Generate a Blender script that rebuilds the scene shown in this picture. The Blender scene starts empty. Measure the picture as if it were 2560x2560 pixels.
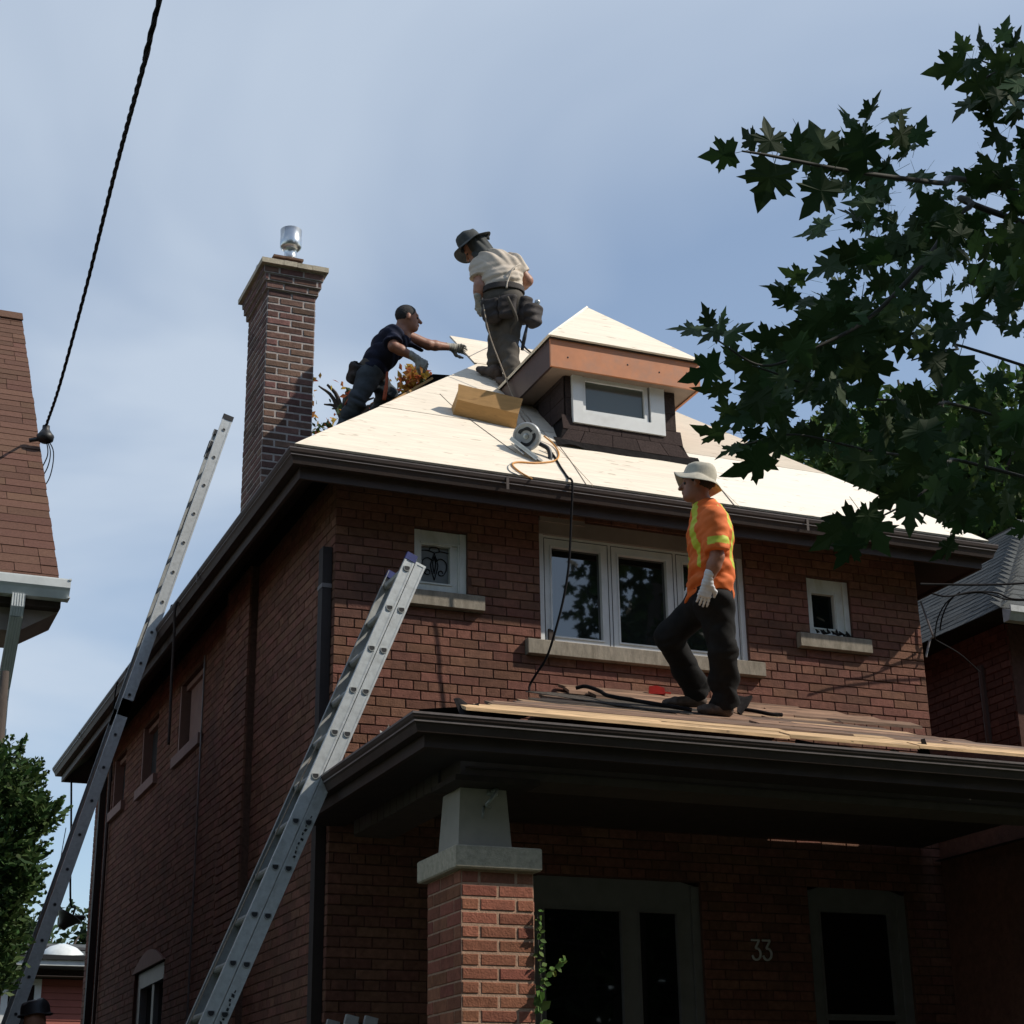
import bpy, bmesh, math, random
import numpy as np
from mathutils import Vector, Matrix

random.seed(7)
RNG = np.random.default_rng(7)
scene = bpy.context.scene
COL = scene.collection

# ------------------------------------------------------------------ camera, sky, sun, exposure
CAM = np.array([-3.2148, -10.9136, 1.6747])
YAW, PITCH, ROLL, FPX = 0.39515, 0.36107, -0.01503, 4311.417      # focal length in pixels of a 2560 px frame


def cam_axes():
    fw = np.array([math.sin(YAW) * math.cos(PITCH), math.cos(YAW) * math.cos(PITCH), math.sin(PITCH)])
    rt = np.array([math.cos(YAW), -math.sin(YAW), 0.0])
    up = np.cross(rt, fw)
    c, s = math.cos(ROLL), math.sin(ROLL)
    return c * rt + s * up, -s * rt + c * up, fw


CR, CU, CF = cam_axes()
cam_data = bpy.data.cameras.new('camera')
cam_data.sensor_width = 36.0
cam_data.lens = 36.0 * FPX / 2560.0
cam_data.clip_start = 0.05
cam_data.clip_end = 2000.0
cam = bpy.data.objects.new('camera', cam_data)
COL.objects.link(cam)
cam.matrix_world = Matrix(((CR[0], CU[0], -CF[0], CAM[0]), (CR[1], CU[1], -CF[1], CAM[1]), (CR[2], CU[2], -CF[2], CAM[2]), (0, 0, 0, 1)))
scene.camera = cam

SUN = Vector((1.78, -1.0, 1.87)).normalized()
sun_data = bpy.data.lights.new('sun', 'SUN')
sun_data.energy = 4.9
sun_data.angle = math.radians(0.53)
sun_data.color = (1.0, 0.93, 0.82)
sun = bpy.data.objects.new('sun', sun_data)
COL.objects.link(sun)
sun.rotation_euler = SUN.to_track_quat('Z', 'Y').to_euler()

world = bpy.data.worlds.new('World')
scene.world = world
world.use_nodes = True
wn, wl = world.node_tree.nodes, world.node_tree.links
wn.clear()
w_out = wn.new('ShaderNodeOutputWorld')
w_bg = wn.new('ShaderNodeBackground')
w_bg.inputs['Strength'].default_value = 0.16
sky = wn.new('ShaderNodeTexSky')
sky.sky_type = 'NISHITA'
sky.sun_disc = False
sky.sun_elevation = math.asin(SUN.z)
sky.sun_rotation = math.atan2(SUN.x, SUN.y)
sky.air_density = 1.0
sky.dust_density = 0.3
sky.ozone_density = 0.4
# thin wind-drawn clouds, laid out on a layer high above the place
tc = wn.new('ShaderNodeTexCoord')
sep = wn.new('ShaderNodeSeparateXYZ')
wl.new(tc.outputs['Generated'], sep.inputs[0])


def wmath(op, a, b=None, clamp=False):
    n = wn.new('ShaderNodeMath')
    n.operation = op
    n.use_clamp = clamp
    for i, v in enumerate((a, b)):
        if v is None:
            continue
        if isinstance(v, (int, float)):
            n.inputs[i].default_value = v
        else:
            wl.new(v, n.inputs[i])
    return n.outputs[0]


zz = wmath('ADD', wmath('MAXIMUM', sep.outputs['Z'], 0.0), 0.12)
cmb = wn.new('ShaderNodeCombineXYZ')
wl.new(wmath('DIVIDE', sep.outputs['X'], zz), cmb.inputs[0])
wl.new(wmath('DIVIDE', sep.outputs['Y'], zz), cmb.inputs[1])
cmap = wn.new('ShaderNodeMapping')
cmap.inputs['Rotation'].default_value = (0, 0, math.radians(0))
cmap.inputs['Scale'].default_value = (0.75, 1.15, 1.0)
cmap.inputs['Location'].default_value = (-6.12, 9.5, 0.0)
wl.new(cmb.outputs[0], cmap.inputs[0])
nz1 = wn.new('ShaderNodeTexNoise')
nz1.inputs['Scale'].default_value = 0.9
nz1.inputs['Detail'].default_value = 5.0
nz1.inputs['Roughness'].default_value = 0.45
nz1.inputs['Distortion'].default_value = 0.7
wl.new(cmap.outputs[0], nz1.inputs['Vector'])
nz2 = wn.new('ShaderNodeTexNoise')
nz2.inputs['Scale'].default_value = 0.33
nz2.inputs['Detail'].default_value = 2.0
wl.new(cmap.outputs[0], nz2.inputs['Vector'])
cl = wmath('ADD', wmath('MULTIPLY', nz1.outputs['Fac'], 0.62), wmath('MULTIPLY', nz2.outputs['Fac'], 0.6))
ramp = wn.new('ShaderNodeValToRGB')
ramp.color_ramp.elements[0].position = 0.585
ramp.color_ramp.elements[0].color = (0.28, 0.28, 0.28, 1)
ramp.color_ramp.elements[1].position = 0.70
ramp.color_ramp.elements[1].color = (0.85, 0.85, 0.85, 1)
wl.new(cl, ramp.inputs[0])
cmix = wn.new('ShaderNodeMix')
cmix.data_type = 'RGBA'
wl.new(ramp.outputs[0], cmix.inputs['Factor'])
hsv = wn.new('ShaderNodeHueSaturation')
hsv.inputs['Saturation'].default_value = 1.12
wl.new(sky.outputs[0], hsv.inputs['Color'])
wl.new(hsv.outputs[0], cmix.inputs['A'])
cmix.inputs['B'].default_value = (4.3, 4.95, 5.8, 1)
wl.new(cmix.outputs['Result'], w_bg.inputs['Color'])
wl.new(w_bg.outputs[0], w_out.inputs['Surface'])

scene.view_settings.view_transform = 'Standard'
scene.view_settings.look = 'None'
scene.view_settings.exposure = -0.2
scene.view_settings.gamma = 1.0
scene.view_settings.use_curve_mapping = False
scene.cycles.max_bounces = 4
scene.cycles.diffuse_bounces = 2
scene.cycles.glossy_bounces = 2
scene.cycles.transparent_max_bounces = 4
scene.cycles.diffuse_bounces = 2
scene.cycles.glossy_bounces = 2
scene.cycles.use_adaptive_sampling = True

# ------------------------------------------------------------------ the house's measures (metres; front wall is y = 0)
W, D = 4.846, 9.72            # front and side length
EO = 0.473                    # eave overhang to the gutter lip
ZE = 6.2126                   # gutter lip
KR = 0.8916                   # roof pitch (rise per run)
APX = (W / 2, W / 2, ZE + KR * (W / 2 + EO))
H, L = 0.067, 0.216           # wall brick course and stretcher pitch
ZH = 5.2                      # a bed joint of the front wall (top of a header course)
PX0, PY, PZ, PK = -0.2927, 2.5083, 3.9179, 0.339   # porch eave corner x, depth, gutter lip, roof slope


def ray(px, py):
    return CF + CR * (px - 1280) / FPX - CU * (py - 1280) / FPX


def at(px, py, Y):            # the point of the plane y = Y on a sight line of the photograph
    d = ray(px, py)
    return CAM + d * (Y - CAM[1]) / d[1]


def atx(px, py, X):
    d = ray(px, py)
    return CAM + d * (X - CAM[0]) / d[0]


def att(px, py, t):           # the point at depth t along a sight line
    return CAM + ray(px, py) * t


def onroof(px, py, off=0.0):
    n = np.array([0, -KR, 1.0])
    d = ray(px, py)
    return CAM + d * ((np.array([0, -EO, ZE + off]) - CAM) @ n) / (d @ n)


# ------------------------------------------------------------------ materials
def M_(name):
    m = bpy.data.materials.new(name)
    m.use_nodes = True
    nt = m.node_tree
    return m, nt, nt.nodes['Principled BSDF']


def node(nt, typ, **kw):
    n = nt.nodes.new(typ)
    for k_, v in kw.items():
        if k_.startswith('i_'):
            n.inputs[k_[2:]].default_value = v
        else:
            setattr(n, k_, v)
    return n


def mat(name, col, rough=0.7, var=0.25, scale=14.0, bump=0.0, bscale=60.0, metal=0.0, spec=0.5, per_object=0.0, island=0.0,
        stretch=(1, 1, 1), stain=0.0, stain_col=(0.03, 0.025, 0.02), stain_scale=3.0, translucent=0.0, hue=0.0, coords='Object', sheen=0.0):
    m, nt, b = M_(name)
    lk = nt.links.new
    tcn = node(nt, 'ShaderNodeTexCoord')
    mp = node(nt, 'ShaderNodeMapping')
    mp.inputs['Scale'].default_value = stretch
    if coords == 'World':
        g = node(nt, 'ShaderNodeNewGeometry')
        lk(g.outputs['Position'], mp.inputs[0])
    else:
        lk(tcn.outputs[coords], mp.inputs[0])
    nz = node(nt, 'ShaderNodeTexNoise', i_Scale=scale, i_Detail=3.0, i_Roughness=0.6)
    lk(mp.outputs[0], nz.inputs['Vector'])
    # value factor 1 + var*(noise-.5)*2 (+ per-object / per-piece variation)
    mr = node(nt, 'ShaderNodeMapRange')
    mr.inputs['From Min'].default_value, mr.inputs['From Max'].default_value = 0.25, 0.75
    mr.inputs['To Min'].default_value, mr.inputs['To Max'].default_value = 1 - var, 1 + var
    lk(nz.outputs['Fac'], mr.inputs['Value'])
    val = mr.outputs[0]
    rnd = None
    if per_object or island:
        if per_object:
            oi = node(nt, 'ShaderNodeObjectInfo')
            rnd = oi.outputs['Random']
        if island:
            ge = node(nt, 'ShaderNodeNewGeometry')
            r2 = ge.outputs['Random Per Island']
            if rnd is None:
                rnd = r2
            else:
                ad = node(nt, 'ShaderNodeMath', operation='ADD')
                lk(rnd, ad.inputs[0]); lk(r2, ad.inputs[1])
                fr = node(nt, 'ShaderNodeMath', operation='FRACT')
                lk(ad.outputs[0], fr.inputs[0])
                rnd = fr.outputs[0]
        am = max(per_object, island)
        m2 = node(nt, 'ShaderNodeMapRange')
        m2.inputs['To Min'].default_value, m2.inputs['To Max'].default_value = 1 - am, 1 + am
        lk(rnd, m2.inputs['Value'])
        mu = node(nt, 'ShaderNodeMath', operation='MULTIPLY')
        lk(val, mu.inputs[0]); lk(m2.outputs[0], mu.inputs[1])
        val = mu.outputs[0]
    hs = node(nt, 'ShaderNodeHueSaturation')
    hs.inputs['Color'].default_value = (*col, 1)
    lk(val, hs.inputs['Value'])
    if hue and rnd is not None:
        w_ = node(nt, 'ShaderNodeTexWhiteNoise', noise_dimensions='1D')
        lk(rnd, w_.inputs['W'])
        m3 = node(nt, 'ShaderNodeMapRange')
        m3.inputs['To Min'].default_value, m3.inputs['To Max'].default_value = 0.5 - hue, 0.5 + hue
        lk(w_.outputs['Value'], m3.inputs['Value'])
        lk(m3.outputs[0], hs.inputs['Hue'])
    colr = hs.outputs[0]
    if stain:
        n2 = node(nt, 'ShaderNodeTexNoise', i_Scale=stain_scale, i_Detail=3.0, i_Roughness=0.65)
        lk(mp.outputs[0], n2.inputs['Vector'])
        rp = node(nt, 'ShaderNodeMapRange')
        rp.inputs['From Min'].default_value, rp.inputs['From Max'].default_value = 0.5, 0.72
        rp.inputs['To Max'].default_value = stain
        lk(n2.outputs['Fac'], rp.inputs['Value'])
        mx = node(nt, 'ShaderNodeMix', data_type='RGBA')
        lk(rp.outputs[0], mx.inputs['Factor'])
        lk(colr, mx.inputs['A'])
        mx.inputs['B'].default_value = (*stain_col, 1)
        colr = mx.outputs['Result']
    lk(colr, b.inputs['Base Color'])
    b.inputs['Roughness'].default_value = rough
    b.inputs['Metallic'].default_value = metal
    b.inputs['Specular IOR Level'].default_value = spec
    if sheen:
        b.inputs['Sheen Weight'].default_value = sheen
    if bump:
        n3 = node(nt, 'ShaderNodeTexNoise', i_Scale=bscale, i_Detail=2.0, i_Roughness=0.65)
        lk(mp.outputs[0], n3.inputs['Vector'])
        bp = node(nt, 'ShaderNodeBump', i_Strength=bump, i_Distance=0.01)
        lk(n3.outputs['Fac'], bp.inputs['Height'])
        lk(bp.outputs[0], b.inputs['Normal'])
    if translucent:
        tr = node(nt, 'ShaderNodeBsdfTranslucent')
        lk(colr, tr.inputs['Color'])
        ms = node(nt, 'ShaderNodeMixShader')
        ms.inputs[0].default_value = translucent
        out = nt.nodes['Material Output']
        lk(b.outputs[0], ms.inputs[1]); lk(tr.outputs[0], ms.inputs[2])
        lk(ms.outputs[0], out.inputs['Surface'])
    return m


MAT = {}
MAT['brick'] = mat('brick', (0.182, 0.084, 0.058), 0.9, 0.28, 22, 0.5, 90, per_object=0.22, island=0.22, hue=0.010, stain=0.6,
                   stain_col=(0.085, 0.05, 0.04), stain_scale=1.6, spec=0.2, coords='World')
MAT['shaded_brick'] = mat('shaded_brick', (0.085, 0.045, 0.036), 0.95, 0.28, 22, 0.3, 90, per_object=0.2, island=0.2, spec=0.1, coords='World')  # brick darkened as painted shade for the right neighbour's walls
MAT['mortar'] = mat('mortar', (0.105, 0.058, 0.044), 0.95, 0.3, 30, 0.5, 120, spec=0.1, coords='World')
MAT['pier_brick'] = mat('pier_brick', (0.265, 0.103, 0.064), 0.9, 0.25, 25, 0.5, 90, per_object=0.2, island=0.2, hue=0.01, stain=0.4,
                        stain_col=(0.16, 0.07, 0.05), stain_scale=3, spec=0.2, coords='World')
MAT['pier_mortar'] = mat('pier_mortar', (0.42, 0.27, 0.19), 0.95, 0.25, 40, 0.4, 120, spec=0.1, coords='World')
MAT['chimney_brick'] = mat('chimney_brick', (0.148, 0.083, 0.066), 0.9, 0.3, 22, 0.5, 90, per_object=0.38, island=0.38, hue=0.02, stain=0.5,
                           stain_col=(0.075, 0.06, 0.058), stain_scale=2.5, spec=0.2, coords='World')
MAT['chimney_mortar'] = mat('chimney_mortar', (0.42, 0.37, 0.34), 0.95, 0.25, 40, 0.4, 120, spec=0.1, coords='World')
MAT['stone'] = mat('stone', (0.28, 0.245, 0.195), 0.9, 0.25, 25, 0.4, 120, stain=0.5, stain_col=(0.12, 0.10, 0.07), stain_scale=9, spec=0.2, coords='World', stretch=(1.6, 1, .45))
MAT['cap_stone'] = mat('cap_stone', (0.48, 0.42, 0.32), 0.9, 0.25, 35, 0.4, 120, stain=0.75, stain_col=(0.12, 0.12, 0.09), stain_scale=3.2, spec=0.2, coords='World')
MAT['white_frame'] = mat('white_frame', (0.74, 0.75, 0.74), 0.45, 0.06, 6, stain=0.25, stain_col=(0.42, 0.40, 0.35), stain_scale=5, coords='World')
MAT['old_white'] = mat('old_white', (0.66, 0.67, 0.62), 0.6, 0.12, 14, 0.1, 60, stain=0.55, stain_col=(0.36, 0.36, 0.26), stain_scale=7, coords='World', stretch=(1.4, 1, .5))
MAT['header_panel'] = mat('header_panel', (0.30, 0.25, 0.22), 0.6, 0.15, 5, stain=0.4, stain_col=(0.2, 0.16, 0.14), stain_scale=3, coords='World')
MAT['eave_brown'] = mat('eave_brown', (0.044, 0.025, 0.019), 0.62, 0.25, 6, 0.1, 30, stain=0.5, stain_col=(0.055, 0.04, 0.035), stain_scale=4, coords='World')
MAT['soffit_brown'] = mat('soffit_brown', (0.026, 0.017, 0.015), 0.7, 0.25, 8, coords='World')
MAT['gutter_edge'] = mat('gutter_edge', (0.17, 0.145, 0.14), 0.35, 0.25, 9, stain=0.5, stain_col=(0.07, 0.055, 0.05), stain_scale=6, coords='World')
MAT['copper_fascia'] = mat('copper_fascia', (0.56, 0.205, 0.075), 0.42, 0.16, 4, 0.05, 20, stain=0.5, stain_col=(0.36, 0.19, 0.12), stain_scale=5, coords='World', spec=0.5)
MAT['brown_fascia'] = mat('brown_fascia', (0.062, 0.032, 0.026), 0.5, 0.2, 5, coords='World')
MAT['dormer_soffit'] = mat('dormer_soffit', (0.26, 0.19, 0.145), 0.7, 0.15, 8, coords='World')
MAT['dark_shingle'] = mat('dark_shingle', (0.048, 0.033, 0.030), 0.95, 0.35, 60, 0.5, 220, per_object=0.18, island=0.18, spec=0.2, coords='World')
MAT['black_felt'] = mat('black_felt', (0.016, 0.014, 0.014), 1.0, 0.4, 20, 0.3, 60, spec=0.08, coords='World')
MAT['brown_shingle'] = mat('brown_shingle', (0.130, 0.070, 0.050), 0.95, 0.25, 70, 0.5, 260, per_object=0.16, island=0.16, hue=0.01, spec=0.15, coords='World')
MAT['grey_shingle'] = mat('grey_shingle', (0.062, 0.066, 0.065), 0.9, 0.35, 60, 0.5, 220, per_object=0.3, island=0.3, spec=0.3, coords='World')
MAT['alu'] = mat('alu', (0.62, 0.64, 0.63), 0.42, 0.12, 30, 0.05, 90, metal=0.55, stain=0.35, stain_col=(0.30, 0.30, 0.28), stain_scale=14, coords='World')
MAT['alu_dull_shade'] = mat('alu_dull_shade', (0.36, 0.37, 0.36), 0.5, 0.15, 30, 0.05, 90, metal=0.4, stain=0.4, stain_col=(0.2, 0.2, 0.19), stain_scale=14, coords='World')  # dull metal, also painted shade for ladder far rails and rungs
MAT['zinc'] = mat('zinc', (0.62, 0.64, 0.65), 0.28, 0.1, 9, metal=0.9, coords='World')
MAT['black_plastic'] = mat('black_plastic', (0.016, 0.016, 0.018), 0.5, 0.2, 20, coords='World')
MAT['blue_plastic'] = mat('blue_plastic', (0.022, 0.034, 0.16), 0.5, 0.3, 30, coords='World')
MAT['cable'] = mat('cable', (0.010, 0.009, 0.010), 0.9, 0.3, 40, spec=0.15, coords='World')
MAT['rope'] = mat('rope', (0.30, 0.24, 0.18), 0.9, 0.3, 80, 0.4, 300, coords='World')
MAT['white_metal'] = mat('white_metal', (0.66, 0.69, 0.68), 0.4, 0.08, 8, stain=0.25, stain_col=(0.35, 0.36, 0.35), stain_scale=6, coords='World')
MAT['dark_wood'] = mat('dark_wood', (0.042, 0.028, 0.022), 0.8, 0.3, 12, 0.2, 60, coords='World')
MAT['post_paint'] = mat('post_paint', (0.44, 0.40, 0.34), 0.6, 0.12, 10, stain=0.3, stain_col=(0.22, 0.21, 0.19), stain_scale=5, coords='World')
MAT['beam_paint'] = mat('beam_paint', (0.085, 0.066, 0.056), 0.65, 0.2, 10, stain=0.4, stain_col=(0.07, 0.05, 0.045), stain_scale=4, coords='World')
MAT['interior'] = mat('interior', (0.03, 0.032, 0.034), 0.9, 0.3, 4, coords='World')
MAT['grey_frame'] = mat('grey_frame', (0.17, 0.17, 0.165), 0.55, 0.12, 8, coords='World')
MAT['pink_board'] = mat('pink_board', (0.27, 0.165, 0.14), 0.8, 0.15, 8, coords='World')
MAT['digit_metal'] = mat('digit_metal', (0.5, 0.5, 0.48), 0.5, 0.1, 10, coords='World')
MAT['old_shingle'] = mat('old_shingle', (0.085, 0.075, 0.066), 1.0, 0.6, 40, 0.6, 150, coords='World', spec=.05)
MAT['grass'] = mat('grass', (0.04, 0.062, 0.022), 0.95, 0.4, 2.5, coords='World')
MAT['concrete'] = mat('concrete', (0.19, 0.185, 0.175), 0.95, 0.2, 6, 0.2, 60, coords='World')
MAT['asphalt'] = mat('asphalt', (0.05, 0.05, 0.052), 0.95, 0.25, 20, 0.2, 100, coords='World')


def plywood(name, col, grain, fleck, per=0.05, fleck_col=(0.34, 0.25, 0.16)):
    """peeled-veneer grain running along x, with small dark checks"""
    m, nt, b = M_(name)
    lk = nt.links.new
    g = node(nt, 'ShaderNodeNewGeometry')
    mp = node(nt, 'ShaderNodeMapping')
    mp.inputs['Scale'].default_value = (2.2, 22.0, 22.0)
    lk(g.outputs['Position'], mp.inputs[0])
    oi = node(nt, 'ShaderNodeObjectInfo')
    ofs = node(nt, 'ShaderNodeMath', operation='MULTIPLY')
    ofs.inputs[1].default_value = 37.0
    lk(oi.outputs['Random'], ofs.inputs[0])
    nz = node(nt, 'ShaderNodeTexNoise', noise_dimensions='4D', i_Scale=1.0, i_Detail=5.0, i_Roughness=0.55, i_Distortion=1.4)
    lk(mp.outputs[0], nz.inputs['Vector']); lk(ofs.outputs[0], nz.inputs['W'])
    mp2 = node(nt, 'ShaderNodeMapping')
    mp2.inputs['Scale'].default_value = (7.0, 34.0, 34.0)
    lk(g.outputs['Position'], mp2.inputs[0])
    n2 = node(nt, 'ShaderNodeTexNoise', noise_dimensions='4D', i_Scale=1.0, i_Detail=2.0, i_Roughness=0.5)
    lk(mp2.outputs[0], n2.inputs['Vector']); lk(ofs.outputs[0], n2.inputs['W'])
    mr = node(nt, 'ShaderNodeMapRange')
    mr.inputs['From Min'].default_value, mr.inputs['From Max'].default_value = 0.3, 0.7
    mr.inputs['To Min'].default_value, mr.inputs['To Max'].default_value = 1 - grain, 1 + grain * 0.5
    lk(nz.outputs['Fac'], mr.inputs['Value'])
    m2 = node(nt, 'ShaderNodeMapRange')
    m2.inputs['To Min'].default_value, m2.inputs['To Max'].default_value = 1 - per, 1 + per
    lk(oi.outputs['Random'], m2.inputs['Value'])
    mu = node(nt, 'ShaderNodeMath', operation='MULTIPLY')
    lk(mr.outputs[0], mu.inputs[0]); lk(m2.outputs[0], mu.inputs[1])
    hs = node(nt, 'ShaderNodeHueSaturation')
    hs.inputs['Color'].default_value = (*col, 1)
    lk(mu.outputs[0], hs.inputs['Value'])
    fl = node(nt, 'ShaderNodeMapRange')
    fl.inputs['From Min'].default_value, fl.inputs['From Max'].default_value = 0.655, 0.69
    fl.inputs['To Max'].default_value = fleck
    lk(n2.outputs['Fac'], fl.inputs['Value'])
    mx = node(nt, 'ShaderNodeMix', data_type='RGBA')
    lk(fl.outputs[0], mx.inputs['Factor'])
    lk(hs.outputs[0], mx.inputs['A'])
    mx.inputs['B'].default_value = (*fleck_col, 1)
    lk(mx.outputs['Result'], b.inputs['Base Color'])
    b.inputs['Roughness'].default_value = 0.75
    b.inputs['Specular IOR Level'].default_value = 0.25
    bp = node(nt, 'ShaderNodeBump', i_Strength=0.15, i_Distance=0.006)
    lk(nz.outputs['Fac'], bp.inputs['Height'])
    lk(bp.outputs[0], b.inputs['Normal'])
    return m


MAT['ply_cream'] = plywood('ply_cream', (0.84, 0.74, 0.60), 0.14, 0.6)
MAT['ply_white'] = plywood('ply_white', (0.88, 0.81, 0.69), 0.09, 0.65)
MAT['ply_beige'] = plywood('ply_beige', (0.62, 0.53, 0.42), 0.10, 0.4)
MAT['ply_grey'] = plywood('ply_grey', (0.58, 0.50, 0.39), 0.12, 0.4)
MAT['deck_fresh'] = plywood('deck_fresh', (0.60, 0.40, 0.22), 0.55, 0.8, 0.22, (0.10, 0.06, 0.04))
MAT['deck_mid'] = plywood('deck_mid', (0.42, 0.27, 0.165), 0.7, 0.9, 0.3, (0.06, 0.04, 0.03))
MAT['deck_dark'] = plywood('deck_dark', (0.17, 0.115, 0.085), 0.8, 0.9, 0.35, (0.035, 0.026, 0.022))
MAT['deck_old'] = plywood('deck_old', (0.27, 0.165, 0.11), 0.75, 0.9, 0.35, (0.05, 0.032, 0.025))
MAT['timber'] = plywood('timber', (0.46, 0.265, 0.105), 0.15, 0.3, 0.05, (0.18, 0.09, 0.04))


def glass(name, tint=(0.012, 0.014, 0.014), ior=2.1, rough=0.02, bump=0.0):
    m, nt, b = M_(name)
    b.inputs['Base Color'].default_value = (*tint, 1)
    b.inputs['Roughness'].default_value = rough
    b.inputs['IOR'].default_value = ior
    nz = node(nt, 'ShaderNodeTexNoise', i_Scale=1.3, i_Detail=1.0)
    bp = node(nt, 'ShaderNodeBump', i_Strength=0.012 + bump, i_Distance=0.05)
    nt.links.new(nz.outputs['Fac'], bp.inputs['Height'])
    nt.links.new(bp.outputs[0], b.inputs['Normal'])
    return m


MAT['glass'] = glass('glass')
MAT['glass_dark'] = glass('glass_dark', (0.006, 0.007, 0.008), 1.45)
MAT['glass_milky'] = glass('glass_milky', (0.16, 0.17, 0.165), 1.5, 0.25, 0.3)
MAT['glass_dormer'] = glass('glass_dormer', (0.10, 0.115, 0.105), 1.6, 0.12)


# ------------------------------------------------------------------ mesh helpers
class MB:
    def __init__(self):
        self.v, self.f, self.m = [], [], []

    def add(self, vs, fs, m=0):
        o = len(self.v)
        self.v += [tuple(map(float, p)) for p in vs]
        for f in fs:
            self.f.append(tuple(i + o for i in f))
            self.m.append(m)
        return self

    def box(self, x0, y0, z0, x1, y1, z1, m=0):
        v = [(x0, y0, z0), (x1, y0, z0), (x1, y1, z0), (x0, y1, z0), (x0, y0, z1), (x1, y0, z1), (x1, y1, z1), (x0, y1, z1)]
        return self.add(v, [(0, 3, 2, 1), (4, 5, 6, 7), (0, 1, 5, 4), (1, 2, 6, 5), (2, 3, 7, 6), (3, 0, 4, 7)], m)

    def bar(self, a, b, wv, tv, m=0):
        """a beam from a to b; wv, tv are its full width and thickness vectors"""
        a, b, wv, tv = (np.array(q, float) for q in (a, b, wv, tv))
        c = [a - wv / 2 - tv / 2, a + wv / 2 - tv / 2, a + wv / 2 + tv / 2, a - wv / 2 + tv / 2]
        v = c + [p + (b - a) for p in c]
        return self.add(v, [(0, 3, 2, 1), (4, 5, 6, 7), (0, 1, 5, 4), (1, 2, 6, 5), (2, 3, 7, 6), (3, 0, 4, 7)], m)

    def prism(self, poly, off, m=0):
        poly = [np.array(q, float) for q in poly]
        off = np.array(off, float)
        n = len(poly)
        v = poly + [q + off for q in poly]
        fs = [tuple(range(n))[::-1], tuple(range(n, 2 * n))]
        for i in range(n):
            j = (i + 1) % n
            fs.append((i, j, n + j, n + i))
        return self.add(v, fs, m)

    def sweep(self, profile, path, m=0, closed=True, cap=True):
        """profile: list of (offset vectors per path point) -> profile[i] is a list of 3D points for path point i"""
        n = len(profile[0])
        o = len(self.v)
        for ring in profile:
            self.v += [tuple(map(float, p)) for p in ring]
        k = n if closed else n - 1
        for i in range(len(profile) - 1):
            for j in range(k):
                a, b_ = o + i * n + j, o + i * n + (j + 1) % n
                self.f.append((a, b_, b_ + n, a + n)); self.m.append(m)
        if cap and closed:
            self.f.append(tuple(range(o, o + n))[::-1]); self.m.append(m)
            e = o + (len(profile) - 1) * n
            self.f.append(tuple(range(e, e + n))); self.m.append(m)
        return self

    def tube(self, pts, r, n=8, m=0, cap=True, twist=None):
        pts = [np.array(q, float) for q in pts]
        if np.isscalar(r):
            r = [r] * len(pts)
        rings = []
        ref = np.array([0, 0, 1.0])
        prev = None
        for i, q in enumerate(pts):
            d = (pts[min(i + 1, len(pts) - 1)] - pts[max(i - 1, 0)])
            d = d / (np.linalg.norm(d) + 1e-12)
            if prev is None:
                a = np.cross(d, ref)
                if np.linalg.norm(a) < 1e-3:
                    a = np.cross(d, np.array([1.0, 0, 0]))
            else:
                a = prev - d * (prev @ d)
            a = a / np.linalg.norm(a)
            prev = a
            b_ = np.cross(d, a)
            rings.append([q + r[i] * (math.cos(t) * a + math.sin(t) * b_) for t in np.linspace(0, 2 * math.pi, n, endpoint=False)])
        return self.sweep(rings, None, m, True, cap)

    def lathe(self, base, axis, prof, n=20, m=0):
        """prof: list of (height along axis, radius)"""
        base, axis = np.array(base, float), np.array(axis, float)
        axis = axis / np.linalg.norm(axis)
        a = np.cross(axis, [0, 0, 1.0] if abs(axis[2]) < 0.9 else [1.0, 0, 0])
        a /= np.linalg.norm(a)
        b_ = np.cross(axis, a)
        rings = [[base + axis * h + r * (math.cos(t) * a + math.sin(t) * b_) for t in np.linspace(0, 2 * math.pi, n, endpoint=False)] for h, r in prof]
        return self.sweep(rings, None, m, True, True)

    def mesh(self, name, mats, smooth=False):
        me = bpy.data.meshes.new(name)
        me.from_pydata(self.v, [], self.f)
        if not isinstance(mats, (list, tuple)):
            mats = [mats]
        for mt in mats:
            me.materials.append(MAT[mt] if isinstance(mt, str) else mt)
        if len(mats) > 1:
            me.polygons.foreach_set('material_index', self.m)
        if smooth:
            me.polygons.foreach_set('use_smooth', [True] * len(me.polygons))
        me.update()
        return me

    def build(self, name, mats, parent=None, smooth=False, kind=None, label=None):
        return link(name, self.mesh(name, mats, smooth), parent, kind, label)


def link(name, me, parent=None, kind=None, label=None):
    o = bpy.data.objects.new(name, me)
    COL.objects.link(o)
    if parent is not None:
        attach(o, parent)
    if kind:
        o['kind'] = kind
    if label:
        o['label'] = label
    return o


def wmat(o):
    if o is None:
        return Matrix.Identity(4)
    return wmat(o.parent) @ o.matrix_parent_inverse @ Matrix.Translation(o.location) if o.parent else Matrix.Translation(o.location)


def attach(o, parent):
    """children are modelled in world coordinates"""
    o.parent = parent
    o.matrix_parent_inverse = wmat(parent).inverted()


def thing(name, label, cat, loc=(0, 0, 0), group=None):
    o = bpy.data.objects.new(name, None)
    o.empty_display_size = 0.1
    COL.objects.link(o)
    o.location = tuple(float(q) for q in loc)
    o['label'] = label
    o['category'] = cat
    if group:
        o['group'] = group
    return o


def tag(o, label, cat, group=None):
    o['label'] = label
    o['category'] = cat
    if group:
        o['group'] = group
    return o


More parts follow.
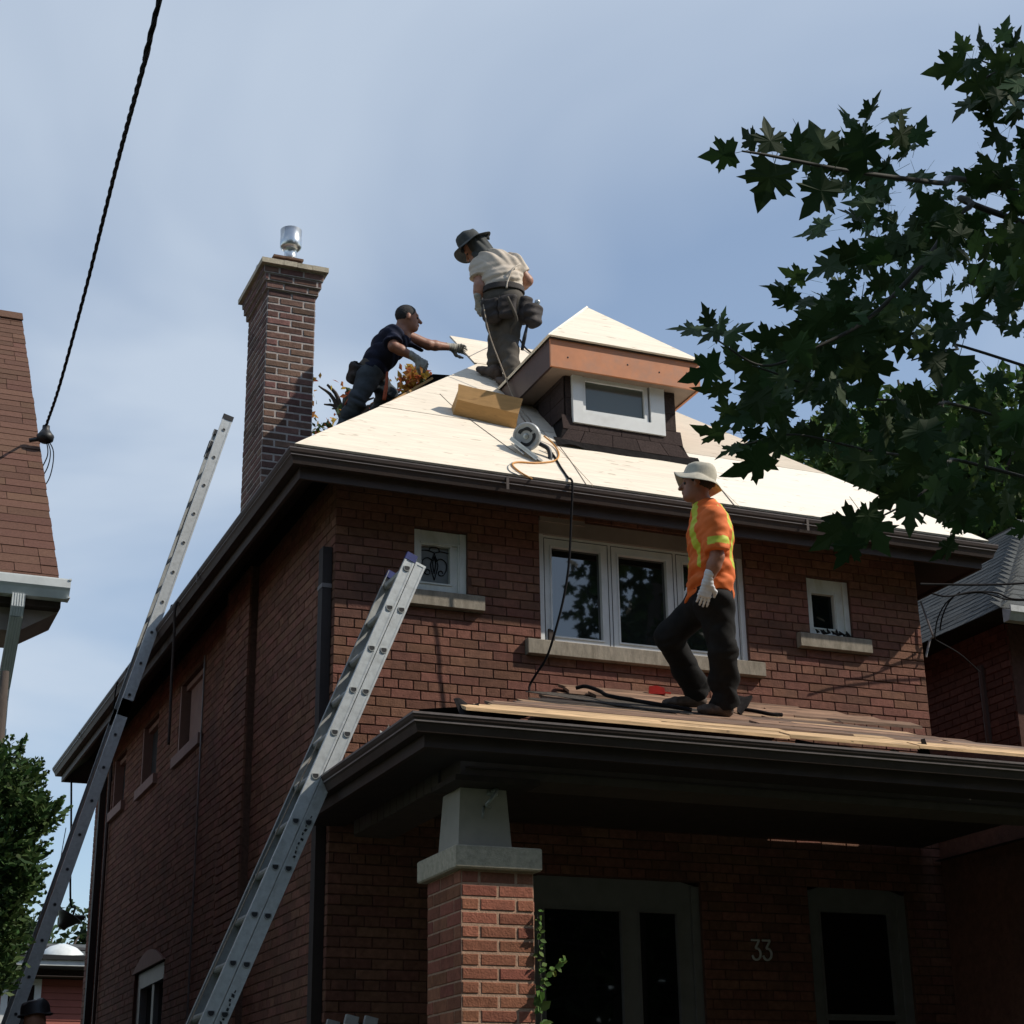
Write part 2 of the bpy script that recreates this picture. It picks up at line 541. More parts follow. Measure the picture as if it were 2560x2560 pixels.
def spline(pts, n=8):
    """Catmull-Rom through the points"""
    P = [np.array(q, float) for q in pts]
    P = [2 * P[0] - P[1]] + P + [2 * P[-1] - P[-2]]
    out = []
    for i in range(1, len(P) - 2):
        for t in np.linspace(0, 1, n, endpoint=False):
            a, b_, c, d = P[i - 1], P[i], P[i + 1], P[i + 2]
            out.append(0.5 * ((2 * b_) + (-a + c) * t + (2 * a - 5 * b_ + 4 * c - d) * t ** 2 + (-a + 3 * b_ - 3 * c + d) * t ** 3))
    out.append(P[-2])
    return out
# ------------------------------------------------------------------ ground
def structure(name, mb, m):
    o = mb.build(name, m)
    o['kind'] = 'structure'
    return o


g = MB()
N = 24
xs = np.linspace(-300, 300, N)
g.add([(-400, -400, -0.004), (400, -400, -0.004), (400, 400, -0.004), (-400, 400, -0.004)], [(0, 1, 2, 3)])
structure('ground', g, 'grass')
structure('road', MB().box(-120, -26, -0.2, 120, -18, 0.0), 'asphalt')
structure('sidewalk', MB().box(-120, -16.2, -0.2, 120, -14.7, 0.03), 'concrete')
drive = MB()
drive.add([(-1.72, -14.7, 0.034), (-0.62, -14.7, 0.034), (-0.62, 0.2, 0.75), (-1.72, 0.2, 0.75), (-0.62, 14, 0.95), (-1.72, 14, 0.95),
           (-1.72, -14.7, -.2), (-0.62, -14.7, -.2), (-0.62, 14, -.2), (-1.72, 14, -.2)],
          [(0, 1, 2, 3), (3, 2, 4, 5), (6, 7, 1, 0), (0, 3, 5, 9, 6), (7, 8, 4, 2, 1), (9, 5, 4, 8)])
structure('path', drive, 'concrete')

# ------------------------------------------------------------------ brick laying
def brick_geo(lx, hz, c, dep, seed):
    """front face at y = 0, body behind it; slightly uneven"""
    r = random.Random(seed)
    j = lambda a: r.uniform(-a, a)
    v = [(0, dep, 0), (lx, dep, 0), (lx, dep, hz), (0, dep, hz)]
    mid = [(0 + j(.0015), c, 0 + j(.0015)), (lx + j(.0015), c, j(.0015)), (lx + j(.0015), c, hz + j(.0015)), (j(.0015), c, hz + j(.0015))]
    fr = [(c + j(.001), j(.0012), c), (lx - c, j(.0012), c + j(.001)), (lx - c, j(.0012), hz - c), (c, j(.0012), hz - c + j(.001))]
    fs = [(8, 9, 10, 11)]
    for i in range(4):
        k = (i + 1) % 4
        fs += [(4 + i, 4 + k, 8 + k, 8 + i), (i, k, 4 + k, 4 + i)]
    return v + mid + fr, fs


class Wall:
    """lays bricks on a vertical face; origin + u (along) + z up, n outward"""

    def __init__(self, origin, u, n, joint, c, dep, m):
        self.o, self.u, self.n = np.array(origin, float), np.array(u, float), np.array(n, float)
        self.joint, self.c, self.dep, self.m = joint, c, dep, m
        self.cache = {}

    def xf(self, v):
        v = np.array(v)
        return v[:, :1] * self.u - v[:, 1:2] * self.n + v[:, 2:3] * np.array([0, 0, 1.0])

    def single(self, s, z, lx, hz, parent):
        key = (round(lx, 3), round(hz, 3), random.randrange(4))
        if key not in self.cache:
            v, f = brick_geo(lx - self.joint, hz - self.joint, self.c, self.dep, hash(key) % 9999)
            self.cache[key] = MB().add(self.xf(v), f).mesh('brick', self.m)
        o = bpy.data.objects.new('brick', self.cache[key])
        COL.objects.link(o)
        pos = self.o + self.u * (s + self.joint / 2) + np.array([0, 0, z + self.joint / 2]) + self.n * random.uniform(-.0015, .002)
        o.location = tuple(pos)
        o.parent = parent
        o.matrix_parent_inverse = wmat(parent).inverted()
        return o

    def merged(self, mb, s, z, lx, hz):
        v, f = brick_geo(lx - self.joint, hz - self.joint, self.c, self.dep, random.randrange(1 << 30))
        pos = self.o + self.u * (s + self.joint / 2) + np.array([0, 0, z + self.joint / 2]) + self.n * random.uniform(-.0015, .002)
        mb.add(self.xf(v) + pos, f)


def slab_with_holes(s0, s1, z0, z1, holes, place, depth, reveal):
    """flat wall face cut by rectangular holes, with reveals; place(s, z, d) -> world"""
    mb = MB()
    S = sorted({s0, s1, *[a for h in holes for a in h[:2]]})
    Z = sorted({z0, z1, *[a for h in holes for a in h[2:4]]})
    S = [q for q in S if s0 <= q <= s1]
    Z = [q for q in Z if z0 <= q <= z1]
    for i in range(len(S) - 1):
        for k in range(len(Z) - 1):
            cs, cz = (S[i] + S[i + 1]) / 2, (Z[k] + Z[k + 1]) / 2
            if any(h[0] < cs < h[1] and h[2] < cz < h[3] for h in holes):
                continue
            mb.add([place(S[i], Z[k], 0), place(S[i + 1], Z[k], 0), place(S[i + 1], Z[k + 1], 0), place(S[i], Z[k + 1], 0)], [(0, 1, 2, 3)])
    for a, b_, c, d in [h[:4] for h in holes]:
        q = [(a, c), (b_, c), (b_, d), (a, d)]
        for i in range(4):
            p1, p2 = q[i], q[(i + 1) % 4]
            mb.add([place(*p1, 0), place(*p2, 0), place(*p2, reveal), place(*p1, reveal)], [(0, 1, 2, 3)])
    return mb


def lay(wall, s0, s1, z0, z1, H_, L_, zref, sref, holes, header=6, pick=None, parent=None, mb=None):
    """running bond; every `header`-th course headers. pick(s, z) -> individual brick?"""
    c0, c1 = math.floor((z0 - zref) / H_ + 1e-6), math.ceil((z1 - zref) / H_ - 1e-6)
    cnt = 0
    for c in range(c0, c1):
        z = zref + c * H_
        isH = header and (c + 1) % header == 0
        step = L_ / 2 if isH else L_
        off = 0.25 * L_ if isH else (0.5 * L_ if c % 2 == 0 else 0.0)
        n0 = math.floor((s0 - sref + off) / step) - 1
        s = sref - off + n0 * step
        while s < s1 - 1e-6:
            a, b_ = max(s, s0), min(s + step, s1)
            s += step
            if b_ - a < 0.03:
                continue
            pieces = [(a, b_)]
            for h in holes:
                if z + H_ * 0.5 > h[2] and z + H_ * 0.5 < h[3]:
                    nxt = []
                    for (p, q) in pieces:
                        if q <= h[0] or p >= h[1]:
                            nxt.append((p, q))
                        else:
                            if p < h[0] - .03:
                                nxt.append((p, h[0]))
                            if q > h[1] + .03:
                                nxt.append((h[1], q))
                    pieces = nxt
            for (p, q) in pieces:
                if pick and pick((p + q) / 2, z):
                    wall.single(p, z, q - p, H_, parent)
                    cnt += 1
                else:
                    wall.merged(mb, p, z, q - p, H_)
    return cnt


house = thing('brick_house', 'two-storey dark red brick house being re-roofed, with pale plywood roof', 'house', (W / 2, D / 2, 0.0))

# --- front wall
F_HOLES = [(0.585, 0.985, 5.455, 5.93), (1.552, 3.262, 5.18, 6.13), (3.818, 4.202, 5.455, 5.93),     # upper floor
           (1.38, 2.74, 2.0, 3.52), (3.62, 4.47, 0.9, 3.55)]                                          # window and door under the porch
RB = 0.008
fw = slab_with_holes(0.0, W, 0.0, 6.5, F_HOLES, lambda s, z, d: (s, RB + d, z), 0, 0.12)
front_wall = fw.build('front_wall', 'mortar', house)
wallF = Wall((0, 0, 0), (1, 0, 0), (0, -1, 0), 0.0075, 0.0028, 0.02, 'brick')
fb = MB()
sill_holes = [(0.455, 1.096, 5.335, 5.455), (1.426, 3.361, 5.062, 5.18), (3.69, 4.331, 5.335, 5.455), (1.3, 2.82, 1.88, 2.0)]
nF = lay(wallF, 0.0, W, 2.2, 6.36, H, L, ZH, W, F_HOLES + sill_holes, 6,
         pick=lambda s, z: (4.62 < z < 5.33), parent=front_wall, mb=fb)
fb.build('brick_courses', 'brick', front_wall, kind='stuff')

# --- left wall, with the chimney breast standing a little proud of it
S_HOLES = [(4.10, 5.10, 5.30, 5.98), (6.10, 6.92, 5.34, 5.98), (7.85, 8.56, 5.40, 5.98), (5.15, 6.55, 2.1, 3.45)]
sw = slab_with_holes(0.0, D, 0.0, 6.5, S_HOLES, lambda s, z, d: (.005 + d, s, z), 0, 0.12)
side_wall = sw.build('side_wall', 'mortar', house)
wallS = Wall((0, 0, 0), (0, 1, 0), (-1, 0, 0), 0.008, 0.0028, 0.02, 'brick')
sb = MB()
lay(wallS, 0.0, D, 1.6, 6.4, H, L, ZH, 0.0, S_HOLES + [(2.16, 2.95, 0, 7), (4.0, 5.2, 5.2, 5.30), (6.0, 7.0, 5.24, 5.34), (7.75, 8.66, 5.30, 5.40)], 6, mb=sb)
wallB = Wall((-0.07, 2.16, 0), (0, 1, 0), (-1, 0, 0), 0.008, 0.0028, 0.02, 'brick')
lay(wallB, 0.0, 0.79, 1.6, 6.3, H, L, ZH, 0.0, [], 6, mb=sb)
sb.build('brick_courses', 'brick', side_wall, kind='stuff')
MB().box(-0.058, 2.165, 0.0, 0.012, 2.945, 6.3).build('chimney_breast', 'mortar', house)
MB().box(W - 0.02, 0.03, 0.0, W, D, 6.5).build('side_wall', 'brick', house)
MB().box(0.03, D - 0.02, 0.0, W - 0.03, D, 6.5).build('rear_wall', 'brick', house)
rc = MB()
wallR = Wall((W, 0, 0), (0, 1, 0), (1, 0, 0), 0.008, 0.0028, 0.015, 'brick')


def window_unit(name, x0, x1, z0, z1, y, glazing, frame_m, glass_m, jw=0.05, arch=0.0, label=None, parent=house, depth=0.1):
    """frame with casements; glazing: list of (gx0, gx1, gz0, gz1)"""
    w = MB()
    n = 10 if arch else 1
    top = []
    for i in range(n + 1):
        t = i / n
        top.append((x0 + (x1 - x0) * t, z1 + arch * math.sin(math.pi * t)))
    S = sorted({x0, x1, *[a for g_ in glazing for a in g_[:2]]})
    ztop = max(g_[3] for g_ in glazing)
    # flat body with holes for the glass
    Z = sorted({z0, z1, *[a for g_ in glazing for a in g_[2:4]]})
    for i in range(len(S) - 1):
        for k in range(len(Z) - 1):
            cs, cz = (S[i] + S[i + 1]) / 2, (Z[k] + Z[k + 1]) / 2
            if any(h[0] < cs < h[1] and h[2] < cz < h[3] for h in glazing):
                continue
            w.box(S[i], y, Z[k], S[i + 1], y + depth, Z[k + 1])
    if arch:
        w.prism([(p[0], y, p[1]) for p in top], (0, depth, 0))
    # raised casing round the outside
    w.box(x0, y - 0.018, z0, x0 + jw, y - 0.001, z1)
    w.box(x1 - jw, y - 0.018, z0, x1, y - 0.001, z1)
    fr = w.build(name, frame_m, parent, label=label)
    for g_ in glazing:
        s = MB()
        b_ = 0.012
        for (a, c_, d_, e_) in ((g_[0] - b_, g_[1] + b_, g_[2] - b_, g_[2]), (g_[0] - b_, g_[1] + b_, g_[3], g_[3] + b_),
                               (g_[0] - b_, g_[0], g_[2], g_[3]), (g_[1], g_[1] + b_, g_[2], g_[3])):
            s.box(a, y - 0.008, d_, c_, y - 0.0015, e_)
        s.build('glazing_bead', frame_m, fr)
        MB().box(g_[0] + .001, y + 0.03, g_[2] + .001, g_[1] - .001, y + 0.036, g_[3] - .001).build('pane', glass_m, fr)
    return fr


def sill(x0, x1, z0, z1, y0=-0.062, m='stone', parent=house):
    s = MB()
    s.prism([(x0, y0 + .004, z0 + .004), (x0, y0 + .004, z1 - .008), (x0, y0 + .015, z1 - .002), (x0, 0.10, z1 + .006), (x0, 0.10, z0), (x0, y0 + .012, z0)][::-1], (x1 - x0, 0, 0))
    return s.build('window_sill', m, parent)


# upper floor windows
lw = window_unit('leaded_window', 0.579, 0.991, 5.456, 5.925, 0.045, [(0.648, 0.868, 5.54, 5.82)], 'old_white', 'glass_milky', 0.055, 0.045, 'small white window with leaded glass')
MB().box(0.640, 0.028, 5.83, 0.935, 0.044, 5.842).box(0.925, 0.030, 5.47, 0.935, 0.044, 5.83).build('sash_edge', 'old_white', lw)
# leading of the small window: vine scrolls round a spindle
ld = MB()
cxw, y_l = 0.758, 0.070


def came(pts, r=0.0035):
    ld.tube(spline([(p[0], y_l, p[1]) for p in pts], 6), r, 6)


came([(cxw, 5.775), (cxw - .024, 5.70), (cxw - .026, 5.665), (cxw, 5.57)])
came([(cxw, 5.775), (cxw + .024, 5.70), (cxw + .026, 5.665), (cxw, 5.57)])
came([(cxw, 5.75), (cxw - .011, 5.69), (cxw, 5.62)])
came([(cxw, 5.75), (cxw + .011, 5.69), (cxw, 5.62)])
for sg in (-1, 1):
    came([(cxw + sg * .012, 5.715), (cxw + sg * .05, 5.735), (cxw + sg * .088, 5.71), (cxw + sg * .092, 5.66), (cxw + sg * .07, 5.615), (cxw + sg * .04, 5.61), (cxw + sg * .033, 5.635), (cxw + sg * .055, 5.645), (cxw + sg * .066, 5.625)])
    came([(cxw, 5.775), (cxw + sg * .03, 5.785), (cxw + sg * .06, 5.79), (cxw + sg * .11, 5.783)])
came([(cxw - .04, 5.79), (cxw - .03, 5.812), (cxw + .0, 5.818), (cxw + .03, 5.812), (cxw + .04, 5.79)])
ld.build('leading', 'cable', lw, True)
sill(0.455, 1.096, 5.337, 5.453)

bz0, bz1 = 5.243, 5.925
cw = (3.226 - 1.590) / 3
gl = [(1.590 + i * cw + 0.072, 1.590 + (i + 1) * cw - 0.072, bz0, bz1) for i in range(3)]
bw = window_unit('triple_window', 1.546, 3.268, 5.181, 6.01, 0.045, gl, 'white_frame', 'glass', 0.045, 0.0, 'white three-casement window')
hp = MB().box(1.546, 0.020, 6.011, 3.268, 0.12, 6.22)
hp.build('header_panel', 'header_panel', bw)
MB().box(1.560, 0.005, 6.105, 1.925, 0.0195, 6.155).build('loose_header_trim', 'header_panel', bw)
gaps = MB()
for i in range(3):
    a, b_ = 1.590 + i * cw + .012, 1.590 + (i + 1) * cw - .012
    gaps.box(a, 0.0415, 5.985, b_, 0.0445, 5.989)
    gaps.box(a, 0.0415, 5.2, a + .004, 0.0445, 5.985)
    gaps.box(b_ - .004, 0.0415, 5.2, b_, 0.0445, 5.985)
gaps.build('casement_gap', 'black_plastic', bw)
MB().prism([(1.622, 0.02, 5.19), (1.668, 0.02, 5.19), (1.655, 0.02, 5.275), (1.622, 0.02, 5.285)], (0, 0.022, 0)).build('crank_cover', 'dark_wood', bw)
blind = MB().box(1.668, 0.078, 5.24, 2.06, 0.082, 5.80)
sill(1.426, 3.361, 5.064, 5.178)

rw = window_unit('small_window', 3.811, 4.208, 5.456, 5.925, 0.045, [(3.873, 4.075, 5.53, 5.81)], 'old_white', 'glass_dark', 0.05, 0.045, 'small white window at the right end of the upper wall')
MB().box(4.085, 0.030, 5.47, 4.095, 0.044, 5.83).build('sash_edge', 'old_white', rw)
sill(3.69, 4.331, 5.337, 5.453)

# ground floor window and door in the porch's shade
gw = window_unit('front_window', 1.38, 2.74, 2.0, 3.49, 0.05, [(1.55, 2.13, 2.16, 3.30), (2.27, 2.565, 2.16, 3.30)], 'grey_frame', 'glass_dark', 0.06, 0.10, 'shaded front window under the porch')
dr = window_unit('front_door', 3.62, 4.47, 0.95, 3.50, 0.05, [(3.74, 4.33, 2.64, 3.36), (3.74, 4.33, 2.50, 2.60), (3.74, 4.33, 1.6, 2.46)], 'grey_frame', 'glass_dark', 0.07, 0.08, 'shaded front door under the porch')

# left wall windows: boarded, set in deep reveals
for (a, b_, c_, d_) in S_HOLES[:3]:
    w_ = MB().box(0.10, a, c_, 0.125, b_, d_).build('side_window', 'interior', house)
    MB().box(0.005, b_ - 0.05, c_, 0.10, b_ - 0.001, d_).box(0.05, a + .001, c_, 0.10, a + 0.05, d_).box(0.05, a + .05, d_ - .05, 0.10, b_ - .05, d_).build('frame', 'pink_board', w_)
    MB().box(-0.04, a - 0.08, c_ - 0.10, 0.10, b_ + 0.08, c_ - 0.002).build('window_sill', 'pink_board', w_)
MB().box(0.085, 4.15, 5.31, 0.099, 4.98, 5.93).build('board', 'pink_board', house)
w_ = MB().box(0.10, 5.15, 2.1, 0.125, 6.55, 3.45).build('side_window', 'glass_dark', house)
MB().box(0.03, 6.38, 2.1, 0.099, 6.549, 3.30).box(0.03, 5.151, 2.1, 0.099, 5.26, 3.30).box(0.03, 5.151, 3.30, 0.099, 6.549, 3.45).box(.05, 5.80, 2.1, .099, 5.90, 3.30).build('frame', 'grey_frame', w_)
MB().prism([(-0.02, 5.10 + 1.5 * i / 12, 3.45 + 0.16 * math.sin(math.pi * i / 12)) for i in range(13)], (0.12, 0, 0)).build('arch_panel', 'pink_board', w_)

# --- eaves: fascia, sloping soffit, gutter
def ring(off, z):
    return [(-off, -off, z), (W + off, -off, z), (W + off, D + off, z), (-off, D + off, z)]


def band(mb, rings, closed=True):
    n = 4
    for a, b_ in zip(rings[:-1], rings[1:]):
        for i in range(n):
            j = (i + 1) % n
            mb.add([a[i], a[j], b_[j], b_[i]], [(0, 1, 2, 3)])
    return mb


FZ = 6.03
band(MB(), [ring(0.37, ZE + 0.03), ring(0.37, FZ), ring(0.345, FZ), ring(0.345, FZ + .03)]).build('fascia', 'eave_brown', house)
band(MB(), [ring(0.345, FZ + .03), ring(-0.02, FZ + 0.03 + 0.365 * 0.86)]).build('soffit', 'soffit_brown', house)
band(MB(), [ring(0.374, ZE - 0.004), ring(0.374, ZE - 0.10), ring(0.435, ZE - 0.105), ring(0.448, ZE - 0.065), ring(0.468, ZE - 0.03), ring(0.473, ZE - 0.008)]).build('gutter', 'eave_brown', house)
band(MB(), [ring(0.4735, ZE - 0.010), ring(0.4745, ZE), ring(0.462, ZE + .001), ring(0.460, ZE - 0.05)]).build('gutter_lip', 'gutter_edge', house)

for gx in (1.1, 3.55):
    MB().box(gx, -0.4765, ZE - .10, gx + .02, -0.4752, ZE - .004).build('gutter_seam', 'eave_brown', house)
for gy_ in (2.3, 5.4, 8.2):
    MB().box(-0.4765, gy_, ZE - .10, -0.4745, gy_ + .035, ZE - .004).build('gutter_seam', 'eave_brown', house)

# --- roof: front slope of plywood sheets, other slopes plain
roof = MB()
zo = -0.022
A_ = (-0.40, -0.40, ZE + KR * 0.073 + zo); B_ = (W + .40, -0.40, ZE + KR * .073 + zo); C_ = (W + .40, D + .40, ZE + KR * .073 + zo); D_ = (-.40, D + .40, ZE + KR * .073 + zo)
R1 = (APX[0], APX[1], APX[2] + zo); R2 = (APX[0], D - W / 2, APX[2] + zo)
roof.add([A_, B_, C_, D_, R1, R2], [(0, 1, 4), (1, 2, 5, 4), (2, 3, 5), (3, 0, 4, 5), (0, 3, 2, 1)])
roof_o = roof.build('roof', 'black_felt', house)


def rz(y):
    return ZE + KR * (y + EO)


def hipx(y):
    return y                    # left hip x at this y; the right one is W - y


def sheet(poly, m, name='plywood_sheet', th=0.017, parent=roof_o, lift=0.0):
    nrm = np.array([0, -KR, 1.0]) / math.hypot(KR, 1)
    top = [np.array([x, y, rz(y)]) + nrm * lift for x, y in poly]
    MB().prism([q - nrm * th for q in top], nrm * th).build(name, m, parent)


def row(y0, y1, cuts, mats_):
    """cuts: x of the butt joints, left to right; ends follow the hips"""
    xs_ = [None] + list(cuts) + [None]
    g_ = 0.0035
    for i in range(len(xs_) - 1):
        a, b_ = xs_[i], xs_[i + 1]
        poly = []
        la0, la1 = (hipx(y0), hipx(y1)) if a is None else (a + g_, a + g_)
        rb0, rb1 = (W - y0, W - y1) if b_ is None else (b_ - g_, b_ - g_)
        la0, la1 = max(la0, hipx(y0)), max(la1, hipx(y1)) if a is None else la1
        poly = [(la0, y0 + g_), (rb0, y0 + g_), (rb1, y1 - g_), (la1, y1 - g_)]
        sheet(poly, mats_[i], lift=random.uniform(0, .002))


row(-0.425, 0.453, [1.795, 3.005], ['ply_cream', 'ply_cream', 'ply_white'])
row(0.453, 1.363, [2.0], ['ply_cream', 'ply_beige'])
sheet([(1.3665, 1.3665), (3.1, 1.3665), (3.1, 1.7665), (1.77, 1.7665)], 'ply_cream')
sheet([(3.1035, 1.3665), (W - 1.3665, 1.3665), (W - 1.7665, 1.7665), (3.1035 - .03, 1.7665)], 'ply_beige')
sheet([(1.742, 1.770), (2.60, 1.770), (2.60, 2.385), (1.742, 2.385)], 'ply_cream', lift=.003)
sheet([(2.6035, 1.770), (W - 1.77, 1.770), (2.61, 2.24)], 'ply_beige')
# right slope strip of sheathing seen past the front hip
MB().add([(W - .45, -.38, rz(-.45) + .004), (W + .42, -.38, rz(-.40) + .0), (W - 1.6, 2.0, rz(1.6) + .004)], [(0, 1, 2)]).build('sheathing', 'ply_beige', roof_o)

# --- dormer
DY = 0.32
dx0, dx1 = 1.935, 2.905
dorm = MB()
zb = rz(DY) - 0.05
dz1 = 7.50
flare = 0.085


def dwall():
    mb = MB()
    # front and side cheeks, flared at the foot
    zf = rz(DY) + 0.22
    f0 = [(dx0 - flare, DY - .07, zb), (dx1 + flare, DY - .07, zb), (dx1, DY, zf), (dx0, DY, zf), (dx1, DY, dz1), (dx0, DY, dz1)]
    mb.add(f0, [(0, 1, 2, 3), (3, 2, 4, 5)])
    yb = (dz1 - ZE) / KR - EO + .1
    for x, s in ((dx0, -1), (dx1, 1)):
        y1 = (zf - ZE) / KR - EO + .05
        mb.add([(x + s * flare, DY - .07, zb), (x, DY, zf), (x, y1 + .2, zf), (x + s * flare, y1, zb)], [(0, 1, 2, 3)])
        mb.add([(x, DY, zf), (x, DY, dz1), (x, yb, dz1), (x, DY + .1, zf)], [(0, 1, 2, 3)])
    return mb


dormer = dwall().build('dormer', 'black_felt', house, label='hipped roof dormer with copper coloured fascia')
# asphalt strip cladding, tab by tab
WX0, WX1, WZ0, WZ1 = 1.985, 2.790, 7.075, 7.560


def tab(p, m='dark_shingle', name='shingle'):
    p = [np.array(q, float) for q in p]
    n = np.cross(p[1] - p[0], p[3] - p[0])
    n /= np.linalg.norm(n)
    MB().prism([q + n * .002 for q in p], n * 0.006).build(name, m, dormer)


zf = rz(DY) + 0.22
# foot course on the flare
xs_ = [dx0 - flare, 2.02, 2.30, 2.545, 2.79, dx1 + flare]
for i in range(len(xs_) - 1):
    a, b_ = xs_[i] + .003, xs_[i + 1] - .003
    t = lambda x: dx0 + (x - (dx0 - flare)) * (dx1 - dx0) / (dx1 - dx0 + 2 * flare)
    tab([(a, DY - .0705, zb + .02), (b_, DY - .0705, zb + .02), (t(b_), DY - .036, zb + .135), (t(a), DY - .036, zb + .135)])
xs_ = [dx0 - .04, 2.12, 2.40, 2.65, dx1 + .04]
for i in range(len(xs_) - 1):
    a, b_ = xs_[i] + .003, xs_[i + 1] - .003
    tab([(a, DY - .032, zb + .14), (b_, DY - .032, zb + .14), (b_, DY - .002, zf + .0), (a, DY - .002, zf + .0)])
z = zf
k_ = 0
while z < dz1 - .02:
    z2 = min(z + 0.15, dz1)
    for (a, b_) in ((dx0, WX0), (WX1, dx1)):
        tab([(a + .002, DY - .004, z + .003), (b_ - .002, DY - .004, z + .003), (b_ - .002, DY - .001, z2), (a + .002, DY - .001, z2)])
    if z2 <= WZ0 + .08:
        for (a, b_) in ((WX0, 2.25), (2.25, 2.54), (2.54, WX1)):
            tab([(a + .002, DY - .004, z + .003), (b_ - .002, DY - .004, z + .003), (b_ - .002, DY - .001, z2), (a + .002, DY - .001, z2)])
    z = z2
    k_ += 1
# left cheek strips
z = zf
while z < dz1 - .02:
    z2 = min(z + .15, dz1)
    y_end = (z - ZE) / KR - EO + .05
    ys_ = [DY, DY + .22 + .1 * random.random(), DY + .5, y_end]
    for a, b_ in zip(ys_[:-1], ys_[1:]):
        if b_ - a > .03:
            tab([(dx0 - .004, b_ - .003, z + .003), (dx0 - .004, a + .003, z + .003), (dx0 - .001, a + .003, z2), (dx0 - .001, b_ - .003, z2)])
    z = z2

dwn = MB()
GX0, GX1, GZ0, GZ1 = 2.100, 2.615, 7.200, 7.452
for (a, b_, c_, d_) in ((WX0, GX0 - .03, WZ0, WZ1), (GX1 + .05, WX1, WZ0, WZ1), (GX0 - .03, GX1 + .05, WZ0, GZ0 - .03), (GX0 - .03, GX1 + .05, GZ1 + .035, WZ1)):
    dwn.box(a, DY - .045, c_, b_, DY + .03, d_)
dwin = dwn.build('dormer_window', 'white_frame', dormer)
MB().box(GX0 - .029, DY - .03, GZ0 - .029, GX0, DY + .02, GZ1 + .034).box(GX1, DY - .03, GZ0 - .029, GX1 + .035, DY + .02, GZ1 + .034).box(GX0, DY - .03, GZ0 - .029, GX1, DY + .02, GZ0).box(GX0, DY - .03, GZ1, GX1, DY + .02, GZ1 + .034).build('dormer_sash', 'white_frame', dormer)
MB().box(GX0, DY - .008, GZ0, GX1, DY - .003, GZ1).build('dormer_pane', 'glass_dormer', dormer)

FX0, FX1, FY, FZ0, FZ1 = 1.752, 3.066, 0.165, 7.468, 7.708
MB().box(FX0, FY, FZ0, FX1, FY + .02, FZ1).build('front_fascia', 'copper_fascia', dormer)
rv = MB()
for x in (1.90, 2.42, 2.70, 2.95):
    rv.lathe((x, FY, 7.585 + .02 * math.sin(x * 9)), (0, -1, 0), [(0, .008), (.003, .006), (.005, .002)], 8)
rv.build('rivet', 'brown_fascia', dormer)
yb0, yb1 = (FZ0 - ZE) / KR - EO, (FZ1 - ZE) / KR - EO
for x0_, x1_, m in ((FX0 + .0005, FX0 + .02, 'brown_fascia'), (FX1 - .02, FX1 - .0005, 'copper_fascia')):
    MB().prism([(x0_, FY + .0205, FZ0), (x0_, yb0, FZ0), (x0_, yb1, FZ1), (x0_, FY + .0205, FZ1)], (x1_ - x0_, 0, 0)).build('side_fascia', m, dormer)
MB().box(FX0 + .021, FY + .021, FZ0 + .012, FX1 - .021, DY + .02, FZ0 + .02).box(FX0 + .021, DY + .02, FZ0 + .012, dx0 + .02, yb0 + .1, FZ0 + .02).box(dx1 - .02, DY + .02, FZ0 + .012, FX1 - .021, yb0 + .1, FZ0 + .02).build('dormer_soffit', 'dormer_soffit', dormer)
EX0, EX1, EY = FX0 - .03, FX1 + .02, FY - .035
ez = FZ1 + .012
ap = np.array([(EX0 + EX1) / 2, EY + .69, ez + .69])
rb = np.array([ap[0], (ap[2] - ZE) / KR - EO, ap[2]])
lb = np.array([EX0, (ez - ZE) / KR - EO, ez]); rbb = np.array([EX1, lb[1], ez])


def slab(poly, th, name, m, parent):
    p = [np.array(q, float) for q in poly]
    n = np.cross(p[1] - p[0], p[2] - p[0])
    n /= np.linalg.norm(n)
    return MB().prism([q - n * th for q in p], n * th).build(name, m, parent)


slab([(EX0 + .01, EY, ez), (EX1 - .01, EY, ez), ap], .015, 'plywood_sheet', 'ply_cream', dormer)
slab([(EX0, EY + .004, ez + .003), ap + [-.012, .0, .016], rb + [-.012, 0, .016], lb], .018, 'plywood_sheet', 'ply_white', dormer)
slab([(EX1, EY + .004, ez), rbb, rb, ap + [.002, 0, .0]], .015, 'plywood_sheet', 'ply_beige', dormer)
MB().box(FX0 - .012, FY - .012, FZ1 - .004, FX1 + .012, FY + .0, FZ1 + .006).build('drip_edge', 'dark_wood', dormer)
# curled flashing along the foot of the dormer
fl = MB()
prof = []
for i in range(25):
    t = i / 24
    x = dx0 - flare - .05 + (dx1 - dx0 + 2 * flare + .12) * t
    lift = .035 * math.exp(-((t - .10) / .09) ** 2) + .004 * math.sin(t * 23) + .006
    y0_ = DY - .115 - .035 * math.exp(-((t - .10) / .12) ** 2) + .008 * math.sin(t * 11)
    prof.append([(x, DY - .06, rz(DY - .06) + .05), (x, y0_, rz(y0_) + lift), (x, y0_, rz(y0_) + lift - .004), (x, DY - .06, rz(DY - .06) + .045)])
fl.sweep(prof, None)
fl.build('foot_flashing', 'black_felt', dormer)

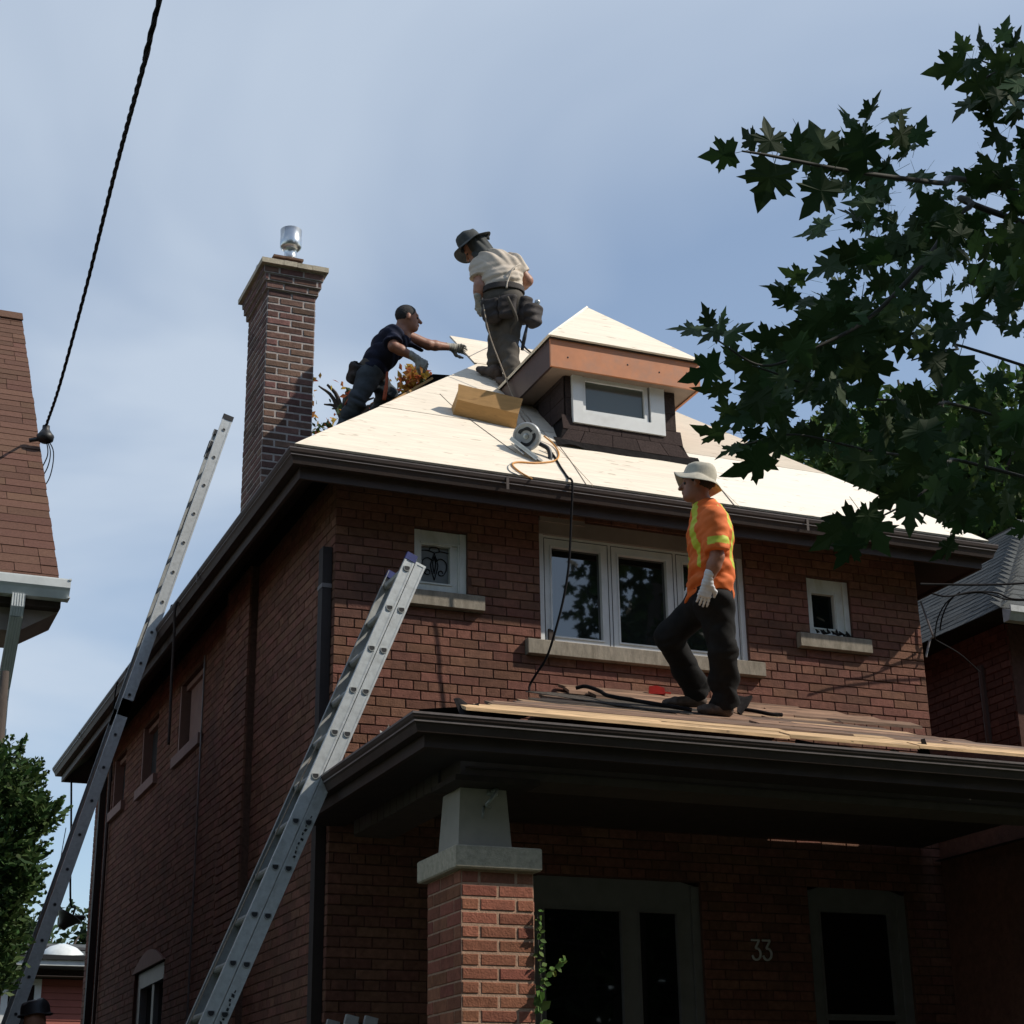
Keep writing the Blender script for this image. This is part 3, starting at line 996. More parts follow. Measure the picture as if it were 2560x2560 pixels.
# --- chimney
CX0, CX1, CY0, CY1, CZ1 = -0.011, 0.423, 2.2156, 2.894, 8.83
ch = MB().box(CX0 + .004, CY0 + .004, 6.2, CX1 - .004, CY1 - .004, CZ1).build('chimney', 'chimney_mortar', house, label='tall square brick chimney with pale mortar')
HC, LC = 0.0672, 0.217
wcF = Wall((CX0, CY0, 0), (1, 0, 0), (0, -1, 0), 0.0165, 0.003, 0.008, 'chimney_brick')
wcL = Wall((CX0, CY1, 0), (0, -1, 0), (-1, 0, 0), 0.0165, 0.003, 0.008, 'chimney_brick')
cm = MB()
lay(wcF, 0, CX1 - CX0, 6.85, CZ1, HC, LC, CZ1, 0.0, [], 0, pick=lambda s, z: True, parent=ch, mb=cm)
lay(wcL, 0, CY1 - CY0, 6.30, CZ1, HC, LC, CZ1, 0.1, [], 0, mb=cm)
wcR = Wall((CX1, CY0, 0), (0, 1, 0), (1, 0, 0), 0.013, 0.003, 0.015, 'chimney_brick')
lay(wcR, 0, CY1 - CY0, 6.85, CZ1, HC, LC, CZ1, 0.1, [], 0, mb=cm)
# corbelled head
zc = CZ1
for i, pr_ in enumerate((0.022, 0.042, 0.055)):
    hz = HC
    MB().box(CX0 - pr_ + .004, CY0 - pr_ + .004, zc + .001, CX1 + pr_ - .004, CY1 + pr_ - .004, zc + hz).build('corbel_core', 'chimney_mortar', ch)
    for wall_, ln in ((Wall((CX0 - pr_, CY0 - pr_, 0), (1, 0, 0), (0, -1, 0), .0165, .003, .008, 'chimney_brick'), CX1 - CX0 + 2 * pr_),
                      (Wall((CX0 - pr_, CY1 + pr_, 0), (0, -1, 0), (-1, 0, 0), .0165, .003, .008, 'chimney_brick'), CY1 - CY0 + 2 * pr_)):
        lay(wall_, 0, ln, zc, zc + hz, hz, LC, zc, 0.05 + .1 * i, [], 0, mb=cm)
    zc += hz
cm.build('brick_courses', 'chimney_brick', ch, kind='stuff')
cap = MB()
cs = [CX0 - .085, 0.10, 0.225, 0.36, CX1 + .085]
for i in range(4):
    cap.box(cs[i] + .002, CY0 - .10, zc + .001 + .002 * (i % 2), cs[i + 1] - .002, CY1 + .09, zc + .048 + .002 * (i % 2))
cap.build('cap_slab', 'cap_stone', ch)
zt = zc + .05
MB().box(CX0 + .06, CY0 + .03, zt + .001, CX0 + .30, CY0 + .40, zt + .085).build('flue_curb', 'chimney_brick', ch)
MB().box(CX0 + .045, CY0 + .01, zt + .086, CX0 + .315, CY0 + .42, zt + .105).build('flue_slab', 'chimney_brick', ch)
zv = zt + .105
vx, vy = CX0 + .235, CY0 + .17
MB().lathe((vx, vy, zv), (0, 0, 1), [(0, .10), (.03, .095), (.032, .07), (.10, .055), (.15, .055), (.16, .07), (.19, .07)], 24).build('flue_collar', 'zinc', ch, True)
MB().lathe((vx, vy, zv + .155), (0, 0, 1), [(0, .065), (.02, .088), (.03, .096), (.11, .096), (.115, .093), (.2, .097), (.203, .09), (.206, .0)], 28).build('flue_cap', 'zinc', ch, True)
MB().lathe((CX0 + .10, CY0 + .52, zt), (0, 0, 1), [(0, .09), (.24, .09), (.243, .02)], 24).build('vent_pipe', 'zinc', ch, True)
MB().prism([(CX0 + .30, CY0 + .06, zt + .01), (CX0 + .36, CY0 + .06, zt + .01), (CX0 + .47, CY0 + .25, zt + .10), (CX0 + .31, CY0 + .25, zt + .115)], (0, .004, .004)).build('flashing_sheet', 'cap_stone', ch)
tar = MB()

# --- downspouts
dsp = MB().box(-0.072, 0.05, 0.4, -0.004, 0.15, 5.72)
dsp.build('downspout', 'soffit_brown', house)
MB().box(-0.076, 0.045, 5.42, -0.003, 0.155, 5.45).build('downspout_strap', 'gutter_edge', house)
MB().tube([(-.03, 8.62, 5.95), (-.03, 8.62, 1.0)], .02, 6).build('conduit', 'eave_brown', house)
MB().tube([(-.015, 4.0, 6.0), (-.015, 3.98, 1.0)], .008, 6).build('conduit', 'gutter_edge', house)
MB().box(-.07, 9.0, 1.0, -.003, 9.09, 5.9).build('downspout', 'soffit_brown', house)
# floodlight on the rear corner
fl_ = thing('wall_lamp', 'dark cone-shaped lamp sticking out from the rear corner of the house', 'lamp', (-.05, 9.6, 3.9))
pL = atx(185, 2300, -0.10)
MB().lathe(pL + np.array([-.14, 0, -.10]), (.2, 0, .35), [(0, .05), (.04, .06), (.14, .13), (.16, .17), (.17, .165)], 14).build('shade', 'black_plastic', fl_, True)
MB().tube([pL + np.array([0.12, 0, .03]), pL + np.array([-.06, 0, .03])], .03, 8).build('bracket', 'black_plastic', fl_)
# ------------------------------------------------------------------ front porch
porch = thing('front_porch', 'deep shaded brick porch with stripped plank roof in front of the house', 'porch', (W / 2, -1.2, 0.0))
PXR = W + 0.2927
MB().box(-0.05, -2.3, 0.0, W + .05, -0.02, 1.0).build('porch_floor', 'dark_wood', porch)


def pz(y):
    return 4.80 + PK * y


# eave: gutter, fascia, soffit (front and left)
def pring(off_x, y, z):
    """left-back, left-front, right-front, right-back corner"""
    return [(PX0 + off_x, -0.01, z), (PX0 + off_x, -y, z), (PXR - off_x, -y, z), (PXR - off_x, -0.01, z)]


def pband(mb, rings):
    for a, b_ in zip(rings[:-1], rings[1:]):
        for i in range(3):
            mb.add([a[i], a[i + 1], b_[i + 1], b_[i]], [(0, 1, 2, 3)])
    return mb


pband(MB(), [pring(0.10, PY - .10, PZ + .02), pring(0.10, PY - .10, PZ - .165), pring(0.13, PY - .13, PZ - .165)]).build('fascia', 'eave_brown', porch)
pband(MB(), [pring(0.098, PY - .098, PZ - .004), pring(0.098, PY - .098, PZ - .095), pring(.04, PY - .04, PZ - .10), pring(.026, PY - .026, PZ - .06), pring(.006, PY - .006, PZ - .028), pring(0, PY, PZ - .008)]).build('gutter', 'eave_brown', porch)
pband(MB(), [pring(-.001, PY + .001, PZ - .012), pring(-.001, PY + .001, PZ), pring(.012, PY - .012, PZ + .001), pring(.014, PY - .014, PZ - .05)]).build('gutter_lip', 'gutter_edge', porch)
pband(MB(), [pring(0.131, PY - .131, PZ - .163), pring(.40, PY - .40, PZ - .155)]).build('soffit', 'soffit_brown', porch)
# beams over the piers: front and left, boarded on the left
BY0, BY1, BZ0, BZ1 = -2.02, -1.72, 3.70, 3.80
MB().box(0.16, BY0, BZ0, W - .16, BY1, BZ1 + .06).build('front_beam', 'beam_paint', porch)
MB().box(0.19, BY0 - .012, BZ0 + .045, W - .19, BY0 - .001, BZ0 + .055).build('beam_joint', 'dark_wood', porch)
lb_ = MB().box(0.17, BY1 + .002, BZ0 - .002, 0.44, -0.02, BZ1 + .06).build('side_beam', 'beam_paint', porch)
y = BY1 + .05
while y < -.15:
    MB().box(0.155, y, BZ0 + .0, 0.1685, y + .115, BZ1 + .03).build('beam_board', 'beam_paint', lb_)
    y += .125
MB().box(0.40, BY1, 3.86, W - .2, -0.02, 3.88).build('porch_ceiling', 'dark_wood', porch)
MB().box(0.11, BY0 - .05, BZ0 - .035, 0.62, BY1 + .04, BZ0 - .003).build('post_head', 'dark_wood', porch)

# pier: brick with pale joints, stone cap, tapered post
QX, QY, QW, QD, HQ = 0.1357, -2.083, 0.432, 0.54, 0.073
ZQ = 5.2 - 2.1741 + HQ                # top of the uppermost full course


def pier(x0, label_bricks=True):
    p = MB().box(x0 + .004, QY + .004, 0.0, x0 + QW - .004, QY + QD - .004, ZQ + .075).build('pier', 'pier_mortar', porch)
    m_ = MB()
    wf = Wall((x0, QY, 0), (1, 0, 0), (0, -1, 0), 0.0165, 0.003, 0.008, 'pier_brick')
    wl_ = Wall((x0, QY + QD, 0), (0, -1, 0), (-1, 0, 0), 0.010, 0.003, 0.02, 'pier_brick')
    wr_ = Wall((x0 + QW, QY, 0), (0, 1, 0), (1, 0, 0), 0.0165, 0.003, 0.008, 'pier_brick')
    pk = (lambda s, z: z > 2.1) if label_bricks else None
    lay(wf, 0, QW, 1.6, ZQ + HQ, HQ, L, ZQ, 0.0, [], 0, pick=pk, parent=p, mb=m_)
    lay(wl_, 0, QD, 1.6, ZQ + HQ, HQ, L, ZQ, 0.1, [], 0, pick=pk, parent=p, mb=m_)
    lay(wr_, 0, QD, 1.6, ZQ + HQ, HQ, L, ZQ, 0.1, [], 0, mb=m_)
    m_.build('brick_courses', 'pier_brick', p, kind='stuff')
    c = .045
    z0 = ZQ + HQ + .003
    z1 = z0 + .125
    e_ = .008
    a, b_ = (x0 - c, QY - c), (x0 + QW + c - .015, QY + QD + c)
    cp = MB()
    rr = [[(a[0] + q, a[1] + q, z), (b_[0] - q, a[1] + q, z), (b_[0] - q, b_[1] - q, z), (a[0] + q, b_[1] - q, z)] for q, z in ((e_, z0), (0, z0 + e_), (0, z1 - e_), (e_, z1))]
    cp.sweep(rr, None)
    cp.build('cap', 'cap_stone', porch)
    MB().box(x0 + .03, QY + .14, z1 + .001, x0 + QW - .02, QY + QD - .06, z1 + .02).build('post_base', 'dark_wood', porch)
    cx_, cy_ = x0 + QW / 2, QY + .345
    b0, b1 = .162, .140
    ps = MB().sweep([[(cx_ - b0, cy_ - b0, z1 + .021), (cx_ + b0, cy_ - b0, z1 + .021), (cx_ + b0, cy_ + b0, z1 + .021), (cx_ - b0, cy_ + b0, z1 + .021)],
                     [(cx_ - b1, cy_ - b1, BZ0 - .036), (cx_ + b1, cy_ - b1, BZ0 - .036), (cx_ + b1, cy_ + b1, BZ0 - .036), (cx_ - b1, cy_ + b1, BZ0 - .036)]], None)
    ps.build('post', 'post_paint', porch)
    return cx_, cy_ - b1, z1


MB().prism([(W - .05, -2.02, 0), (W - .05, -.02, 0), (W - .05, -.02, 4.72), (W - .05, -2.02, 4.05)], (.2, 0, 0)).build('added_end_wall', 'brick', porch)  # added wall, closes the porch's right end to block the sun
pcx, pcy, pz1 = pier(QX)
# plank roof deck, board by board (front slope), torn at the left hip
nb, yb = 0, -2.44
r_ = random.Random(3)
BW = 0.139
while yb < -0.03:
    y1 = min(yb + BW, -0.012)
    t = (yb + PY)
    xl = PX0 + .30 + (yb + 2.5) * 0.72 + r_.uniform(-.06, .12)
    xr = PXR - (yb + 2.5) * 0.95 + r_.uniform(-.05, .02)
    cuts = sorted(r_.uniform(xl + .6, xr - .6) for _ in range(2 + nb % 2))
    xs_ = [xl] + cuts + [xr]
    for i in range(len(xs_) - 1):
        lift = r_.uniform(0, .018)
        w0 = r_.uniform(-.006, .006)
        a, b_ = xs_[i] + .003, xs_[i + 1] - .003
        sag = r_.uniform(-.007, .007)
        poly = [(a, yb + .008, pz(yb) + lift), (b_, yb + .008 + w0, pz(yb) + lift + sag), (b_, y1 - .008 + w0, pz(y1) + lift + sag), (a, y1 - .008, pz(y1) + lift)]
        dm = 'deck_fresh' if nb < 2 or (nb < 4 and r_.random() < .6) else r_.choice(['deck_mid', 'deck_old', 'deck_old', 'deck_dark'] if nb < 9 else ['deck_old', 'deck_old', 'deck_dark', 'deck_mid'])
        MB().prism([(p[0], p[1], p[2] - .019) for p in poly], (0, 0, .019)).build('plank', dm, porch)
    yb += BW
    nb += 1
# an older layer of boards still lying along the wall
for i, (y0, y1, xa, xb, dz) in enumerate(((-.64, -.47, 2.05, 4.3, .035), (-.47, -.31, 1.75, 4.1, .042), (-.31, -.15, 1.62, 3.9, .050), (-.15, -.012, 1.70, 3.6, .060))):
    xm = r_.uniform(xa + .7, xb - .7)
    for (p, q) in ((xa, xm - .004), (xm + .004, xb)):
        tw = r_.uniform(-.006, .006)
        poly = [(p, y0 + .004, pz(y0) + dz), (q, y0 + .004, pz(y0) + dz + tw), (q + r_.uniform(-.05, .05), y1 - .004, pz(y1) + dz + tw + .012), (p + r_.uniform(-.05, .05), y1 - .004, pz(y1) + dz + .012)]
        MB().prism([(c[0], c[1], c[2] - .022) for c in poly], (0, 0, .022)).build('plank', 'deck_old', porch)
# left slope of the porch roof, still under old felt
MB().add([(PX0 + .07, -2.44, PZ + .03), (PX0 + 2.1, -0.02, 4.76), (PX0 + .07, -.02, PZ + .03)], [(0, 1, 2)]).build('left_slope', 'black_felt', porch)
# bracket of an old lamp on the post
bz = BZ0 - .045
lamp = MB().tube(spline([(pcx + .05, pcy - .005, bz), (pcx + .06, pcy - .06, bz - .005), (pcx + .02, pcy - .075, bz - .06), (pcx - .0, pcy - .05, bz - .09), (pcx + .03, pcy - .03, bz - .10)], 6), .010, 8)
lamp.tube([(pcx + .0, pcy - .004, bz - .09), (pcx - .01, pcy - .012, bz - .16)], .008, 6)
lamp.box(pcx + .02, pcy - .012, bz - .03, pcx + .085, pcy - .002, bz)
tag(lamp.build('hook_bracket', 'alu_dull_shade', None, True), 'small grey metal hook screwed to the top of the porch post', 'bracket')

# house number: flat-topped threes bent from strip
num = thing('house_number', 'grey house number 33 on the dark wall under the porch', 'house number', (3.19, -0.01, 3.06))
for i in range(2):
    x0 = 3.118 + i * .088
    P3 = [(0, 1), (.36, 1), (.74, 1), (.56, .80), (.38, .60), (.62, .56), (.80, .38), (.74, .14), (.45, .0), (.16, .05), (.02, .22)]
    sp = [(x0 + p[0] * .085, -0.012, 2.995 + p[1] * .135) for p in P3[:3]] + [tuple(q) for q in spline([(x0 + p[0] * .085, -0.012, 2.995 + p[1] * .135) for p in P3[2:]], 5)[1:]]
    MB().tube(sp, .0085, 6).build('digit', 'digit_metal', num, label='digit 3')
# ------------------------------------------------------------------ aluminium extension ladders
def ladder(label, A, B, wdir, width, sections, cap_m, rung='D', RW=0.072, group=None):
    """A foot, B top of the near rail's centre line; wdir from near to far rail.
    sections: (offset along the ladder's outer normal, start, end along the rail in metres, has caps)"""
    A, B = np.array(A, float), np.array(B, float)
    d = (B - A) / np.linalg.norm(B - A)
    wv = np.array(wdir, float)
    wv -= d * (wv @ d)
    wv /= np.linalg.norm(wv)
    n = np.cross(wv, d)
    if n[0] > 0:
        n = -n
    root = thing('extension_ladder', label, 'ladder', A, group)
    TH, FL = 0.004, 0.026
    for (off, s0, s1, caps) in sections:
        for side, base in ((0, A), (1, A + wv * width)):
            o = base + n * off
            sg = 1 if side == 0 else -1
            r = MB()
            a, b_ = o + d * s0, o + d * s1
            r.bar(a + wv * sg * TH / 2, b_ + wv * sg * TH / 2, n * RW, wv * TH)
            for e in (-1, 1):
                r.bar(a + wv * sg * (TH + FL / 2) + n * e * (RW / 2 - .002), b_ + wv * sg * (TH + FL / 2) + n * e * (RW / 2 - .002), n * .004, wv * FL)
                r.bar(a - wv * sg * .0012 + n * e * (RW / 2 - .007), b_ - wv * sg * .0012 + n * e * (RW / 2 - .007), n * .014, wv * .0024)
            r.build('rail', 'alu' if side == 0 else 'alu_dull_shade', root)  # far rail in the darker metal, shade put into its colour
            if caps:
                c = MB().bar(b_ - d * .045 + wv * sg * .012, b_ + d * .006 + wv * sg * .012, n * (RW + .004), wv * .034)
                c.build('end_cap', cap_m, root)
        # rungs: tubes, their ends showing on the rails' outer face, bores painted dark
        s = s0 + 0.20
        while s < s1 - .1:
            cpt = A + n * off + d * s
            prof = []
            R_ = 0.0205 if rung == 'D' else 0.0135
            for k in range(12):
                t = 2 * math.pi * k / 12
                px_, pn_ = math.cos(t) * R_, math.sin(t) * R_
                if rung == 'D':
                    pn_ = min(pn_, R_ * .55)
                prof.append((px_, pn_))
            up = np.array([0, 0, 1.0])
            e1 = np.cross(wv, up)
            e1 /= np.linalg.norm(e1)
            e2 = np.cross(e1, wv)
            if e2[2] < 0:
                e2 = -e2
            m_ = MB()
            outer0 = [cpt - wv * .006 + e1 * p * 1.2 + e2 * q * 1.2 for p, q in prof]
            outer1 = [cpt + wv * (width + .006) + e1 * p * 1.2 + e2 * q * 1.2 for p, q in prof]
            in0 = [cpt - wv * .0065 + e1 * p * .92 + e2 * q * .92 for p, q in prof]
            in1 = [cpt + wv * .05 + e1 * p * .92 + e2 * q * .92 for p, q in prof]
            m_.sweep([in1, in0, outer0, outer1], None, cap=True)
            m_.build('rung', ['alu_dull_shade'], root)  # darker metal stands in for the shade on the rungs
            bore_disc = MB().sweep([[cpt - wv * .0045 + e1 * p * .90 + e2 * q * .90 for p, q in prof], [cpt - wv * .003 + e1 * p * .90 + e2 * q * .90 for p, q in prof]], None)
            bore_disc.build('bore_shade_disc', 'black_plastic', root)  # dark disc near the tube end, painted shade of the hollow
            s += 0.305
    return root, d, n, wv


# ladder leaning on the side eave of the porch
yL = -0.8
topC, lowC = at(1052, 1412, yL), at(551, 2560, yL)
dC = (topC - lowC) / np.linalg.norm(topC - lowC)
footC = topC - dC * ((topC[2] - 0.62) / dC[2])
lenC = np.linalg.norm(topC - footC)
ldC, dC, nC, wC = ladder('aluminium extension ladder with blue end caps leaning beside the front porch', footC, topC, (0, 1, 0), 0.42,
                         [(0.0, 0.0, lenC, False), (0.077, 0.28, lenC + .035, True)], 'blue_plastic', 'D')
MB().bar(topC - dC * .012 + wC * .012, topC + dC * .004 + wC * .012, nC * .074, wC * .030).build('end_cap', 'white_metal', ldC)
# worn sticker marks on the near rail
mk = MB()
rm = random.Random(5)
for s0, cnt, st in ((1.95, 9, .026), (3.02, 10, .028)):
    for i in range(cnt):
        c = footC + dC * (s0 + i * st * 1.05) - wC * .0032
        mk.bar(c - dC * st * rm.uniform(.2, .4) + nC * rm.uniform(-.006, .006), c + dC * st * rm.uniform(.2, .4) + nC * rm.uniform(-.006, .006), nC * rm.uniform(.006, .02), wC * .0012)
mk.build('worn_sticker', 'black_plastic', ldC)
rp = MB()
a = topC - nC * .0
rp.tube(spline([footC + nC * .12 + dC * 1.0 + wC * .2, footC + nC * .13 + dC * 2.2 + wC * .21, footC + nC * .11 + dC * 3.8 + wC * .2], 6), .005, 6)
rp.build('pull_rope', 'rope', ldC)

# ladder leaning on the left eave of the house
yS = 4.0
topS, lowS = at(572, 1040, yS), at(52, 2500, yS)
dS = (topS - lowS) / np.linalg.norm(topS - lowS)
footS = topS - dS * ((topS[2] - 0.9) / dS[2])
lenS = np.linalg.norm(topS - footS)
ldS, dS, nS, wS = ladder('long grey extension ladder with black end caps leaning on the left eave', footS, topS, (0, 1, 0), 0.42,
                         [(0.0, 0.0, lenS * .62, False), (0.0, lenS * .60, lenS, True)], 'black_plastic', 'O', .098)
MB().bar(topS - dS * .30 + nS * .03 + wS * .42, topS - dS * .12 + nS * .03 + wS * .42, nS * .05, wS * .03).build('pulley', 'black_plastic', ldS)
rs = MB()
pts = [footS + dS * s + nS * (.045 + .006 * math.sin(s * 5)) + wS * .10 for s in np.linspace(lenS * .25, lenS * .93, 40)]
rs.tube(pts, .006, 6)
rs.build('pull_rope', 'rope', ldS)

# a third, shorter one standing in the dark beside the porch
t3 = at(905, 2535, -1.0)
ld3, d3, n3, w3 = ladder('tops of a short aluminium ladder in the shade left of the brick pier', (t3[0] - .35, -1.0, 0.66), (t3[0] + .07, -1.0, t3[2] + .02), (0, 1, 0), 0.40,
                         [(0.0, 0.0, 1.86, True), (0.115, 0.0, 1.84, True)], 'alu_dull_shade', 'D')
# ------------------------------------------------------------------ foliage
def leaf_mat(name, col, trans=0.35, var=0.3, hue=0.02, rough=0.65):
    m, nt, b = M_(name)
    lk = nt.links.new
    oi = node(nt, 'ShaderNodeObjectInfo')
    ge = node(nt, 'ShaderNodeNewGeometry')
    ad = node(nt, 'ShaderNodeMath', operation='ADD')
    lk(oi.outputs['Random'], ad.inputs[0]); lk(ge.outputs['Random Per Island'], ad.inputs[1])
    fr = node(nt, 'ShaderNodeMath', operation='FRACT')
    lk(ad.outputs[0], fr.inputs[0])
    w_ = node(nt, 'ShaderNodeTexWhiteNoise', noise_dimensions='1D')
    lk(fr.outputs[0], w_.inputs['W'])
    mr = node(nt, 'ShaderNodeMapRange')
    mr.inputs['To Min'].default_value, mr.inputs['To Max'].default_value = 1 - var, 1 + var
    lk(fr.outputs[0], mr.inputs['Value'])
    mh = node(nt, 'ShaderNodeMapRange')
    mh.inputs['To Min'].default_value, mh.inputs['To Max'].default_value = 0.5 - hue, 0.5 + hue
    lk(w_.outputs['Value'], mh.inputs['Value'])
    hs = node(nt, 'ShaderNodeHueSaturation')
    hs.inputs['Color'].default_value = (*col, 1)
    lk(mr.outputs[0], hs.inputs['Value']); lk(mh.outputs[0], hs.inputs['Hue'])
    lk(hs.outputs[0], b.inputs['Base Color'])
    b.inputs['Roughness'].default_value = rough
    b.inputs['Specular IOR Level'].default_value = 0.2
    tr = node(nt, 'ShaderNodeBsdfTranslucent')
    lk(hs.outputs[0], tr.inputs['Color'])
    ms = node(nt, 'ShaderNodeMixShader')
    ms.inputs[0].default_value = trans
    lk(b.outputs[0], ms.inputs[1]); lk(tr.outputs[0], ms.inputs[2])
    lk(ms.outputs[0], nt.nodes['Material Output'].inputs['Surface'])
    return m


MAT['maple_leaf'] = leaf_mat('maple_leaf', (0.028, 0.054, 0.016), 0.22, 0.35)
MAT['tree_leaf'] = leaf_mat('tree_leaf', (0.060, 0.105, 0.026), 0.35, 0.45, 0.03)
MAT['dark_leaf'] = leaf_mat('dark_leaf', (0.035, 0.060, 0.020), 0.25, 0.45, 0.02)
MAT['cedar_leaf'] = leaf_mat('cedar_leaf', (0.050, 0.088, 0.026), 0.20, 0.55, 0.03, 0.6)
MAT['orange_leaf'] = leaf_mat('orange_leaf', (0.44, 0.21, 0.05), 0.4, 0.4, 0.05)
MAT['vine_leaf'] = leaf_mat('vine_leaf', (0.10, 0.17, 0.04), 0.3, 0.35, 0.03)
MAT['bark'] = mat('bark', (0.060, 0.045, 0.036), 0.95, 0.35, 12, 0.5, 40, coords='World', stretch=(1, 1, .3))
MAT['twig'] = mat('twig', (0.032, 0.030, 0.022), 0.8, 0.3, 20, coords='World')

# maple leaf outline, five pointed lobes with side teeth (unit size, stalk at the origin, tip along +y)
HALF = [(0.0, 0.10), (0.10, 0.075), (0.27, 0.00), (0.30, 0.085), (0.43, 0.10), (0.335, 0.20), (0.36, 0.27), (0.25, 0.30), (0.36, 0.36), (0.43, 0.40), (0.40, 0.47), (0.52, 0.565),
        (0.36, 0.56), (0.33, 0.62), (0.22, 0.54), (0.135, 0.50), (0.155, 0.61), (0.235, 0.70), (0.145, 0.72), (0.10, 0.84), (0.0, 1.04)]


def leaf_shape(seed):
    r = random.Random(seed)
    wx = r.uniform(.88, 1.12)
    cup = r.uniform(-.55, .25)
    drp = r.uniform(-.5, .05)
    pts = [(x * wx + r.uniform(-.012, .012), y + r.uniform(-.012, .012)) for x, y in HALF]
    pts[0] = (0, .10); pts[-1] = (r.uniform(-.03, .03), 1.04)
    rim = pts + [(-x, y + r.uniform(-.01, .01)) for x, y in pts[-2:0:-1]]
    ctr = (0, .36)
    v = [ctr] + rim
    V = []
    for x, y in v:
        z = cup * abs(x) * .55 + drp * (y - .3) ** 2 * .6 + .02 * math.sin(9 * x + 5 * y)
        V.append((x, y, z))
    n = len(rim)
    F = [(0, 1 + i, 1 + (i + 1) % n) for i in range(n)]
    # leaf stalk
    o = len(V)
    sl = r.uniform(.35, .6)
    V += [(-.008, .12, 0), (.008, .12, 0), (.006 + .05, -sl, -.06 * sl), (-.006 + .05, -sl, -.06 * sl)]
    F.append((o, o + 3, o + 2, o + 1))
    return np.array(V), F


LEAVES = [leaf_shape(i) for i in range(9)]
LEAF_ME = []
for i, (v_, f_) in enumerate(LEAVES):
    LEAF_ME.append(MB().add(v_, f_).mesh('leaf', 'maple_leaf'))


def rot_from(tip, nrm):
    y = np.array(tip, float); y /= np.linalg.norm(y)
    z = np.array(nrm, float); z -= y * (z @ y)
    if np.linalg.norm(z) < 1e-4:
        z = np.cross(y, [1, .3, .2])
    z /= np.linalg.norm(z)
    x = np.cross(y, z)
    return np.stack([x, y, z], 1)


maple = thing('maple_tree', 'maple tree whose leafy branches hang in from the right, close to the viewer', 'tree', (6.5, -8.6, 0.0))
tr_ = MB()
tr_.tube(spline([(6.5, -8.6, -.05), (6.45, -8.55, 1.4), (6.4, -8.5, 2.8), (6.45, -8.5, 4.4), (6.7, -8.6, 6.5), (7.2, -8.8, 9.0)], 6), list(np.linspace(.30, .09, 31)), 12)
tr_.build('trunk', 'bark', maple, True)


def limb(pts, r0, r1, name='branch', m='twig', parent=maple):
    sp = spline(pts, 7)
    return MB().tube(sp, list(np.linspace(r0, r1, len(sp))), 7).build(name, m, parent, True)


def P19(x, y, t):                     # a spot in the photograph (1932 px wide view) at depth t
    return att(x * 1.325, y * 1.325, t)


T0 = np.array([6.42, -8.5, 4.3])
limb([T0, (3.2, -6.9, 4.6), P19(1932, 365, 6.6), P19(1770, 345, 6.1), P19(1600, 322, 5.8), P19(1450, 293, 5.6), P19(1400, 285, 5.55)], .016, .003)
limb([T0 + [0, 0, -.2], (3.1, -7.0, 4.2), P19(1932, 420, 6.5), P19(1830, 390, 6.3), P19(1740, 500, 6.1), P19(1640, 600, 6.0), P19(1540, 655, 5.9), P19(1440, 690, 5.85), P19(1350, 640, 5.8)], .016, .003)
limb([T0 + [0, 0, -.5], (3.3, -6.8, 3.7), P19(1932, 690, 7.0), P19(1800, 660, 6.8), P19(1720, 680, 6.6)], .010, .003)
limb([T0 + [0, 0, -.6], (3.2, -6.9, 3.5), P19(1932, 800, 6.9), P19(1760, 760, 6.6), P19(1600, 750, 6.3), P19(1480, 710, 6.1), P19(1420, 690, 6.0)], .010, .0025)
limb([T0 + [0, 0, -.7], (3.0, -7.0, 3.3), P19(1932, 900, 6.9), P19(1780, 870, 6.6), P19(1640, 850, 6.2), P19(1500, 820, 6.0), P19(1400, 840, 5.9)], .010, .0025)
limb([T0 + [0, 0, .6], (3.2, -7.0, 5.6), P19(1932, 190, 6.9), P19(1880, 130, 6.8), P19(1840, 110, 6.7)], .010, .0025)
limb([(6.6, -8.6, 5.5), (5.0, -8.0, 7.0), (3.4, -7.4, 8.0)], .06, .02, 'branch', 'bark')
limb([P19(1780, 870, 6.6), P19(1740, 930, 6.5), P19(1640, 985, 6.3), P19(1560, 1010, 6.2)], .006, .002)

leaves = []          # (size px in the 2560 frame, position, rotation, size m, shape)
rl = random.Random(21)


def put_leaf(x, y, t, size_px=None, ang=None, tilt=None):
    """x, y: leaf middle in the 1932 view; ang: heading of its tip in the picture (deg, 0 right, 90 up)"""
    c = P19(x, y, t)
    S = (size_px * 1.62 * t / FPX) if size_px else rl.uniform(.09, .14)
    if ang is None:
        ang = rl.choice([rl.gauss(-100, 45), rl.gauss(180, 50), rl.gauss(-140, 40)])
    a = math.radians(ang)
    depthlean = rl.uniform(-.45, .45)
    tip = CR * math.cos(a) + CU * math.sin(a) + CF * depthlean
    # leaf faces roughly up and outward: seen from below
    tl = rl.uniform(0, 70) if tilt is None else tilt
    side = np.cross(tip / np.linalg.norm(tip), CF)
    nr = -CF * math.cos(math.radians(tl)) + side * math.sin(math.radians(tl)) * rl.choice((-1, 1))
    R_ = rot_from(tip, nr)
    k = rl.randrange(len(LEAVES))
    pos = c - R_ @ np.array([0, .42, 0]) * S
    vis = S / t
    leaves.append((vis, pos, R_, S, k))


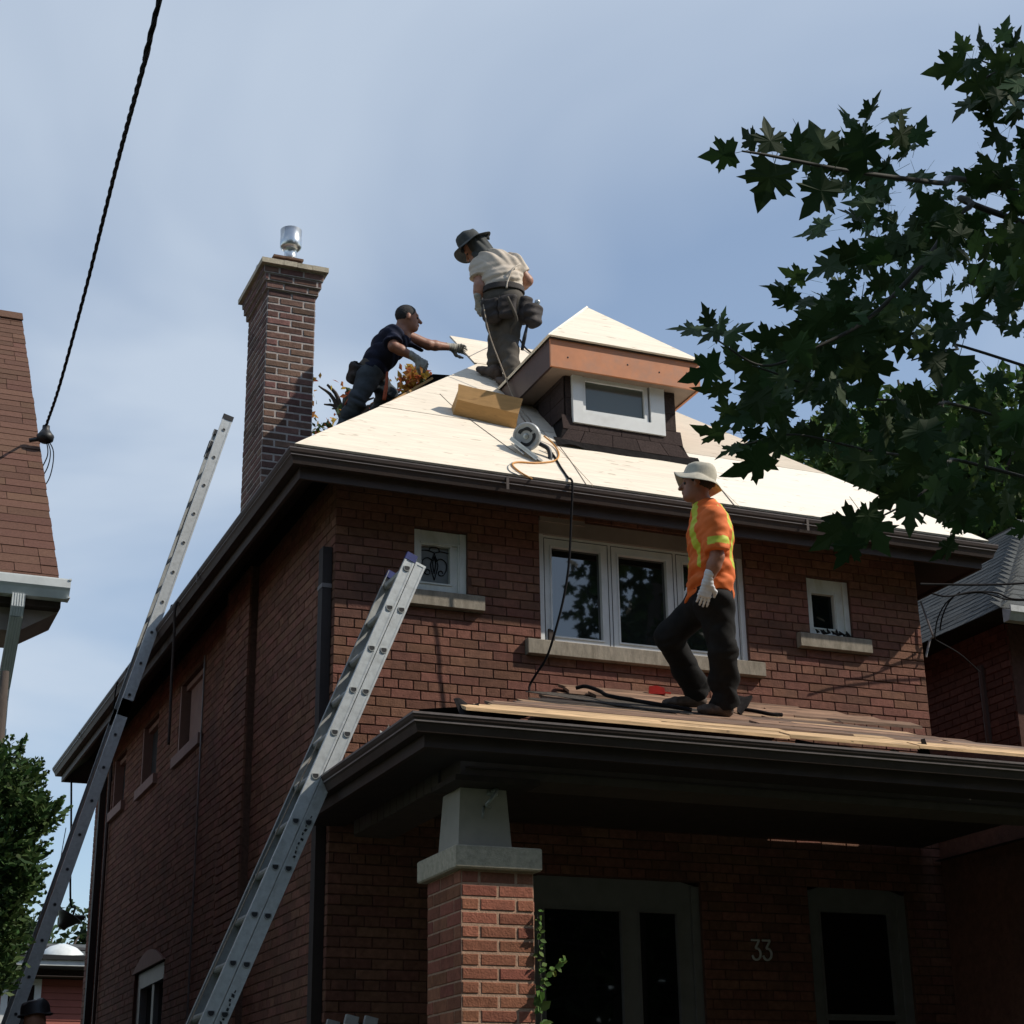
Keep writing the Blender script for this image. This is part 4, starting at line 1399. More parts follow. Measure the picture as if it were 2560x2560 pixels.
# leaves along the outline, picked out one by one: middle, size, heading of the tip, tilt
for row_ in [(1362, 292, 62, 185, 20), (1415, 262, 46, 130, 45), (1452, 262, 62, 100, 25), (1450, 340, 84, -110, 5), (1500, 275, 60, 80, 30), (1548, 268, 80, 110, 5), (1545, 365, 86, -125, 8),
             (1600, 225, 55, 100, 50), (1645, 205, 52, 60, 55), (1690, 215, 50, 30, 55), (1625, 290, 90, -100, 10), (1700, 250, 60, 90, 40), (1735, 250, 52, 70, 20), (1590, 300, 70, 170, 20),
             (1480, 560, 56, 150, 50), (1475, 545, 60, 170, 58), (1500, 520, 50, 160, 55), (1510, 572, 60, 190, 62), (1560, 505, 66, 200, 50), (1590, 480, 60, 170, 40), (1535, 440, 56, 185, 55), (1545, 425, 56, 200, 60),
             (1300, 622, 60, 170, 60), (1335, 600, 46, 110, 35), (1345, 628, 50, 210, 45), (1385, 625, 56, 30, 55), (1360, 605, 40, 80, 65), (1330, 700, 78, 205, 25), (1385, 668, 58, 90, 40), (1408, 690, 56, 180, 30), (1350, 735, 66, 185, 68),
             (1490, 640, 70, 200, 40), (1540, 610, 80, 225, 15), (1600, 600, 70, -80, 20), (1612, 640, 96, -105, 5), (1640, 700, 100, -75, 8), (1440, 640, 60, 170, 40), (1560, 690, 66, 20, 40), (1510, 660, 60, -60, 30),
             (1392, 790, 66, 190, 35), (1370, 770, 50, 120, 50), (1430, 760, 60, -90, 30), (1378, 850, 46, 200, 62), (1410, 855, 50, -70, 58), (1440, 835, 50, 200, 60), (1420, 875, 90, 210, 45), (1345, 815, 62, 175, 50),
             (1600, 985, 70, 170, 12), (1570, 1010, 70, -140, 8), (1640, 970, 56, 60, 25), (1650, 1005, 74, -60, 10), (1600, 1035, 66, -120, 15), (1690, 935, 76, 215, 15), (1718, 970, 64, -95, 10), (1785, 1035, 56, 220, 40),
             (1745, 820, 80, -90, 10), (1720, 880, 70, -100, 15), (1765, 690, 64, -85, 20), (1740, 660, 56, -70, 40), (1800, 700, 80, -110, 25),
             (1790, 130, 70, 190, 25), (1815, 85, 40, 120, 50), (1850, 70, 44, 70, 55), (1895, 60, 44, 85, 60), (1840, 160, 56, 200, 35), (1825, 200, 56, 215, 60), (1870, 195, 60, 200, 50), (1880, 110, 50, 150, 40), (1900, 150, 66, -90, 20), (1915, 80, 50, 60, 40)]:
    put_leaf(row_[0], row_[1], rl.uniform(5.6, 6.4), row_[2], row_[3], row_[4])


def inside(x, y, poly):
    c = False
    j = len(poly) - 1
    for i in range(len(poly)):
        xi, yi = poly[i]; xj, yj = poly[j]
        if (yi > y) != (yj > y) and x < (xj - xi) * (y - yi) / (yj - yi) + xi:
            c = not c
        j = i
    return c


POLYS = [([(1480, 262), (1560, 240), (1650, 215), (1740, 262), (1745, 330), (1800, 330), (1860, 290), (1960, 280), (1960, 480), (1700, 480), (1620, 440), (1590, 380), (1500, 310)], 105),
         ([(1600, 450), (1700, 440), (1960, 430), (1960, 640), (1860, 620), (1790, 640), (1730, 680), (1680, 640), (1560, 660), (1500, 600), (1580, 540)], 130),
         ([(1400, 660), (1500, 640), (1600, 640), (1640, 560), (1720, 560), (1650, 660), (1600, 720), (1480, 740), (1400, 720)], 38),
         ([(1390, 720), (1500, 715), (1640, 740), (1780, 735), (1860, 720), (1960, 690), (1960, 1010), (1850, 1000), (1760, 990), (1690, 940), (1600, 890), (1540, 850), (1440, 850), (1400, 800)], 190),
         ([(1820, 120), (1860, 90), (1940, 80), (1960, 330), (1890, 290), (1850, 220)], 42)]
for poly, cnt in POLYS:
    xs_ = [p[0] for p in poly]; ys_ = [p[1] for p in poly]
    n = 0
    while n < cnt:
        x, y = rl.uniform(min(xs_), max(xs_)), rl.uniform(min(ys_), max(ys_))
        if inside(x, y, poly):
            put_leaf(x, y, rl.uniform(5.8, 8.2))
            n += 1
leaves.sort(key=lambda q: -q[0])
for (_, pos, R_, S, k) in leaves[:300]:
    o = bpy.data.objects.new('leaf', LEAF_ME[k])
    COL.objects.link(o)
    o.parent = maple
    o.matrix_parent_inverse = wmat(maple).inverted()
    o.matrix_basis = Matrix.Translation(pos) @ Matrix(R_ * S).to_4x4()
fol = MB()
for (_, pos, R_, S, k) in leaves[300:]:
    fol.add((LEAVES[k][0] * S) @ R_.T + pos, LEAVES[k][1])
# rest of the crown, unseen: lobes added to shade the branch leaves and the lawn
for (cen, rad, cnt, s0, s1) in (((2.3, -6.8, 7.5), (1.15, 1.0, 1.0), 550, .15, .24), ((3.1, -7.2, 8.2), (1.35, 1.2, 1.5), 700, .15, .24), ((3.6, -8.6, 6.6), (1.2, 1.2, 1.2), 350, .15, .24), ((8.6, -9.2, 8.6), (2.4, 2.8, 3.6), 2000, .2, .34), ((7.2, -10.4, 5.9), (4.6, 4.1, 1.5), 2600, .24, .36)):
    for _ in range(cnt):
        while True:
            q = np.array([rl.uniform(-1, 1) for _ in range(3)])
            if .12 < q @ q < 1:
                break
        pos = np.array(cen) + q * np.array(rad)
        k = rl.randrange(len(LEAVES))
        R_ = rot_from((rl.gauss(0, 1), rl.gauss(0, 1), rl.gauss(-.6, .6)), (rl.gauss(.5, .5), rl.gauss(-.3, .5), 1))
        fol.add((LEAVES[k][0] * rl.uniform(s0, s1)) @ R_.T + pos, LEAVES[k][1])
fol.build('foliage', 'maple_leaf', maple, kind='stuff')


def leaf_cloud(mb, centre, rad, n, size, seed, shell=.35, lobes=None, m=0):
    """small bent leaf faces through a lumpy volume"""
    r = np.random.default_rng(seed)
    C = np.array(centre, float)
    lob = r.normal(size=(9, 3))
    lob /= np.linalg.norm(lob, axis=1)[:, None]
    la = r.uniform(-.25, .3, 9)
    d = r.normal(size=(n, 3))
    d /= np.linalg.norm(d, axis=1)[:, None]
    bump = 1 + sum(la[i] * np.maximum(0, d @ lob[i]) ** 4 for i in range(9))
    rr = (r.uniform(shell ** 3, 1, n)) ** (1 / 3) * bump
    # clumps
    P = C + d * rr[:, None] * np.array(rad)
    keep = np.sin(P[:, 0] * 3.1 / size / 9 + 1) + np.sin(P[:, 1] * 2.7 / size / 9 + 2) + np.sin(P[:, 2] * 3.4 / size / 9) + r.normal(0, .5, n) > -.9
    P = P[keep]
    n = len(P)
    a = r.normal(size=(n, 3)); a /= np.linalg.norm(a, axis=1)[:, None]
    b_ = r.normal(size=(n, 3)); b_ -= a * (a * b_).sum(1)[:, None]; b_ /= np.linalg.norm(b_, axis=1)[:, None]
    s = size * r.uniform(.6, 1.4, n)[:, None]
    c = np.cross(a, b_)
    v = np.stack([P - a * s * .5, P + b_ * s * .28 + c * s * .08, P + a * s * .5, P - b_ * s * .28 + c * s * .08], 1).reshape(-1, 3)
    o = len(mb.v)
    mb.v += v.tolist()
    mb.f += [(o + 4 * i, o + 4 * i + 1, o + 4 * i + 2, o + 4 * i + 3) for i in range(n)]
    mb.m += [m] * n
    return mb


def tree(name, label, base, height, crown_c, crown_r, n, size, m, seed, group=None, sparse=None):
    t = thing(name, label, 'tree', base, group)
    b = np.array(base, float)
    cc = np.array(crown_c, float)
    tk = MB().tube(spline([b, b + (cc - b) * [.3, .3, .4], b + (cc - b) * [.8, .8, .75], cc], 5), list(np.linspace(.28, .08, 16)), 8)
    rr = random.Random(seed)
    for i in range(9):
        e = cc + np.array([rr.uniform(-.8, .8) * crown_r[0], rr.uniform(-.8, .8) * crown_r[1], rr.uniform(-.5, .9) * crown_r[2]])
        s = b + (cc - b) * rr.uniform(.55, .95)
        tk.tube(spline([s, (s + e) / 2 + [0, 0, .3], e], 4), list(np.linspace(.07, .015, 9)), 6)
    tk.build('trunk', 'bark', t, True)
    mb = MB()
    leaf_cloud(mb, cc, crown_r, n, size, seed)
    for i in range(7):
        q = cc + np.array([rr.uniform(-.75, .75) * crown_r[0], rr.uniform(-.75, .75) * crown_r[1], rr.uniform(-.5, .8) * crown_r[2]])
        leaf_cloud(mb, q, [c * .45 for c in crown_r], n // 6, size, seed + i + 1)
    mb.build('crown', m, t)
    return t


# trees behind the house, right
b1 = att(2330, 1360, 24)
tree('leafy_tree', 'bushy green tree behind the right end of the roof', (b1[0], b1[1], 0), 9, att(2320, 1290, 24), (2.5, 2.2, 1.7), 9000, .17, 'tree_leaf', 3, 'trees behind the house')
b2 = att(2060, 1210, 27)
tree('leafy_tree', 'smaller olive green treetop showing above the right hip of the roof', (b2[0], b2[1], 0), 9, att(2075, 1235, 27), (1.25, 1.2, .75), 3500, .16, 'tree_leaf', 4, 'trees behind the house')
b3 = att(2540, 1240, 30)
tree('leafy_tree', 'dark tree farthest right behind the grey shingled roof', (b3[0], b3[1], 0), 9, att(2540, 1240, 30), (2.0, 2.0, 1.6), 6000, .19, 'dark_leaf', 5, 'trees behind the house')
# autumn-coloured tree behind the chimney
b4 = att(870, 1010, 26)
ot = thing('autumn_tree', 'tree with orange autumn leaves between the chimney and the leaning worker', 'tree', (b4[0], b4[1], 0))
tk = MB().tube(spline([(b4[0], b4[1], 0), (b4[0] + .1, b4[1], 6), att(870, 1080, 26), att(880, 990, 26)], 6), list(np.linspace(.25, .05, 19)), 8)
ra = random.Random(8)
for i in range(16):
    e = att(ra.uniform(790, 1110), ra.uniform(930, 1060), 26)
    s = att(870, 1090, 26)
    tk.tube(spline([s, (s + e) / 2 + [0, 0, .2], e], 4), list(np.linspace(.05, .012, 9)), 5)
tk.build('trunk', 'bark', ot, True)
mb = MB()
for i in range(26):
    px_, py_ = ra.uniform(780, 955), ra.uniform(925, 1110)
    leaf_cloud(mb, att(px_, py_, 26 + ra.uniform(-.6, .6)), (.30, .3, .26), 75, .13, 50 + i, .1, m=0 if ra.random() < .6 else 1)
for i in range(10):
    px_, py_ = ra.uniform(985, 1075), ra.uniform(925, 1050)
    leaf_cloud(mb, att(px_, py_, 26), (.22, .2, .2), 70, .13, 90 + i, .1, m=0 if ra.random() < .75 else 1)
mb.build('crown', ['orange_leaf', 'dark_leaf'], ot)

# cedar beside the left neighbour
cc0 = att(20, 2150, 9.0)
ced = thing('cedar_shrub', 'tall green cedar at the lower left edge', 'cedar', (cc0[0], cc0[1], .6))
MB().tube([(cc0[0] - .1, cc0[1], .5), (cc0[0] - .1, cc0[1], 4.2)], [.09, .02], 8).build('trunk', 'bark', ced, True)
mb = MB()
rc_ = np.random.default_rng(5)


def spray(mb, base, d, ln, n, seed):
    """a flattened fan of scale leaves"""
    r = np.random.default_rng(seed)
    d = d / np.linalg.norm(d)
    s = np.cross(d, [0, 0, 1.0]); s /= np.linalg.norm(s)
    for i in range(n):
        t = (i + .5) / n
        for sg in (-1, 1):
            p = base + d * ln * t
            e = d * .6 + s * sg * (.7 * (1 - t) + .2) + r.normal(0, .25, 3)
            e /= np.linalg.norm(e)
            l2 = ln * (.42 * (1 - t) + .16)
            w2 = np.cross(e, r.normal(size=3)); w2 /= np.linalg.norm(w2)
            mb.add([p - w2 * .005, p + e * l2 * .55 + w2 * .012, p + e * l2, p + e * l2 * .55 - w2 * .012], [(0, 1, 2, 3)])


CEDPOLY = [(-40, 1870), (30, 1880), (52, 1850), (30, 1920), (75, 1915), (95, 1920), (80, 1955), (115, 1960), (130, 1970), (112, 2005), (140, 2010), (150, 2020), (120, 2070), (100, 2080), (108, 2160), (80, 2230),
           (70, 2270), (50, 2300), (50, 2380), (30, 2470), (-40, 2480)]
n = 0
while n < 900:
    px_, py_ = rc_.uniform(-60, 150), rc_.uniform(1840, 2480)
    if inside(px_, py_, CEDPOLY):
        t = 9.0 + rc_.uniform(-.3, .3)
        dd = np.array([rc_.normal(.25, .6), rc_.normal(0, .6), rc_.uniform(.2, 1.1)])
        spray(mb, att(px_ - 18, py_ + 22, t), dd, rc_.uniform(.08, .17), 6, n)
        n += 1
for (px_, py_) in ((45, 1880), (52, 1872), (85, 1945), (92, 1940), (130, 2040), (138, 2030), (143, 2026), (60, 1935), (100, 1985)):
    spray(mb, att(px_ - 12, py_ + 16, 8.9), np.array([.45, 0, 1.0]), .12, 8, n); n += 1
mb.build('foliage', 'cedar_leaf', ced)

# vine climbing the right edge of the pier
vine = thing('climbing_vine', 'thin green vine climbing the right edge of the brick pier', 'vine', (QX + QW + .02, QY, .9))
vp = [(QX + QW + .012, QY - .012, 1.0), (QX + QW + .02, QY - .01, 2.2), (QX + QW + .022, QY - .012, 2.6), (QX + QW + .012, QY - .016, 2.75), (QX + QW + .010, QY - .012, 2.95)]
vs = spline(vp, 8)
MB().tube(vs, .0035, 6).build('stem', 'twig', vine)
VL = [(0, 0, 0), (.32, .3, .05), (.36, .6, .02), (0, 1, -.06), (-.36, .6, .02), (-.32, .3, .05)]
vme = MB().add(VL, [(0, 1, 2, 3), (0, 3, 4, 5)]).mesh('leaf', 'vine_leaf')


def vleaf(pos, tip, nr, S, parent):
    o = bpy.data.objects.new('leaf', vme)
    COL.objects.link(o)
    o.parent = parent
    o.matrix_parent_inverse = wmat(parent).inverted()
    o.matrix_basis = Matrix.Translation(pos) @ Matrix(rot_from(tip, nr) * S).to_4x4()


for i in range(52):
    z_ = ra.uniform(2.15, 2.98)
    s_ = .035 if z_ > 2.5 else .06
    vleaf((QX + QW + .015 + ra.uniform(-.01, .015), QY - .015, z_), (ra.gauss(.2, .8), ra.gauss(-.6, .5), ra.gauss(.0, .8)), (ra.gauss(0, .5), -1, .6), ra.uniform(.7, 1.3) * s_, vine)
# a loose shoot hanging free beside it
sh0 = at(1365, 2470, -2.0)
shoot = [at(1345, 2520, -2.06), at(1362, 2450, -2.0), at(1385, 2420, -1.98), at(1412, 2400, -1.96)]
MB().tube(spline(shoot, 5), .0025, 5).build('shoot', 'twig', vine)
for i in range(26):
    q = spline(shoot, 6)[ra.randrange(4, 19)]
    vleaf(q + np.array([ra.uniform(-.02, .02), 0, ra.uniform(-.02, .02)]), (ra.gauss(.2, .8), ra.gauss(-.4, .5), ra.gauss(.0, .8)), (ra.gauss(0, .5), -1, .6), ra.uniform(.025, .045), vine)

# unseen trees added opposite, behind the viewer: tall to block low sky, gapped for pane reflections
mb = MB()
k = 0
for row_y, hgt, xs_t in ((-32, 11.5, range(-56, 64, 9)), (-41, 14.5, range(-62, 70, 11))):
    for x in xs_t:
        x = x + rl.uniform(-1.5, 1.5)
        hh = hgt if not (8 < x < 19.5 + (3 if row_y < -35 else 0)) else hgt * .55
        leaf_cloud(mb, (x, row_y, hh), (5.2, 4.5, 7.5 * hh / hgt), 2600, .95, 200 + k, .55)
        leaf_cloud(mb, (x, row_y, 3.2), (5.8, 4.0, 4.0), 900, .95, 300 + k, .5)
        mb.tube([(x, row_y, 0), (x, row_y, hgt)], [.4, .2], 8, m=1)
        k += 1
sto = mb.build('added_street_trees', ['dark_leaf', 'bark'])
sto['kind'] = 'stuff'
tag(sto, 'unseen row of trees added across the road to block the low sky', 'trees')
# ------------------------------------------------------------------ neighbour on the left: shingled roof, white gutter, brick wall
NX = -1.76
gA, rA = atx(150, 1462, NX), atx(55, 797, NX)            # eave and ridge ends of the gable edge
nk = (rA[2] - gA[2]) / (rA[1] - gA[1])
nl = thing('neighbour_house', 'neighbouring house at the left edge with brown shingled roof and white gutter', 'house', (NX - 3, gA[1] + 2, 0))
XL = NX - 2.6
# roof deck under the shingles and the rear slope
MB().add([(XL, gA[1], gA[2] - .03), (NX - .01, gA[1], gA[2] - .03), (NX - .01, rA[1], rA[2] - .03), (XL, rA[1], rA[2] - .03), (XL, 2 * rA[1] - gA[1], gA[2] - .03), (NX - .01, 2 * rA[1] - gA[1], gA[2] - .03)],
         [(0, 1, 2, 3), (3, 2, 5, 4)]).build('roof_deck', 'black_felt', nl)
sl = math.hypot(rA[1] - gA[1], rA[2] - gA[2])
sd = np.array([0, rA[1] - gA[1], rA[2] - gA[2]]) / sl
sn = np.array([0, -sd[2], sd[1]])
EXP = 0.142
ncs = int(sl / EXP)
EXP = sl / ncs
rg = random.Random(12)
roofN = MB().bar(rA + [-.7, -.02, .012], rA + [.004, -.02, .012], sd * .22, sn * .014).build('ridge_cap', 'brown_shingle', nl)
far = MB()
for i in range(ncs):
    base = gA + sd * EXP * i
    x = NX + rg.uniform(-.003, .004)
    first = rg.choice((.12, .22, .31, .4))
    while x > XL:
        wd = first if x > NX - .02 else rg.choice((.18, .25, .31, .33))
        x2 = max(x - wd, XL)
        q0 = np.array([x, base[1], base[2]]) + sn * (.006 + rg.uniform(0, .003))
        pts = [q0 + [x2 - x + .002, 0, 0], q0 + [-.002, 0, 0], q0 + [-.002, 0, 0] + sd * (EXP + .02) - sn * .005, q0 + [x2 - x + .002, 0, 0] + sd * (EXP + .02) - sn * .005]
        if x > NX - .62:
            MB().prism([p - sn * .005 for p in pts], sn * .005).build('shingle', 'brown_shingle', nl)
        else:
            far.prism([p - sn * .005 for p in pts], sn * .005)
        x = x2
far.build('shingle_field', 'brown_shingle', nl, kind='stuff')
# white gutter with end cap, fascia, soffit return, downspout
gy, gz = gA[1] - .01, gA[2]
prof = [(0, .0), (0, -.125), (-.075, -.125), (-.10, -.075), (-.115, -.055), (-.115, .0), (-.10, .0), (-.10, -.04)]
xe = atx(164, 1480, NX)[0] + .055
MB().sweep([[(XL, gy + a, gz + b_) for a, b_ in prof], [(xe, gy + a, gz + b_) for a, b_ in prof]], None).build('gutter', 'white_metal', nl)
MB().box(xe - .012, gy - .122, gz - .004, xe + .004, gy - .004, gz + .008).box(xe - .01, gy - .118, gz - .128, xe + .003, gy - .004, gz - .118).build('gutter_end', 'white_metal', nl)
MB().box(XL, gy - .10, gz + .001, xe - .013, gy - .085, gz + .012).build('gutter_lip', 'white_metal', nl)
MB().box(XL, gy + .005, gz - .17, xe - .04, gy + .10, gz - .03).build('fascia', 'dark_wood', nl)
MB().prism([(xe - .04, gy + .101, gz - .05), (xe - .04, gy + .101, gz - .17), (xe - .30, gy + .101, gz - .33), (xe - .55, gy + .101, gz - .33), (xe - .55, gy + .101, gz - .05)], (0, .45, 0)).build('eave_return', 'header_panel', nl)
wx = xe - .42
MB().box(XL, gy + .5, 0, wx, rA[1] * 2 - gA[1] - .4, gz - .06).build('wall', 'brick', nl)
wln = Wall((XL, gy + .488, 0), (1, 0, 0), (0, -1, 0), 0.010, .003, .012, 'brick')
nb_ = MB()
lay(wln, wx - XL - .7, wx - XL, gz - 2.6, gz - .35, H, L, 0, 0.03, [], 0, mb=nb_)
nb_.build('brick_courses', 'brick', nl, kind='stuff')
# fluted downspout with its elbows
dsx = xe - .33


def fluted(path, wv, tv, name):
    rings = []
    for c in path:
        c = np.array(c, float)
        r = []
        for k in range(5):
            for q, dd in ((0.0, 0), (.55, 0), (.6, .008), (.95, .008)):
                r.append(c + wv * ((k + q) / 5 - .5) - tv * (.5 - dd / np.linalg.norm(tv)))
        r += [c + wv * .5 - tv * .5, c + wv * .5 + tv * .5, c - wv * .5 + tv * .5]
        rings.append(r)
    return MB().sweep(rings, None).build(name, 'white_metal', nl)


wv, tv = np.array([.085, 0, 0]), np.array([0, .062, 0])
fluted([(dsx, gy - .055, gz - .12), (dsx, gy - .055, gz - .21), (dsx, gy - .02, gz - .27)], wv, tv, 'downspout_elbow')
fluted([(dsx, gy - .02, gz - .275), (dsx, gy + .38, gz - .66)], wv, tv * .9, 'downspout_slant')
fluted([(dsx, gy + .40, gz - .66), (dsx, gy + .425, gz - .74), (dsx, gy + .43, gz - 4.2)], wv, tv, 'downspout')
MB().box(dsx - .048, gy + .392, gz - 1.0, dsx + .048, gy + .40, gz - .94).build('downspout_strap', 'white_metal', nl)

# overhead service cable: three twisted strands down to the neighbour's roof edge
ins = atx(112, 1098, NX + .02)
cab = thing('service_cable', 'twisted black overhead cable running down to the left neighbour roof edge', 'cable', ins)
far_pt = att(408, -40, 6.6)
farther = far_pt + (far_pt - ins) * .8 + np.array([0, 0, .25])
path = spline([ins + [0, -.02, .12], att(150, 960, 12.9), att(215, 720, 11.2), att(290, 420, 9.2), att(365, 140, 7.4), far_pt, farther], 26)
for s in range(3):
    pts = []
    acc = 0
    for i, q in enumerate(path):
        if i:
            acc += np.linalg.norm(q - path[i - 1])
        t = acc * 13 + s * 2.094
        dd = path[min(i + 1, len(path) - 1)] - path[max(i - 1, 0)]
        dd /= np.linalg.norm(dd)
        a = np.cross(dd, [0, 0, 1.0]); a /= np.linalg.norm(a)
        b_ = np.cross(dd, a)
        pts.append(q + .0066 * (math.cos(t) * a + math.sin(t) * b_))
    MB().tube(pts, .0066, 6).build('strand', 'cable', cab)
kn = MB()
kn.lathe(ins + [0, -.02, -.04], (0, 0, 1), [(0, .03), (.02, .065), (.06, .072), (.08, .055), (.12, .03), (.15, .03)], 12)
kn.tube([ins + [0, -.02, 0], ins + [-.12, 0.02, -.02]], .018, 8)
kn.build('insulator', 'black_plastic', cab, True)
tl_ = MB()
for q in ((.03, .28), (.055, .36), (.01, .22)):
    tl_.tube(spline([ins + [0, -.02, .02], ins + [q[0] + .02, -.03, -.12], ins + [q[0], -.02, -q[1]], ins + [-.05, .1, -q[1] - .12]], 6), .005, 6)
tl_.build('drip_loop', 'cable', cab)

# ------------------------------------------------------------------ neighbour on the right: dark hipped roof
nr = thing('neighbour_house', 'neighbouring house at the right edge with weathered dark grey shingled hip roof', 'house', (8, 4, 0))
RX = 6.0
e0 = atx(2500, 1520, RX)
ry, rzv = e0[1], e0[2]
kk = 0.78
RWD, RLN = 5.4, 9.0
hx = RX + RWD / 2
MB().add([(RX, ry, rzv), (RX + RWD, ry, rzv), (RX + RWD, ry + RLN, rzv), (RX, ry + RLN, rzv), (hx, ry + RWD / 2, rzv + kk * RWD / 2), (hx, ry + RLN - RWD / 2, rzv + kk * RWD / 2)],
         [(0, 1, 4), (1, 2, 5, 4), (2, 3, 5), (3, 0, 4, 5), (0, 3, 2, 1)]).build('roof_deck', 'black_felt', nr)
EX = 0.15
run = math.hypot(1, kk)
rg = random.Random(31)
ncs = int(RWD / 2 * run / EX)
far = MB()
n_ind = 0
for i in range(ncs):
    o0 = i * EX / run
    o1 = (i + 1.12) * EX / run
    # left slope (facing -x)
    y = ry + o0
    while y < ry + RLN - o0:
        y2 = min(y + rg.choice((.2, .25, .3, .33)), ry + RLN - o0)
        lf = rg.uniform(.006, .012)
        p = [(RX + o0, y2 - .003, rzv + kk * o0 + lf), (RX + o0, y + .003, rzv + kk * o0 + lf), (RX + o1, y + .003, rzv + kk * o1 + .003), (RX + o1, y2 - .003, rzv + kk * o1 + .003)]
        b_ = MB().prism([(q[0], q[1], q[2] - .006) for q in p], (0, 0, .006))
        if y < ry + 2.6 and n_ind < 210 and i < 17:
            b_.build('shingle', 'grey_shingle', nr); n_ind += 1
        else:
            far.add(b_.v, b_.f)
        y = y2
    # front slope
    x = RX + o0
    while x < RX + RWD - o0:
        x2 = min(x + rg.choice((.2, .25, .3, .33)), RX + RWD - o0)
        lf = rg.uniform(.006, .012)
        p = [(x + .003, ry + o0, rzv + kk * o0 + lf), (x2 - .003, ry + o0, rzv + kk * o0 + lf), (x2 - .003, ry + o1, rzv + kk * o1 + .003), (x + .003, ry + o1, rzv + kk * o1 + .003)]
        b_ = MB().prism([(q[0], q[1], q[2] - .006) for q in p], (0, 0, .006))
        if x < RX + 1.0 and i < 10:
            b_.build('shingle', 'grey_shingle', nr)
        else:
            far.add(b_.v, b_.f)
        x = x2
far.build('shingle_field', 'grey_shingle', nr, kind='stuff')
MB().box(RX + .3, ry + 1.5, 0, RX + RWD - .3, ry + RLN - .35, rzv - .02).build('wall', 'shaded_brick', nr)  # front set back under the eave for shade, shade also in the brick tone
MB().box(RX + .3, ry + .3, 0, RX + .55, ry + 1.499, rzv - .02).build('wing_wall', 'shaded_brick', nr)
wrn = Wall((RX + .288, ry + .30, 0), (0, 1, 0), (-1, 0, 0), 0.009, .003, .012, 'shaded_brick')
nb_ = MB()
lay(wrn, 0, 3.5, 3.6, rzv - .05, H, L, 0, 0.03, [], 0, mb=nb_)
wrn = Wall((RX + .3, ry + 1.488, 0), (1, 0, 0), (0, -1, 0), 0.009, .003, .012, 'shaded_brick')
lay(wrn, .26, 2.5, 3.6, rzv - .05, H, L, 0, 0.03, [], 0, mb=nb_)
nb_.build('brick_courses', 'shaded_brick', nr, kind='stuff')
MB().sweep([[(RX + .02, ry + a, rzv + b_) for a, b_ in prof], [(RX + RWD, ry + a, rzv + b_) for a, b_ in prof]], None).build('gutter', 'alu_dull_shade', nr)
MB().tube([(RX + .29, ry + .7, rzv - .3), (RX + .285, ry + .7, 2.0)], .035, 8).build('downpipe', 'eave_brown', nr)
lp = at(2521, 1640, ry + 1.2)
bl = thing('globe_lamp', 'small pale round lamp on the dark wall of the right neighbour', 'lamp', lp)
MB().lathe(lp + [0, -.0, -.05], (0, 0, 1), [(0, .012), (.012, .035), (.045, .05), (.075, .04), (.095, .014)], 14).build('globe', 'alu_dull_shade', bl, True)
MB().tube(spline([lp + [0, .03, -.05], lp + [-.03, .04, -.25], lp + [-.06, .04, -.6]], 5), .007, 6).build('lead', 'rope', bl)

# wires bracketed to the right corner of the house
wr = thing('service_wires', 'loose black wires fixed to the right corner of the house', 'wires', (W, -.1, 5.5))
c0 = np.array([W + .01, -.02, 5.38])


def wire(pts, r=.007, name='wire', m='cable'):
    MB().tube(spline(pts, 8), r, 6).build(name, m, wr)


wire([c0 + [.0, 0, .45], c0 + [.04, -.04, .2], at(2333, 1592, -.06), at(2325, 1600, -.04), c0 + [-.02, -.02, -.02]], .009, 'drip_loop', 'gutter_edge')
wire([at(2300, 1460, -.45), at(2350, 1461, -.42), at(2450, 1462, -.4), at(2560, 1458, -.4), at(2800, 1440, -.4)], .009)
wire([at(2330, 1484, -.35), at(2370, 1491, -.33), at(2430, 1480, -.3), at(2490, 1482, -.3), at(2530, 1497, -.3), at(2600, 1496, -.3), at(2800, 1480, -.3)], .007)
wire([at(2390, 1488, -.3), at(2455, 1482, -.28), at(2520, 1499, -.28), at(2600, 1500, -.28), at(2800, 1490, -.28)], .006)
wire([at(2400, 1480, -.3), at(2365, 1508, -.25), at(2345, 1545, -.2), at(2338, 1580, -.1), at(2337, 1600, .05)], .006)
wire([at(2385, 1490, -.3), at(2368, 1512, -.25), at(2355, 1545, -.2), at(2350, 1575, -.1)], .006)
wire([at(2340, 1600, -.05), at(2400, 1635, .3), at(2450, 1680, .5)], .005)

# ------------------------------------------------------------------ red sided house far behind, lower left
bh = thing('sided_house', 'low red clapboard house with white trim far behind, lower left corner', 'house', (0.5, 22, 0))
T = 27.0
q = att(178, 2400, T)
by = q[1]
zt_ = at(100, 2402, by)[2]
z_g0, z_g1 = at(100, 2419, by)[2], at(100, 2405, by)[2]
x0_, x1_ = at(-60, 2450, by)[0], at(330, 2450, by)[0]
MB().box(x0_, by + .02, 0, x1_, by + 6, z_g0 - .02).build('wall', 'dark_wood', bh)
MAT['red_siding'] = mat('red_siding', (0.30, 0.085, 0.06), 0.7, 0.12, 3, coords='World', per_object=.06)
zb_ = z_g0 - .17
wA, wB, wT = at(15, 2440, by)[0], at(97, 2440, by)[0], at(100, 2448, by)[2]
while zb_ > 1.6:
    for (a, b_) in ((x0_, wA - .05), (wB + .05, x1_)):
        MB().prism([(a, by - .012, zb_ - .10), (a, by + .0, zb_), (a, by + .019, zb_), (a, by + .019, zb_ - .10)], (b_ - a, 0, 0)).build('clapboard', 'red_siding', bh)
    zb_ -= .103
fw_ = MB().box(wA - .05, by - .04, 1.6, wA + .05, by + .015, wT).box(wB - .05, by - .04, 1.6, wB + .05, by + .015, wT).box(wA + .05, by - .04, wT - .09, wB - .05, by + .015, wT).build('window', 'white_frame', bh)
